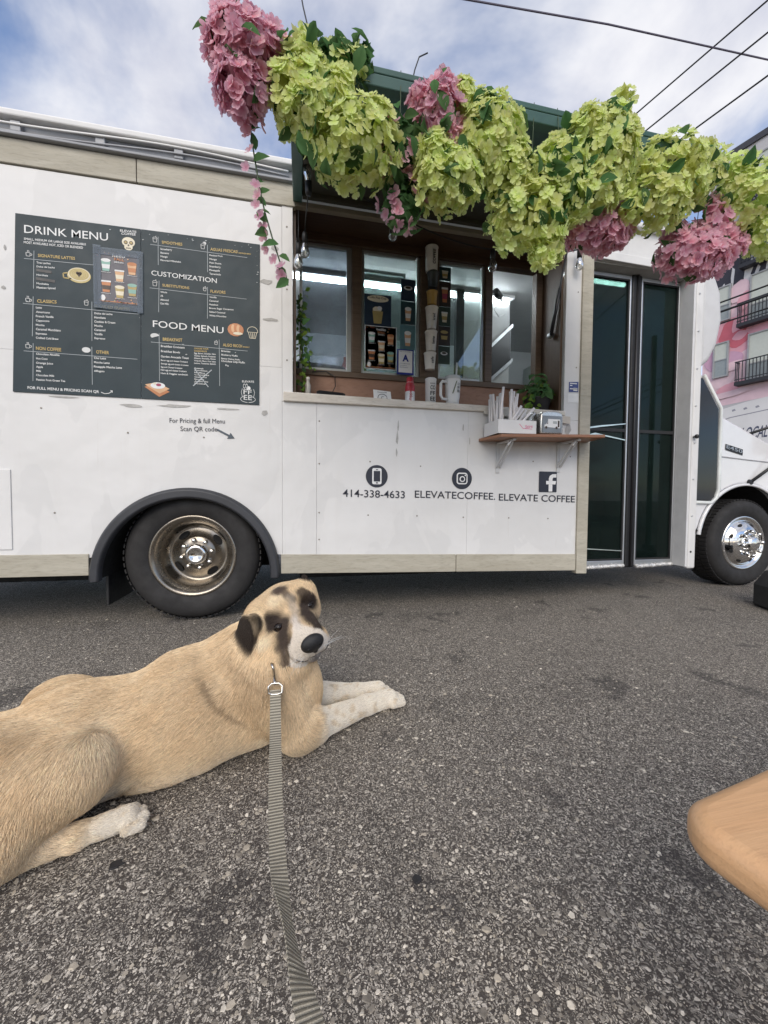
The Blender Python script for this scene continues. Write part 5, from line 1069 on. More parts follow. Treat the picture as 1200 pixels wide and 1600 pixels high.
def leaf_mesh(name, mat, L_, W_, seed, fold=.25, bend=.25):
    r = random.Random(seed); vs, fs, at = [], [], []
    for u, w_ in ((0, .03), (.22, .75), (.5, 1.0), (.8, .58), (1.0, .03)):
        for k_ in (-1, 0, 1): vs.append((u*L_, k_*w_*W_/2, L_*(-bend*u*u)+abs(k_)*w_*W_*fold+r.uniform(-.02, .02)*L_)); at.append(u if k_ else .1)
    for i in range(4):
        for j in range(2): fs.append((i*3+j, i*3+j+1, i*3+j+4, i*3+j+3))
    me = bpy.data.meshes.new(name); me.from_pydata(vs, [], fs); me.materials.append(mat); me.attributes.new('rad', 'FLOAT', 'POINT').data.foreach_set('value', at)
    me.polygons.foreach_set('use_smooth', [True]*len(fs)); me.update(); return me
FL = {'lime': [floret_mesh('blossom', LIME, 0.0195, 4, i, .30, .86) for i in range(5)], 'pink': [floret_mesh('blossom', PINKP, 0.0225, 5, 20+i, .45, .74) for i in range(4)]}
LF = [leaf_mesh('leaf', LEAFG, .075, .044, i) for i in range(4)]; LL = [leaf_mesh('leaf', LEAFL, .045, .032, i) for i in range(3)]
def place(parent, me, name, loc, nrm, spin, sc):
    o = bpy.data.objects.new(name, me); C.objects.link(o); o.parent = parent
    q = Vector(nrm).to_track_quat('Z', 'Y') @ Euler((0, 0, spin)).to_quaternion()
    o.location = Vector(loc)-parent.location; o.rotation_mode = 'QUATERNION'; o.rotation_quaternion = q; o.scale = (sc, sc, sc); return o
def joined(parent, name, items):
    vs, fs, at, mats, mi = [], [], [], [], []
    for me, loc, nrm, spin, sc in items:
        q = Vector(nrm).to_track_quat('Z', 'Y') @ Euler((0, 0, spin)).to_quaternion(); o = len(vs); L_ = Vector(loc)-parent.location
        vs += [L_+(q @ (v.co*sc)) for v in me.vertices]; fs += [tuple(i+o for i in p.vertices) for p in me.polygons]
        a = me.attributes['rad'].data; at += [x.value for x in a]
        m = me.materials[0]
        if m not in mats: mats.append(m)
        mi += [mats.index(m)]*len(me.polygons)
    me = bpy.data.meshes.new(name); me.from_pydata([tuple(v) for v in vs], [], fs)
    for m in mats: me.materials.append(m)
    me.polygons.foreach_set('material_index', mi); me.polygons.foreach_set('use_smooth', [True]*len(fs)); me.attributes.new('rad', 'FLOAT', 'POINT').data.foreach_set('value', at); me.update()
    o = bpy.data.objects.new(name, me); C.objects.link(o); o.parent = parent; o['kind'] = 'stuff'; return o
def bunch(label, lobes, kind, n, leaves, seed, minor=None, nminor=0, hang=None):
    """lobes: list of (centre, radii); blossoms sit on the lobes' outer skin"""
    r = random.Random(seed); c0 = lobes[0][0]; root = thing('flower_bunch', label, 'flowers', (c0[0], c0[1], c0[2]), 'flower bunches along the hatch edge')
    if n > 150 and kind == 'lime':
        for _ in range(4):
            c, rd = r.choice(lobes); a_ = r.uniform(0, 6.28); q_ = r.uniform(.028, .046); lobes = lobes+[((c[0]+rd[0]*math.cos(a_)*.98, c[1]-rd[1]*r.uniform(.1, .6), c[2]+rd[2]*math.sin(a_)*.98), (q_, q_, q_*r.uniform(.9, 1.5)))]
    wts = [rx*rz for _, (rx, ry, rz) in lobes]
    def pick():
        for _ in range(60):
            c, rd = r.choices(lobes, wts)[0]
            d = Vector((r.gauss(0, 1), r.gauss(0, 1), r.gauss(0, 1))).normalized()
            if d.y > .35 and r.random() < .6: continue
            lump = 1+.10*math.sin(d.x*7+seed)*math.sin(d.z*8+seed*2)+.06*math.sin(d.y*11+seed)
            p = Vector(c)+Vector((d.x*rd[0], d.y*rd[1], d.z*rd[2]))*lump*r.uniform(.90, 1.03)
            if any(sum(((p[i]-c2[i])/r2[i])**2 for i in range(3)) < .60 for c2, r2 in lobes): continue
            return p, d
        return p, d
    n = int(n*1.55); back = []; cand = []
    for i in range(n):
        p, d = pick(); nr = (d*1.0+Vector((r.gauss(0, .38), r.gauss(0, .30)-.10, r.gauss(0, .30)+.28))).normalized()
        kd = minor if i < nminor else kind
        cand.append((d.y, (r.choice(FL[kd]), p, nr, r.uniform(0, 6.28), r.uniform(.78, 1.22))))
    cand.sort(key=lambda c: c[0])
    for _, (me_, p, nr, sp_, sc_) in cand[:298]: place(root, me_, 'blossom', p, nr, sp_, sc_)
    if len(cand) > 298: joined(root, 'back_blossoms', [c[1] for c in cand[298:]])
    for i in range(int(leaves*1.05)):
        p, d = pick(); p = Vector(c0)*0.0+p-d*r.uniform(.0, .05); nr = (d+Vector((r.gauss(0, .6), r.gauss(0, .6), r.gauss(0, .6)))).normalized()
        place(root, r.choice(LF), 'leaf', p+d*.018, nr, r.uniform(0, 6.28), r.uniform(.6, 1.0))
    vs, fs, at = [], [], []
    for i in range(int(90*min(3, len(lobes)))):
        c, rd = r.choices(lobes, wts)[0]; d = Vector((r.gauss(0, 1), r.gauss(0, 1), r.gauss(0, 1))).normalized()*r.uniform(.45, .80); p = Vector(c)+Vector((d.x*rd[0], d.y*rd[1], d.z*rd[2]))
        q = Vector((r.gauss(0, 1), r.gauss(0, 1), r.gauss(0, 1))).normalized(); w_ = q.orthogonal().normalized(); u_ = q.cross(w_); o = len(vs); s = r.uniform(.022, .042)
        vs += [p-w_*s, p+u_*s*.5, p+w_*s*1.2, p-u_*s*.5]; fs.append((o, o+1, o+2, o+3)); at += [0, .5, 1, .5]
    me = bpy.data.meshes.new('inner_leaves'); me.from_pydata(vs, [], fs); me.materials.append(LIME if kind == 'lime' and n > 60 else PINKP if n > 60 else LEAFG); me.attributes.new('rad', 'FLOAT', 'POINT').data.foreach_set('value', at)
    o = bpy.data.objects.new('inner_leaves', me); C.objects.link(o); o.parent = root; o.location = -root.location; o['kind'] = 'stuff'
    top = hang or (min(max(c0[0], HX0+.02), HX1-.02), -1.035, 2.150)
    MB().tube([tuple(c0), ((c0[0]+top[0])/2, (c0[1]+top[1])/2-.01, (c0[2]+top[2])/2), top], .0014, 6).build('stem', plain('green_wire_stem', (0.04, 0.07, 0.03), 0.6), root)
    return root
Y0 = -1.04
bunch('dense pink bunch at the far left corner of the garland', [((-0.165, Y0, 2.085), (.105, .095, .105)), ((-0.175, Y0, 1.975), (.075, .07, .085)), ((-0.09, Y0, 2.12), (.05, .05, .06))], 'pink', 215, 26, 1, hang=(-0.02, -1.03, 2.105))
bunch('lime bunch next to the far left pink bunch, high under the corner', [((-0.01, Y0, 1.995), (.080, .085, .115)), ((0.035, Y0-.02, 1.93), (.07, .07, .07)), ((0.02, Y0, 2.10), (.045, .05, .05))], 'lime', 196, 26, 2)
bunch('dark leafy sprig with few lime blossoms on the hatch corner', [((0.13, Y0+.02, 2.12), (.065, .07, .075)), ((0.20, Y0+.01, 2.15), (.03, .04, .065))], 'lime', 26, 40, 3)
bunch('big lime bunch hanging lowest left, with leaves over its top', [((0.165, Y0, 1.865), (.150, .125, .105)), ((0.24, Y0, 1.92), (.075, .08, .09)), ((0.11, Y0, 1.95), (.07, .06, .06))], 'lime', 298, 46, 4)
bunch('pink bunch in the middle left, upright and loose', [((0.475, Y0, 2.035), (.075, .075, .105)), ((0.49, Y0, 1.95), (.05, .05, .06)), ((0.415, Y0, 2.05), (.05, .05, .06))], 'pink', 120, 30, 5)
bunch('dark leafy gap with scattered pink blossoms between lime bunches', [((0.335, Y0+.03, 1.92), (.085, .07, .10)), ((0.36, Y0+.08, 1.78), (.08, .06, .10))], 'pink', 30, 56, 6)
bunch('small lime bunch under the middle left pink bunch', [((0.50, Y0, 1.80), (.115, .095, .080)), ((0.455, Y0, 1.88), (.07, .07, .07)), ((0.56, Y0, 1.88), (.07, .07, .07))], 'lime', 235, 24, 7)
bunch('pale lime bunch right of the upright pink one', [((0.655, Y0, 1.965), (.120, .11, .140)), ((0.72, Y0, 1.88), (.09, .09, .09)), ((0.62, Y0, 2.05), (.06, .06, .06))], 'lime', 298, 26, 8)
bunch('lime bunch hanging lowest over the window middle, with a loose tail', [((0.835, -1.0, 1.765), (.155, .12, .125)), ((0.80, -1.0, 1.86), (.12, .10, .09)), ((0.945, -1.0, 1.69), (.035, .035, .09))], 'lime', 298, 26, 9)
bunch('loose lime sprig with dark gaps, between the two tall lime bunches', [((0.93, Y0, 1.92), (.10, .09, .10)), ((0.98, Y0, 1.83), (.08, .08, .09))], 'lime', 134, 48, 10)
bunch('tall lime bunch reaching highest right of the middle', [((1.115, Y0, 2.00), (.135, .11, .160)), ((1.15, Y0, 2.12), (.065, .07, .075)), ((1.08, Y0, 1.86), (.10, .09, .08))], 'lime', 298, 40, 11)
bunch('wide lime bunch left of the low right pink bunch', [((1.43, Y0, 1.99), (.165, .12, .145)), ((1.36, Y0, 1.87), (.13, .10, .09)), ((1.56, Y0, 2.01), (.09, .09, .11))], 'lime', 298, 34, 12)
bunch('low pink bunch hanging over the beige corner post', [((1.165, -.96, 1.785), (.145, .08, .065)), ((1.27, -.96, 1.84), (.06, .05, .07))], 'pink', 130, 34, 13)
bunch('low pink bunch at the right end above the door', [((1.63, -.98, 1.735), (.165, .10, .085)), ((1.69, -1.0, 1.85), (.06, .06, .12)), ((1.78, -1.0, 1.80), (.06, .06, .07)), ((1.55, -.98, 1.80), (.06, .05, .06))], 'pink', 210, 36, 14)
bunch('lime bunch at the far right end, running out of view', [((1.87, Y0, 1.97), (.165, .12, .135)), ((1.95, Y0, 1.85), (.12, .10, .10)), ((1.76, Y0, 1.99), (.07, .07, .09))], 'lime', 291, 52, 15, hang=(1.72, -1.03, 2.105))
# trailing vine from the left corner bunch
vine = thing('flower_vine', 'thin trailing vine with pink blossoms hanging from the left corner bunch', 'vine', (-.157, -1.0, 1.94))
vp = [(-.157, -1.01, 1.95), (-.150, -1.0, 1.86), (-.128, -1.0, 1.723), (-.11, -1.0, 1.64), (-.088, -1.0, 1.566), (-.06, -1.0, 1.48), (-.037, -1.0, 1.415)]
MB().tube(vp, .0025, 6).build('stem', plain('green_wire_stem', (0, 0, 0)), vine, smooth=True)
r_ = random.Random(8)
for i in range(30):
    t_ = (i+.5)/30*5.98; k_ = int(t_); p = Vector(vp[k_]).lerp(Vector(vp[k_+1]), t_-k_)+Vector((r_.gauss(0, .010), r_.gauss(0, .008), 0))
    if i % 2: place(vine, r_.choice(LF), 'leaf', p, (r_.gauss(.2, .5), -1, r_.gauss(.2, .4)), r_.uniform(0, 6.28), r_.uniform(.5, .75))
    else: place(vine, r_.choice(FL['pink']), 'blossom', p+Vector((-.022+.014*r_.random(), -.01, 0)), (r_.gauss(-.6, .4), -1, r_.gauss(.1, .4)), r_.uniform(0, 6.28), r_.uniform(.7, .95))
# green vine hanging inside the window and the potted plant on the counter
gv = thing('hanging_vine', 'light green vine hanging down the left inside of the serving window', 'vine', (0.02, .14, 1.9)); vp = [(-.005, .15, 1.95), (.005, .14, 1.78), (.02, .13, 1.6), (.015, .12, 1.36)]
MB().tube(vp, .003, 6).build('stem', plain('green_wire_stem', (0, 0, 0)), gv, smooth=True)
for i in range(110):
    t_ = r_.uniform(0, 2.99); k_ = int(t_); p = Vector(vp[k_]).lerp(Vector(vp[k_+1]), t_-k_)
    place(gv, r_.choice(LL if r_.random() < .75 else LF), 'leaf', p+Vector((r_.gauss(.012, .020), r_.gauss(0, .022), r_.gauss(0, .02))), (r_.gauss(.2, .6), -1, r_.gauss(.4, .5)), r_.uniform(0, 6.28), r_.uniform(.45, .85))
pp = thing('potted_plant', 'leafy green plant in a dark pot at the right end of counter', 'plant', (1.60, .12, CT)); MB().lathe([(0, 0), (.06, 0), (.085, .10), (.09, .105), (.08, .105), (0, .095)], (1.625, .12, CT), (0, 0, 1), 20).build('pot', plain('pot_dark', (0.03, 0.03, 0.032), 0.5), pp, smooth=True)
for i in range(120):
    d = Vector((r_.gauss(0, 1), r_.gauss(0, 1), abs(r_.gauss(0, .9)))).normalized()*r_.uniform(.3, 1); p = Vector((1.61, .10, CT+.11))+Vector((d.x*.105, d.y*.085, d.z*.18))
    if p.x > 1.715: continue
    place(pp, r_.choice(LF) if r_.random() < .78 else r_.choice(LL), 'leaf', p, (d.x+r_.gauss(0, .4), d.y-.5+r_.gauss(0, .3), d.z+.3), r_.uniform(0, 6.28), r_.uniform(.6, .95))
for i in range(16): place(pp, r_.choice(LL), 'leaf', (1.53+r_.gauss(0, .025), .06+r_.gauss(0, .02), CT+.04+r_.gauss(0, .03)), (r_.gauss(-.3, .5), -1, r_.gauss(.4, .4)), r_.uniform(0, 6.28), r_.uniform(.7, 1.0))
for pts, lb in (([(0.045, -1.03, 2.15), (0.03, -1.03, 2.21), (0.012, -1.03, 2.28), (-.001, -1.02, 2.36)], 'thin wire end poking up above the leafy corner sprig'), ([(0.37, -1.03, 2.10), (.385, -1.03, 2.17), (.40, -1.03, 2.215), (.43, -1.03, 2.235)], 'thin hooked wire end poking up left of the middle pink bunch')):
    tag(MB().tube(pts, .0022, 6).build('wire_end', CORD, smooth=True), lb, 'wire')
# ------------------------------------------------------------------ apartment house with a painted facade, across the street
bo = Vector((22.98, 15.195, 0)); bs = Vector((0.2385, -0.9711, 0)); bn = Vector((-0.9711, -0.2385, 0))
def B(s, z, d=0.0): return bo+bs*s+bn*d+Vector((0, 0, z))
def bbox_(mb, s0, s1, z0, z1, d0, d1, mi=0):
    P = [B(s, z, d) for z in (z0, z1) for d in (d0, d1) for s in (s0, s1)]
    return mb.add(P, [(0, 1, 3, 2), (4, 6, 7, 5), (0, 4, 5, 1), (1, 5, 7, 3), (3, 7, 6, 2), (2, 6, 4, 0)], mi)
def bpoly(mb, pts, d, mi=0): return mb.add([B(s, z, d) for s, z in pts], [tuple(range(len(pts)))], mi)
bld = thing('apartment_building', 'tall apartment building with a pink flower mural and black balconies', 'building', tuple(bo))
FAC = plain('facade_pale_grey', (0.50, 0.49, 0.50), 0.8, var=.08, scale=.8); MBK = plain('mural_black', (0.035, 0.035, 0.05), 0.7, var=.25, scale=1.2); MPK = [plain('mural_pink_%s' % n_, c_, 0.75, var=.10, scale=1.5) for n_, c_ in
    (('pale', (0.72, 0.52, 0.57)), ('mid', (0.68, 0.34, 0.40)), ('rose', (0.56, 0.13, 0.17)), ('blush', (0.70, 0.52, 0.56)), ('mauve', (0.55, 0.33, 0.45)))]
MWH = plain('mural_white', (0.68, 0.67, 0.67), 0.75, var=.05, scale=1)
bbox_(MB(), -1.25, 16, 0, 19.5, -12, 0).build('facade', FAC, bld)
bbox_(MB(), -1.27, 16.1, 19.3, 19.62, -12.1, .10).build('parapet', plain('parapet_dark', (0.05, 0.05, 0.06), .6), bld)
fz = [(-1.25, 11.2), (-.7, 11.7), (-.2, 12.2), (.4, 12.5), (.9, 12.35), (16, 12.3), (16, 15.3), (1.6, 15.4), (.8, 15.9), (.2, 15.5), (-1.25, 15.9)]
bpoly(MB(), fz, .012).build('mural_black_band', MBK, bld, fixn=False)
bpoly(MB(), [(-1.25, 5.9), (16, 6.6), (16, 12.295), (.9, 12.345), (.4, 12.495), (-.2, 12.195), (-.7, 11.695), (-1.25, 11.195)], .008).build('mural_pink_field', MPK[0], bld, fixn=False)
r_ = random.Random(17)
def petal(s, z, w_, h, ang, mi, d):
    n = 14; pts = []
    for i in range(n):
        a = 2*math.pi*i/n; u, v_ = math.cos(a)*w_*(1+.12*math.sin(2*a+s)), math.sin(a)*h*(1+.2*math.cos(a*2+z)); pts.append((s+u*math.cos(ang)-v_*math.sin(ang), z+u*math.sin(ang)+v_*math.cos(ang)))
    pts = [(max(-1.24, p), q) for p, q in pts]
    bpoly(MB(), pts, d).build('mural_petal', MPK[mi], bld, fixn=False)
k_ = 0
for (s, z, w_, h, ang, mi) in ((.2, 9.6, 1.0, .9, .4, 1), (.15, 9.9, .75, .55, .5, 2), (.5, 10.3, .6, .35, .9, 1), (.35, 9.4, .5, .40, -.3, 2), (.45, 9.55, .33, .2, .2, 1), (-.75, 9.9, .35, 1.0, -.3, 1), (-.9, 8.6, .3, .6, .2, 4), (-.4, 7.2, .8, .30, .35, 3), (.4, 6.9, .9, .28, .15, 1), (1.1, 6.7, .8, .22, .2, 3),
        (.15, 8.3, .5, .5, .2, 4), (.25, 8.0, .4, .25, .4, 0), (1.6, 9.5, .6, .7, .1, 1), (2.4, 8.5, .8, .8, .3, 2), (-.5, 11.4, .5, .3, .6, 4), (.35, 11.9, .45, .6, .1, 0), (.6, 11.3, .3, .5, 0, 1), (3.5, 10, 1.2, 1.0, .4, 1), (5, 8.5, 1.4, .9, 0, 2), (.0, 6.5, 1.0, .2, .1, 3), (1.9, 7.3, .7, .3, .2, 2)):
    k_ += 1; petal(s, z, w_, h, ang, mi, .012+.003*k_)
# white strokes of the script band, dark strokes on the pale top
for pts in ([(-.42, 12.03), (-.30, 12.03), (-.22, 12.23), (-.34, 12.63), (-.45, 12.48)], [(-.02, 12.28), (.06, 12.23), (.12, 13.18), (.0, 13.33), (-.05, 12.78)], [(.52, 12.48), (.70, 12.03), (.95, 11.98), (1.25, 12.03), (1.35, 12.23), (1.05, 12.28), (1.2, 12.78), (1.1, 12.98), (.95, 12.48), (.80, 12.58), (.95, 13.03), (.65, 13.23), (.55, 12.88)], [(1.42, 12.58), (1.5, 12.28), (1.7, 12.48), (1.62, 13.58), (1.5, 13.48)], [(-1.05, 11.88), (-.95, 11.78), (-.85, 12.08), (-1.0, 12.38)], [(2.2, 12.38), (2.9, 12.38), (2.6, 13.88)]):
    bpoly(MB(), pts, .02).build('mural_stroke', MWH, bld, fixn=False)
for pts in ([(-.5, 18.2), (-.15, 18.1), (.25, 19.1), (-.15, 18.95)], [(.42, 17.4), (.8, 17.65), (1.1, 18.3), (.75, 18.1), (.5, 17.9)], [(.75, 18.05), (1.3, 18.2), (1.6, 18.75), (1.2, 18.5)], [(-.9, 17.6), (-.7, 17.5), (-.6, 18.4), (-.85, 18.6)], [(1.5, 19.0), (2.0, 18.9), (2.4, 19.2), (1.6, 19.25)], [(-1.0, 16.6), (-.6, 16.2), (-.5, 17.2), (-.8, 17.2)], [(.5, 16.0), (1.2, 16.3), (1.0, 16.6), (.6, 16.6)]): bpoly(MB(), pts, .02).build('mural_stroke', MBK, bld, fixn=False)
# painted pale trailer with brush lettering at street level
bpoly(MB(), [(-1.25, .2), (16, .2), (16, 6.59), (2.5, 6.1), (.9, 5.95), (-.2, 5.75), (-.7, 5.3), (-1.25, 4.9)], .030).build('mural_white_field', MWH, bld, fixn=False)
bpoly(MB(), [(-1.25, 4.92), (-.7, 5.05), (.2, 5.25), (2.5, 5.45), (2.5, 5.40), (.2, 5.2), (-.7, 5.0), (-1.25, 4.87)], .034).build('mural_line', plain('mural_grey_line', (0.28, 0.28, 0.32), .7), bld, fixn=False)
for s in (.25, .75, 1.25): bpoly(MB(), [(s, 5.52), (s+.16, 5.56), (s+.10, 5.66), (s-.02, 5.62)], .034).build('mural_line', plain('mural_grey_line', (0, 0, 0)), bld, fixn=False)
mb = MB(); letter(mb, 'FRESH LOCAL', (0, 0, 0), width=2.15, height=.62, weight=.012); mb.v = [tuple(B(-.40+x+.16*z, 3.98+z, .036)) for x, y, z in mb.v]; mb.build('mural_lettering', plain('mural_slate', (0.06, 0.07, 0.12), .7), bld, fixn=False)
GLW = plain('far_window_glass', (0.28, 0.31, 0.31), 0.12, var=.1); BLIND = plain('far_blind', (0.52, 0.55, 0.50), .7, var=.05); FRG = plain('far_frame_grey', (0.33, 0.34, 0.35), .5); RAIL = plain('balcony_black', (0.02, 0.02, 0.024), .5)
def win(s0, s1, z0, z1, blind=.5):
    mb = MB(); f_ = .07
    bbox_(mb, s0, s0+f_, z0, z1, .02, .14); bbox_(mb, s1-f_, s1, z0, z1, .02, .14); bbox_(mb, s0+f_, s1-f_, z1-f_, z1, .02, .14); bbox_(mb, s0+f_, s1-f_, z0, z0+f_, .02, .14); zm = z0+(z1-z0)*(1-blind); bbox_(mb, s0+f_, s1-f_, zm-.03, zm+.03, .02, .12)
    w_ = mb.build('window', FRG, bld); bbox_(MB(), s0+f_, s1-f_, z0+f_, zm-.03, .02, .09).build('pane', GLW, w_); bbox_(MB(), s0+f_, s1-f_, zm+.03, z1-f_, .02, .088).build('blind', BLIND, w_)
def balcony(s0, s1, zf, rail=1.05):
    b_ = bbox_(MB(), s0, s1, zf-.20, zf-.02, .05, .50).build('balcony', RAIL, bld); mb = MB()
    for d in (.46,): bbox_(mb, s0, s1, zf+rail-.05, zf+rail, d-.03, d+.03); bbox_(mb, s0, s1, zf+.08, zf+.12, d-.02, d+.02)
    bbox_(mb, s0, s0+.05, zf+rail-.05, zf+rail, .05, .43); mb.build('handrail', RAIL, b_); mb = MB()
    for s in np.arange(s0+.02, s1, .145): bbox_(mb, s, s+.03, zf+.0, zf+rail-.05, .445, .475)
    for d in np.arange(.1, .44, .15): bbox_(mb, s0+.01, s0+.035, zf, zf+rail-.05, d, d+.03)
    mb.build('railing_bars', RAIL, b_)
for fl in range(-1, 5):
    z = 9.42+3.05*(fl)
    if z > 18.7 or z < 7: continue
    win(-.70, .02, z-1.9, z, .5 if fl < 1 else .55); win(4.4, 5.2, z-1.9, z)
    win(.84, 2.35, z-2.35, z+.02, .66); balcony(.47, 2.95, z-2.42); win(6.4, 7.9, z-2.35, z+.02, .6); balcony(5.9, 8.5, z-2.42)
# a road strip and a low pale kerb far across the lot
tag(MB().quad((10, -60, .004), (15.5, -60, .004), (-3.0+10, 120, .004), (-8.6+10, 120, .004)).build('street', plain('street_asphalt', (0.075, 0.073, 0.072), .85, var=.2, scale=1)), 'grey street running past behind the truck', 'road', kind='structure')
# ------------------------------------------------------------------ dog: one continuous skin from blended volumes
E0 = Vector((-0.0200, -1.215, 0.3735))                     # midpoint between the eyes
tocam = (cam.matrix_world.translation-E0).normalized(); rgt = (cr-tocam*cr.dot(tocam)).normalized(); upv = tocam.cross(rgt)
ra = rad(24.5); hr = (rgt*math.cos(ra)+upv*math.sin(ra)); hu = (-rgt*math.sin(ra)+upv*math.cos(ra)); hf = tocam
HM = Matrix((hr, hu, hf)).transposed() @ Matrix.Rotation(rad(29), 3, 'X') @ Matrix.Rotation(rad(9), 3, 'Y')
HMn = np.array(HM); E0n = np.array(E0)
def toworld(p): return np.array(p, float) @ HMn.T+E0n
def tolocal(P): return (P-E0n) @ HMn
PR = []     # (kind, data, flow, blend)
def cap(a, b, r0_, r1_, flow=None, k=.03):
    a, b = np.array(a, float), np.array(b, float); PR.append(('c', (a, b, r0_, r1_), np.array(flow if flow is not None else (b-a), float), k))
def elp(c, r, flow, k=.03, R=None): PR.append(('e', (np.array(c, float), np.array(r, float), R), np.array(flow, float), k))
BACK = (-.86, -.36, -.18)
def rotz(a): return np.array(Matrix.Rotation(rad(a), 3, 'Z'))
RB = rotz(24)
# trunk, left to right
elp((-.74, -1.40, .105), (.17, .135, .125), BACK, .04, RB); elp((-.50, -1.315, .118), (.20, .142, .137), BACK, .05, RB); elp((-.29, -1.245, .128), (.19, .150, .150), (-.8, -.35, -.45), .05, RB); elp((-.13, -1.185, .140), (.15, .130, .150), (-.6, -.3, -.7), .05, RB)
cap((-.30, -1.225, .20), (-.16, -1.175, .225), .085, .095, (-.9, -.3, -.2), .05)                           # withers
elp((-.02, -1.155, .125), (.085, .10, .115), (-.1, -.2, -1), .05, RB)                                        # fore-chest
cap((-.14, -1.175, .225), (-.045, -1.175, .330), .112, .088, (-.5, -.2, -.9), .04)                           # neck
elp((-.055, -1.215, .235), (.085, .065, .075), (-.3, -.1, -1), .03)                                           # throat ruff
# haunches
elp((-.63, -1.445, .115), (.155, .115, .115), (-.35, -.35, -.85), .035, rotz(18)); cap((-.59, -1.455, .130), (-.462, -1.450, .140), .098, .068, (-.45, -.1, -.9), .03); cap((-.470, -1.465, .128), (-.590, -1.552, .078), .074, .072, (-.1, -.3, -1), .03); cap((-.56, -1.55, .075), (-.70, -1.55, .07), .068, .075, (-.1, -.3, -1), .03)
elp((-.60, -1.205, .145), (.10, .07, .085), BACK, .03)                                                        # far haunch
FOOT0 = len(PR)
cap((-.58, -1.555, .036), (-.445, -1.500, .024), .034, .020, (1, .4, -.1), .02); cap((-.445, -1.500, .024), (-.362, -1.462, .022), .021, .023, (1, .4, 0), .015)
for i, q in enumerate((-.030, -.010, .011, .030)):
    d = np.array((.86, .50)); n_ = np.array((-.5, .86)); b = np.array((-.366, -1.466))+n_*q; e = b+d*(.034 if i in (1, 2) else .024); cap((*b, .018), (*e, .014), .0125, .0115, (1, .4, -.2), .004)
FOOT1 = len(PR)
elp((-.37, -1.33, .035), (.09, .05, .035), (1, 0, 0), .03)                                                    # inner far leg under the flank
# near foreleg
cap((-.085, -1.262, .185), (-.010, -1.275, .065), .080, .052, (.1, -.1, -1), .035); cap((.000, -1.270, .048), (.035, -1.250, .048), .046, .044, (.8, .5, -.2), .03)
ARM0 = len(PR)
cap((.02, -1.255, .050), (.215, -1.128, .034), .044, .029, (.8, .5, -.1), .025); cap((.215, -1.128, .034), (.300, -1.088, .027), .029, .030, (.85, .4, 0), .015)
for i, q in enumerate((-.032, -.011, .011, .031)):
    d = np.array((.90, .43)); n_ = np.array((-.43, .90)); b = np.array((.292, -1.092))+n_*q; e = b+d*(.050 if i in (1, 2) else .038); cap((*b, .026), (*e, .018), .0155, .0135, (.9, .4, -.2), .004)
# far foreleg
cap((.03, -1.10, .07), (.19, -1.045, .036), .045, .029, (.9, .3, -.1), .03); cap((.19, -1.045, .036), (.272, -1.030, .030), .029, .030, (.95, .2, 0), .015)
for i, q in enumerate((-.030, -.010, .011, .030)):
    d = np.array((.97, .22)); n_ = np.array((-.22, .97)); b = np.array((.262, -1.030))+n_*q; e = b+d*(.048 if i in (1, 2) else .036); cap((*b, .028), (*e, .019), .0155, .0135, (.95, .2, -.2), .004)
ARM1 = len(PR)
# head, in its own frame: x along the eye line, y up the forehead, z out of the face
def hcap(a, b, r0_, r1_, flow, k=.02): cap(toworld(a), toworld(b), r0_, r1_, HMn @ np.array(flow, float), k)
def help_(c, r, flow, k=.02, R=None):
    Rm = HMn if R is None else HMn @ R; elp(toworld(c), r, HMn @ np.array(flow, float), k, Rm)
help_((0, -.012, -.078), (.088, .068, .092), (0, .5, -1), .02); help_((0, .030, -.032), (.070, .038, .048), (0, .8, -.7), .02)
for sx in (-1, 1): help_((sx*.068, .012 if sx < 0 else .006, -.080), (.034, .024, .045), (sx*.6, .3, -1), .03); help_((sx*.040, .034, -.004), (.024, .013, .018), (sx*.4, .7, -.6), .014)
for sx in (-1, 1):
    help_((sx*.052, -.030, -.060), (.045, .058, .058), (sx*.5, -.3, -1), .02); help_((sx*.050, .019, -.012), (.026, .014, .022), (sx*.5, .5, -.6), .012)
hcap((0, -.032, -.02), (0, -.050, .080), .060, .046, (0, .5, -1), .02); hcap((0, -.010, .0), (0, -.028, .085), .036, .030, (0, .5, -1), .015)
for sx in (-1, 1): help_((sx*.028, -.074, .056), (.032, .036, .052), (sx*.4, -.6, -.7), .010)
hcap((0, -.085, -.03), (0, -.110, .056), .042, .026, (0, -.6, -.8), .008)
hcap((0, -.040, .098), (0, -.043, .108), .026, .022, (0, 0, -1), .010)
def roty(a): return np.array(Matrix.Rotation(rad(a), 3, 'Y'))
def rotzz(a): return np.array(Matrix.Rotation(rad(a), 3, 'Z'))
# drop ears: the near one hangs straight down beside the cheek
earA = toworld((-.088, .045, -.085)); ear_flow = np.array((-.1, -.1, -1.0)); EARC = np.array((-.147, -1.250, .320))
def ear_axes(side):
    dn = Vector((-.06*side, -.02, -1)).normalized(); out = (Vector((-.75, -.60, 0)) if side > 0 else Vector((.9, .2, 0))); out = (out-dn*out.dot(dn)).normalized(); w_ = dn.cross(out); return np.array(Matrix((w_, out, dn)).transposed())
elp(EARC, (.036, .013, .064), ear_flow, .012, ear_axes(1)); elp(EARC+np.array((.022, .014, .036)), (.030, .018, .026), ear_flow, .020, ear_axes(1)); elp(EARC+np.array((.020, -.004, .008)), (.016, .010, .050), ear_flow, .010, ear_axes(1))
earB = toworld((.082, .045, -.095)); elp(earB+np.array((.012, .01, -.048)), (.034, .014, .055), ear_flow, .012, ear_axes(-1))

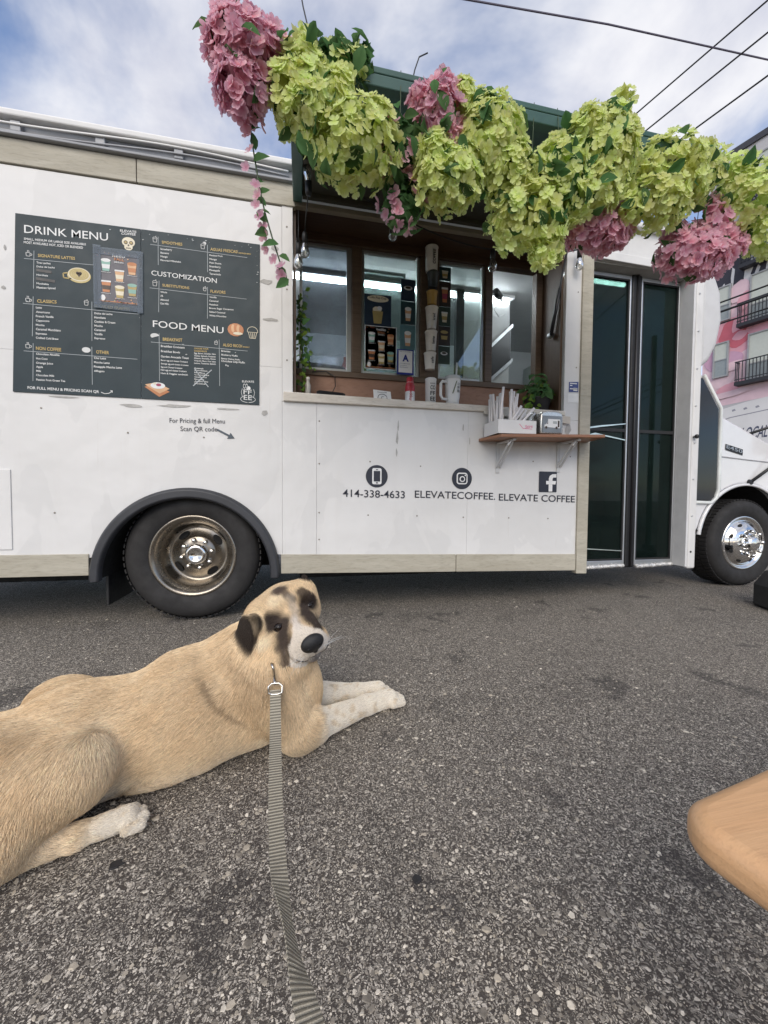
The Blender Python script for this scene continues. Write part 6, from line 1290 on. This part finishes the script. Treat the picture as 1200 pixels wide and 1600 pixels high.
def prim_d(p, P):
    if p[0] == 'c':
        a, b, r0_, r1_ = p[1]; ab = b-a; L2 = ab @ ab
        t_ = np.clip(((P-a) @ ab)/max(L2, 1e-9), 0, 1); return np.linalg.norm(P-a-t_[:, None]*ab, axis=1)-(r0_+(r1_-r0_)*t_)
    c, r, R = p[1]; Q = P-c
    if R is not None: Q = Q @ R
    k0 = np.linalg.norm(Q/r, axis=1); k1 = np.linalg.norm(Q/(r*r), axis=1); return k0*(k0-1)/np.maximum(k1, 1e-9)
def field(P, flows=False):
    D = None; acc = np.zeros_like(P) if flows else None; ws = np.zeros(len(P))
    for p in PR:
        d = prim_d(p, P)
        if flows:
            w_ = np.exp(-np.clip(d, -.05, 1)/.012); f = p[2]/np.linalg.norm(p[2]); acc += w_[:, None]*f; ws += w_
        if D is None: D = d
        else:
            k = p[3]; h = np.maximum(k-np.abs(D-d), 0)/k; D = np.minimum(D, d)-h*h*k*.25
    # eye sockets
    for sx in (-1, 1): pass
    return (D, acc/np.maximum(ws, 1e-12)[:, None]) if flows else D
def surface_nets(lo, hi, h):
    n = np.ceil((np.array(hi)-lo)/h).astype(int)+1; ax = [lo[i]+h*np.arange(n[i]) for i in range(3)]
    coarse = 4; G = np.full(tuple(n), 1.0)
    nb = [int(math.ceil(n[i]/coarse)) for i in range(3)]
    cc_ = np.stack(np.meshgrid(*[ax[i][0]+h*coarse*(np.arange(nb[i])+.5) for i in range(3)], indexing='ij'), -1).reshape(-1, 3)
    dc = field(cc_); near = np.abs(dc) < h*coarse*1.25+.012
    sgn = np.where(dc > 0, 1.0, -1.0).reshape(nb)
    G[:] = np.repeat(np.repeat(np.repeat(sgn, coarse, 0), coarse, 1), coarse, 2)[:n[0], :n[1], :n[2]]
    bi = np.argwhere(near.reshape(nb))*coarse; off = np.stack(np.meshgrid(*[np.arange(coarse)]*3, indexing='ij'), -1).reshape(-1, 3)
    idx = (bi[:, None, :]+off[None]).reshape(-1, 3); idx = idx[(idx < n).all(1)]
    for s in range(0, len(idx), 200000):
        q = idx[s:s+200000]; G[q[:, 0], q[:, 1], q[:, 2]] = field(np.array(lo)+q*h)
    S = G < 0
    c = np.zeros(np.array(S.shape)-1, int)
    for dx in (0, 1):
        for dy in (0, 1):
            for dz in (0, 1): c += S[dx:S.shape[0]-1+dx, dy:S.shape[1]-1+dy, dz:S.shape[2]-1+dz]
    act = (c > 0) & (c < 8); cells = np.argwhere(act); vid = -np.ones(act.shape, int); vid[act] = np.arange(len(cells))
    acc = np.zeros((len(cells), 3)); cnt = np.zeros(len(cells)); E = [(a, b) for a in range(8) for b in range(a+1, 8) if bin(a ^ b).count('1') == 1]
    cor = [np.array(((a >> 2) & 1, (a >> 1) & 1, a & 1)) for a in range(8)]
    vals = [G[tuple((cells+cor[a]).T)] for a in range(8)]
    for a, b in E:
        m = (vals[a] < 0) != (vals[b] < 0); t_ = vals[a]/np.where(m, vals[a]-vals[b], 1); p = cor[a]+t_[:, None]*(cor[b]-cor[a]); acc[m] += p[m]; cnt[m] += 1
    V = np.array(lo)+(cells+acc/cnt[:, None])*h; F = []
    for ax_ in range(3):
        u, v_ = (ax_+1) % 3, (ax_+2) % 3; sl0 = [slice(None)]*3; sl1 = [slice(None)]*3; sl0[ax_] = slice(0, -1); sl1[ax_] = slice(1, None)
        ch = S[tuple(sl0)] != S[tuple(sl1)]; ed = np.argwhere(ch); ok = (ed[:, u] > 0) & (ed[:, v_] > 0) & (ed[:, u] < S.shape[u]-1) & (ed[:, v_] < S.shape[v_]-1); ed = ed[ok]
        def cell(du, dv_): q = ed.copy(); q[:, u] -= du; q[:, v_] -= dv_; return vid[tuple(q.T)]
        quad = np.stack([cell(0, 0), cell(1, 0), cell(1, 1), cell(0, 1)], 1); flip = ~S[tuple(ed.T)]; quad[flip] = quad[flip][:, ::-1]; F.append(quad)
    return V, np.concatenate(F)
V, F = surface_nets(np.array((-.93, -1.64, -.02)), np.array((.38, -.98, .50)), .0050)
V[:, 2] = np.maximum(V[:, 2], .004)
eps = .002
def grad(P): return np.stack([field(P+np.eye(3)[i]*eps)-field(P-np.eye(3)[i]*eps) for i in range(3)], 1)
def sst(a, b, x): t_ = np.clip((x-a)/(b-a), 0, 1); return t_*t_*(3-2*t_)
rs = np.random.default_rng(4)
_ph = rs.uniform(0, 6.28, (12, 3)); _fr = rs.normal(0, 1, (12, 3))
def wob(P, f): return sum(np.sin(P @ (_fr[i]*f)+_ph[i, 0]) for i in range(12))/4.0
def coat(P):
    """colour of the fur at skin points P (linear rgb) and hair length"""
    L = tolocal(P); x, y, z = L.T; n = len(P)
    col = np.tile(np.array((.70, .545, .355)), (n, 1)); ln = np.full(n, .021)
    def blend(m, c): col[:] = col*(1-m[:, None])+np.array(c)*m[:, None]
    w1 = wob(P, 45)*.5+.5; blend(np.clip(.30*w1, 0, .35), (.56, .375, .19)); blend(np.clip(.35*(wob(P, 20)*.5), 0, .35), (.70, .55, .36))
    # paler belly, haunch front and chest
    blend(.75*sst(.10, .02, P[:, 2])*sst(-1.15, -1.30, P[:, 1]), (.70, .58, .42)); blend(.7*np.exp(-(((P-np.array((-.42, -1.465, .19)))/np.array((.055, .06, .05)))**2).sum(1)), (.78, .66, .48))
    blend(.45*np.exp(-(((P-np.array((-.02, -1.27, .12)))/np.array((.09, .08, .08)))**2).sum(1)), (.70, .57, .40))
    # near-white legs
    dm = lambda i0, i1: np.min([prim_d(p, P) for p in PR[i0:i1]], axis=0)
    leg = sst(.014, .004, dm(ARM0, ARM1))*sst(.015, .06, P[:, 0]+.35*(P[:, 1]+1.25)+.012*wob(P, 60)); blend(leg, (.80, .74, .64)); blend(leg*np.clip(wob(P, 130)-.55, 0, .5), (.60, .47, .30))
    hind = sst(.012, .002, dm(FOOT0, FOOT1))*sst(-.445, -.40, P[:, 0]+.01*wob(P, 60)); blend(hind, (.76, .70, .60)); blend(hind*np.clip(wob(P, 120)-.5, 0, .4), (.60, .47, .30))
    ln *= 1-.48*np.maximum(leg, hind); ln *= 1-.45*np.maximum(leg*sst(.25, .29, P[:, 0]), hind*sst(-.40, -.36, P[:, 0]))
    ln *= 1+.35*sst(.16, .26, P[:, 2])*sst(-.32, -.16, P[:, 0])
    # neck folds drawn as dark crease shade in the coat colour
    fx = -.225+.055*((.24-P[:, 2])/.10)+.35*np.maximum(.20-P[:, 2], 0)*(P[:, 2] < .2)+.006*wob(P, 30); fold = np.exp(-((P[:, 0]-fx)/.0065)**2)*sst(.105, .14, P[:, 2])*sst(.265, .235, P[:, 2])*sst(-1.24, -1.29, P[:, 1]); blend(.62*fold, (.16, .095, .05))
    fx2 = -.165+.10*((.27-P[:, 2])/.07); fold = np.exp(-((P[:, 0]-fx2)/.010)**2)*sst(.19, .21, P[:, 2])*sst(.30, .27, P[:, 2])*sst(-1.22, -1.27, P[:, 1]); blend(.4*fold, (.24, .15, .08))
    blend(.35*np.exp(-(((P-np.array((-.12, -1.31, .19)))/np.array((.06, .06, .05)))**2).sum(1)), (.36, .24, .13))  # neck shading below the collar, painted as darker fur
    blend(.5*np.exp(-(((P-np.array((-.09, -1.27, .215)))/np.array((.07, .05, .03)))**2).sum(1)), (.24, .15, .08))  # band of shade under the jaw, painted as darker fur
    # head: markings are laid out across the face, r along the eye line, dn down the muzzle
    Q = P-E0n; r = Q @ np.array(hr); dn = -(Q @ np.array(hu)); j = wob(P, 150)*.0030; j2 = wob(P+1.7, 110)*.0035
    inface = (np.sqrt((x/.118)**2+((y+.022)/.125)**2+((z+.01)/.16)**2) < 1.0) & (z > -.105)
    soft = sst(1.0, .78, np.sqrt((x/.122)**2+((y+.022)/.130)**2+((z+.01)/.165)**2))
    ln = ln*(1-soft)+.013*soft; ln = np.where(inface & (z > .02) & (dn > .05) & (np.abs(r) < .065), .0075, ln)
    def hb(m, c): blend(np.where(inface, np.clip(m, 0, 1), 0), c)
    def seg(ax, ay, bx, by):
        t_ = np.clip(((r-ax)*(bx-ax)+(dn-ay)*(by-ay))/((bx-ax)**2+(by-ay)**2), 0, 1); return np.hypot(r-ax-t_*(bx-ax), dn-ay-t_*(by-ay)), t_
    def ov(cx, cy, rx, ry, soft_=.5): return sst(1.0+soft_*.4, 1.0-soft_*.6, np.hypot((r-cx+j)/rx, (dn-cy+j2)/ry))
    hb(.5*soft, (.68, .52, .33))
    hb(.75*ov(-.026, -.044, .026, .026, 1.0), (.76, .64, .46)); hb(.6*ov(.026, -.040, .018, .020, 1.0), (.66, .52, .34)); hb(.75*ov(-.094, .034, .024, .020, 1.0), (.76, .65, .47)); hb(.5*ov(-.085, -.03, .03, .03, 1.0), (.70, .56, .36))
    d_, t_ = seg(-.012, -.076, .018, -.030); hb(.85*sst(.018-.008*t_, .004, d_+j), (.12, .088, .068)); hb(.9*ov(-.008, -.074, .025, .015, .8), (.09, .066, .053)); hb(.75*sst(.017, .004, seg(.012, -.035, .006, .035)[0]+j), (.40, .345, .285))
    hb(1.0*ov(-.050, .002, .031, .026, .7), (.042, .030, .024)); hb(1.0*ov(.050, -.006, .028, .028, .6), (.042, .030, .024)); hb(.9*ov(.046, -.034, .017, .017, .7), (.06, .042, .032))
    d_, t_ = seg(-.026, .016, -.048, .066); hb(1.0*sst(.030, .008, d_+j), (.058, .043, .035)); d_, t_ = seg(-.048, .066, -.066, .125); hb(.9*sst(.026, .004, d_+j), (.080, .060, .048))
    d_, t_ = seg(.034, .016, .052, .064); hb(1.0*sst(.025, .008, d_+j), (.052, .039, .032))
    wl = np.interp(dn, [.026, .036, .050, .077, .105, .130, .175], [0, .006, .014, .036, .048, .054, .045]); wr = np.interp(dn, [.030, .036, .055, .080, .13, .175], [0, .008, .026, .056, .075, .07])
    m = np.minimum(sst(-.005, .003, r+wl+j), sst(-.005, .003, wr-r+j))*sst(.030, .042, dn); hb(m*(z > -.01), (.74, .68, .60))
    hb(.8*sst(.160, .172, dn)*(z > .0), (.30, .23, .17)); hb(.9*ov(-.028, .168, .020, .011, .6), (.045, .036, .032))
    hb(.85*ov(.020, .150, .026, .020, .9)*(z > .03), (.17, .15, .15)); hb(.8*ov(.0, .030, .010, .020, 1.), (.62, .57, .52))
    spot = np.clip(wob(P, 430)-1.05, 0, .55)*(z > .05); hb(spot, (.16, .13, .12))
    # ears
    for p in PR[-4:]:
        d = prim_d(p, P); m = sst(.007, .0, d); top = sst(EARC[2]+.074, EARC[2]+.056, P[:, 2]+.004*wob(P, 90)) if p is not PR[-1] else 1.0; blend(m*top, (.034, .025, .019)); ln[:] = ln*(1-m)+.0065*m
    d = prim_d(PR[-2], P); blend(.5*sst(.010, .0, d), (.016, .012, .010))
    return np.clip(col, .005, 1), ln
me = bpy.data.meshes.new('dog'); me.from_pydata([tuple(p) for p in V], [], [tuple(int(i) for i in f) for f in F])
me.polygons.foreach_set('use_smooth', [True]*len(F))
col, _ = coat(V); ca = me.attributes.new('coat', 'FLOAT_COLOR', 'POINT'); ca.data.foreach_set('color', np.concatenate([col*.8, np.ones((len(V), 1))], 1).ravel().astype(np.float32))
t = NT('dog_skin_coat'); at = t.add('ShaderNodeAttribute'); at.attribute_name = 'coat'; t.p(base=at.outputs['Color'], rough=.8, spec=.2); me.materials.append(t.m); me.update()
dog = bpy.data.objects.new('dog', me); C.objects.link(dog)
tag(dog, 'tan dog with a dark mask and white forelegs lying on the asphalt, looking back', 'dog')
sm = dog.modifiers.new('smooth', 'SMOOTH'); sm.factor = .4; sm.iterations = 1
# fur
def make_fur(N):
    P0, P1, P2, P3 = (V[F[:, i]] for i in range(4)); ar = .5*np.linalg.norm(np.cross(P2-P0, P3-P1), axis=1)
    cen = (P0+P1+P2+P3)/4; hd = np.clip(tolocal(cen)[:, 2]+.2, 0, 1); camv = np.array(cam.matrix_world.translation)
    w_ = ar*np.where(np.linalg.norm(cen-E0n, axis=1) < .16, 2.2, 1.0)*np.where(cen[:, 2] < .012, .25, 1.0)
    fi = rs.choice(len(F), N, p=w_/w_.sum()); u, v_ = rs.random((2, N, 1)); P = (P0[fi]*(1-u)+P1[fi]*u)*(1-v_)+(P3[fi]*(1-u)+P2[fi]*u)*v_
    nr = grad(P); nr /= np.maximum(np.linalg.norm(nr, axis=1, keepdims=True), 1e-9); _, fl = field(P, True)
    c_, ln = coat(P)
    fl = fl-nr*(fl*nr).sum(1, keepdims=True); fl /= np.maximum(np.linalg.norm(fl, axis=1, keepdims=True), .25)
    cl = np.stack([wob(P+i*3.3, 60) for i in range(3)], 1)*.11; jit = rs.normal(0, .15, (N, 3))
    d = fl+cl+jit; d = d-nr*(d*nr).sum(1, keepdims=True); d /= np.maximum(np.linalg.norm(d, axis=1, keepdims=True), 1e-6)
    ln = ln*rs.uniform(.65, 1.25, N); K = 4; s = np.linspace(0, 1, K)
    lift = (.30+.10*rs.random(N))[:, None]+.22*sst(.014, .007, ln)[:, None]
    pts = np.stack([P-nr*.0004+(d*(si*(1-.10*si))+nr*(lift*(si-.62*si*si)))*ln[:, None] for si in s], 1)
    pts[:, :, 2] = np.maximum(pts[:, :, 2], .003)
    cv = bpy.data.hair_curves.new('fur'); cv.add_curves([K]*N)
    cv.attributes['position'].data.foreach_set('vector', pts.reshape(-1).astype(np.float32))
    rad_ = np.tile(np.array((.00038, .00035, .00026, .00008), np.float32), N)*np.repeat(np.where(ln < .014, .72, 1.0), K)
    ra_ = cv.attributes.get('radius') or cv.attributes.new('radius', 'FLOAT', 'POINT'); ra_.data.foreach_set('value', rad_.astype(np.float32))
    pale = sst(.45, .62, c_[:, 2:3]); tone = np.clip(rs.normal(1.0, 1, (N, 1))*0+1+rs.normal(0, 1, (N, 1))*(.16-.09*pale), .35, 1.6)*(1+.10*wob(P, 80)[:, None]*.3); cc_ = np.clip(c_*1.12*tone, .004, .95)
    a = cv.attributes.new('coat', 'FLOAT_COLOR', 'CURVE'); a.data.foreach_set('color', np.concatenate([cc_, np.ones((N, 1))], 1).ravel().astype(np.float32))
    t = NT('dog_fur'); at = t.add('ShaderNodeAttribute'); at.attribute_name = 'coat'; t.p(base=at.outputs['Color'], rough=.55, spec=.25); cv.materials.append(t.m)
    o = bpy.data.objects.new('fur', cv); C.objects.link(o); o.parent = dog; o['kind'] = 'stuff'; return o
make_fur(380000)
# eyes, nose, mouth line, whiskers
EYE = plain('dog_eye_brown', (0.010, 0.006, 0.004), 0.05, var=.3, scale=60); NOSE = plain('dog_nose_black', (0.010, 0.010, 0.011), 0.5, var=.4, scale=160, bump=.3)
LID = plain('dog_lid_dark', (0.012, 0.009, 0.008), .45)
def lsph(mb, c, r, seg=20, rings=12, sc=(1, 1, 1)):
    vs = []; fs = []
    for i in range(rings+1):
        th = math.pi*i/rings
        for j in range(seg): ph = 2*math.pi*j/seg; vs.append(toworld((c[0]+r*sc[0]*math.sin(th)*math.cos(ph), c[1]+r*sc[1]*math.cos(th), c[2]+r*sc[2]*math.sin(th)*math.sin(ph))))
    for i in range(rings):
        for j in range(seg): fs.append((i*seg+j, i*seg+(j+1) % seg, (i+1)*seg+(j+1) % seg, (i+1)*seg+j))
    return mb.add(vs, fs)
def skin_z(x, y):      # outermost face point on the line (x, y) of the head frame
    zs = np.linspace(.16, -.08, 240); d = field(toworld(np.stack([np.full(240, x), np.full(240, y), zs], 1))); k = np.argmax(d < 0); return zs[k]
for sx in (-1, 1):
    ex, ey = sx*.052, .000; ez = skin_z(ex, ey)
    e = lsph(MB(), (ex, ey, ez-.0060), .0130, sc=(1, .86, 1)).build('eye', EYE, dog, smooth=True)
    ring = [toworld((ex+.0125*math.cos(a)*1.10, ey+.0088*math.sin(a)+.0012*math.cos(2*a), ez+.0035-.0035*abs(math.cos(a))-.001)) for a in np.linspace(0, 2*math.pi, 21)]
    MB().tube(ring, .0022, 6, cap=False).build('eyelid', LID, dog, smooth=True)
nz = skin_z(0, -.040)
mb = MB(); vs, fs = [], []
lsph(mb, (0, -.037, nz-.004), 1, 28, 16, (.0325, .0245, .0175)); lsph(mb, (0, -.053, nz-.004), 1, 16, 10, (.0100, .0150, .0115))
nose = mb.build('nose', NOSE, dog, smooth=True)
for sx in (-1, 1): lsph(MB(), (sx*.0160, -.0415, nz+.0085), 1, 12, 8, (.0072, .0056, .0040)).build('nostril', plain('nostril_black', (0.002, 0.002, 0.002), .7), nose, smooth=True)
ml = []
for x in np.linspace(-.050, .050, 17): y = -.098-.008*(1-abs(x)/.050)+.020*(abs(x)/.050)**2; ml.append(toworld((x, y, skin_z(x, y)+.0015)))
MB().tube(ml, .0022, 6).build('mouth_line', LID, dog, smooth=True)
MB().tube([toworld((0, -.066, skin_z(0, -.066)+.001)), toworld((0, -.084, skin_z(0, -.084)+.0015)), toworld((0, -.103, skin_z(0, -.103)+.001))], .0014, 6).build('lip_groove', LID, dog, smooth=True)
r_ = random.Random(6); mb = MB()
for i in range(12):
    sx = -1 if i % 2 else 1; y = -.062-.022*r_.random(); x = sx*(.020+.02*r_.random()); z = skin_z(x, y); a = Vector(toworld((x, y, z))); b = Vector(toworld((x+sx*r_.uniform(.03, .07), y+r_.uniform(-.035, .012), z+r_.uniform(-.02, .03)))); mb.tube([a, a.lerp(b, .5)+Vector((0, 0, .004)), b], [.00035, .0003, .00012], 4)
mb.build('whiskers', plain('whisker_white', (.7, .7, .68), .4), dog)
r_ = random.Random(3)
CLAW = plain('dog_claw', (0.10, 0.08, 0.065), .4)
for (bx_, by_, d, n_, ls, hz) in ((.292, -1.092, (.90, .43), (-.43, .90), (.038, .050, .050, .038), .012), (.262, -1.030, (.97, .22), (-.22, .97), (.036, .048, .048, .036), .013), (-.366, -1.466, (.86, .50), (-.5, .86), (.024, .034, .034, .024), .012)):
    for q, l_ in zip((-.031, -.011, .011, .031), ls):
        p = Vector((bx_+n_[0]*q+d[0]*(l_+.010), by_+n_[1]*q+d[1]*(l_+.010), hz)); MB().tube([p, p+Vector((d[0]*.009, d[1]*.009, -.004)), p+Vector((d[0]*.013, d[1]*.013, -.009))], [.0036, .0028, .001], 6).build('claw', CLAW, dog, smooth=True)

# ------------------------------------------------------------------ leash
def webbing(name, path, w_, facing, mat, parent, th=.0018):
    path = [Vector(p) for p in path]; vs, fs, uv = [], [], []; L_ = 0; n = len(path)
    for i, p in enumerate(path):
        tg = (path[min(i+1, n-1)]-path[max(i-1, 0)]).normalized(); f = Vector(facing(i/(n-1))); f = (f-tg*f.dot(tg)).normalized(); s = tg.cross(f)
        if i: L_ += (p-path[i-1]).length
        for a, b in ((-1, -1), (1, -1), (1, 1), (-1, 1)): vs.append(p+s*a*w_/2+f*b*th/2); uv.append(L_)
    for i in range(n-1):
        for k in range(4): fs.append((i*4+k, i*4+(k+1) % 4, (i+1)*4+(k+1) % 4, (i+1)*4+k))
    fs += [(0, 1, 2, 3), ((n-1)*4+3, (n-1)*4+2, (n-1)*4+1, (n-1)*4)]
    me = bpy.data.meshes.new(name); me.from_pydata(vs, [], fs); me.materials.append(mat); me.attributes.new('along', 'FLOAT', 'POINT').data.foreach_set('value', uv); me.update()
    o = bpy.data.objects.new(name, me); C.objects.link(o); o.parent = parent; o.matrix_parent_inverse = Matrix.Translation(-parent.location); return o
t = NT('striped_webbing'); at = t.add('ShaderNodeAttribute'); at.attribute_name = 'along'
wv = t.math('SINE', t.math('MULTIPLY', at.outputs['Fac'], 2*math.pi/.0070)); st = t.ramp(t.math('ADD', t.math('MULTIPLY', wv, .5), .5), [(.35, (.18, .160, .122)), (.65, (.44, .40, .315))])
fine = t.noise(t.coord((1, 1, 1)), 700, 2, .6); t.p(base=t.mix(t.ramp(fine, [(.45, 0.0), (.7, .35)]), st, (.05, .047, .04)), rough=.85); t.bump(t.math('ADD', wv, fine), .5, .002)
leash = thing('dog_leash', 'grey striped webbing leash running from the dog towards the camera', 'leash', (-.068, -1.315, .195))
c0 = Vector((-0.060000, -1.352000, 0.218000)); ctrl = [c0, Vector((-.0555, -1.43, .157)), Vector((-.049, -1.55, .139)), Vector((-.040, -1.68, .127)), Vector((-.028, -1.79, .130)), Vector((-.004, -1.92, .155)), Vector((.017, -2.02, .180)), Vector((.03, -2.10, .21))]
def crom(ps, n):
    out = []
    for i in range(len(ps)-1):
        p0, p1, p2, p3 = ps[max(i-1, 0)], ps[i], ps[i+1], ps[min(i+2, len(ps)-1)]
        for k in range(n): t_ = k/n; out.append(.5*((2*p1)+(p2-p0)*t_+(2*p0-5*p1+4*p2-p3)*t_*t_+(3*p1-p0-3*p2+p3)*t_**3))
    return out+[ps[-1]]
lp = crom(ctrl, 14)
def facing(u):
    tw = math.exp(-((u-.66)/.10)**2)
    a = rad(4+40*tw+8*max(0, u-.7)/.3)
    return (math.sin(a), -math.cos(a)*.75, .65*math.cos(a)+.1)
webbing('strap', lp, .0262, facing, t.m, leash)
CLIP = plain('clip_nickel', (.62, .60, .56), .18, 1.0, var=.1)
w2 = .0165; rx = Vector((1, -.05, 0)); dn = Vector((0, -.45, -.9)).normalized(); cb = c0+Vector((0, -.002, .004))
MB().tube([cb-rx*w2+dn*.010, cb-rx*w2*1.05-dn*.006, cb-rx*w2*.55-dn*.013, cb+rx*w2*.55-dn*.013, cb+rx*w2*1.05-dn*.006, cb+rx*w2+dn*.010, cb+rx*w2*.4+dn*.013, cb-rx*w2*.4+dn*.013, cb-rx*w2+dn*.010], .0026, 8).build('slide_ring', CLIP, leash, smooth=True)
sp = Vector((-0.067000, -1.318000, 0.257000)); MB().tube([cb-dn*.013, cb.lerp(sp, .35), sp], [.0042, .0042, .0030], 8).build('snap_hook', CLIP, leash, smooth=True); MB().tube([sp, sp+Vector((-.006, .012, .012)), sp+Vector((-.002, .022, .006)), sp+Vector((.002, .012, -.008))], .003, 6).build('snap_gate', CLIP, leash, smooth=True)
# collar, mostly buried in the ruff
cc0 = Vector((-.075, -1.205, .258)); nax = Vector((.35, -.08, .93)).normalized(); e1 = nax.orthogonal().normalized(); e2 = nax.cross(e1)
col_ = MB().tube([cc0+e1*math.cos(a)*.088+e2*math.sin(a)*.088 for a in np.linspace(0, 2*math.pi, 33)], .006, 6, cap=False).build('dog_collar', plain('collar_black', (.015, .015, .016), .6), smooth=True); tag(col_, 'narrow dark collar half hidden in the neck fur', 'collar')

# ------------------------------------------------------------------ bench corner and black base at the edges of the view
BENCHW = wood('tan_varnished_wood', (0.64, 0.365, 0.18), (0.69, 0.415, 0.215), 0.36, (1.5, 34, 34), 1.5)
bench = thing('wooden_bench', 'tan wooden bench with a rounded corner beside the photographer', 'bench', (.8, -2.3, 0))
def rpoly(x0, x1, y0, y1, r, n=8):
    out = []
    for cx, cy, a0 in ((x1-r, y1-r, 0), (x0+r, y1-r, 90), (x0+r, y0+r, 180), (x1-r, y0+r, 270)):
        for i in range(n+1): a = rad(a0+90*i/n); out.append((cx+r*math.cos(a), cy+r*math.sin(a)))
    return out
bmx = Matrix.Rotation(rad(10), 3, 'Z'); bo_ = Vector((.308, -2.114, 0))
pl = [bo_+bmx @ Vector((x, y, 0)) for x, y in rpoly(0, 1.1, -.36, 0, .035)]
MB().prism([(p.x, p.y, .418) for p in pl], (0, 0, .034)).build('seat', BENCHW, bench, bevel=.013, smooth=True, segs=5)
for (x, y) in ((.16, -.06), (1.0, -.06), (.16, -.31), (1.0, -.31)):
    p = bo_+bmx @ Vector((x, y, 0)); MB().prism([(p.x-.025, p.y-.025, 0), (p.x+.025, p.y-.025, 0), (p.x+.025, p.y+.025, 0), (p.x-.025, p.y+.025, 0)], (0, 0, .417)).build('leg', BENCHW, bench, bevel=.004)
ub = thing('umbrella_base', 'black faceted weighted base standing on the asphalt at the far right', 'umbrella base', (3.16, -.45, 0))
MB().lathe([(0, 0), (.20, 0), (.215, .02), (.215, .15), (.16, .245), (.05, .255), (.05, .30), (0, .30)], (3.16, -.45, 0), (0, 0, 1), 8).build('base_body', plain('base_black', (.012, .012, .013), .5), ub, bevel=.006)
MB().tube([(3.16, -.45, .29), (3.16, -.45, 2.2)], .022, 12).build('pole', BLACKP, ub, smooth=True)
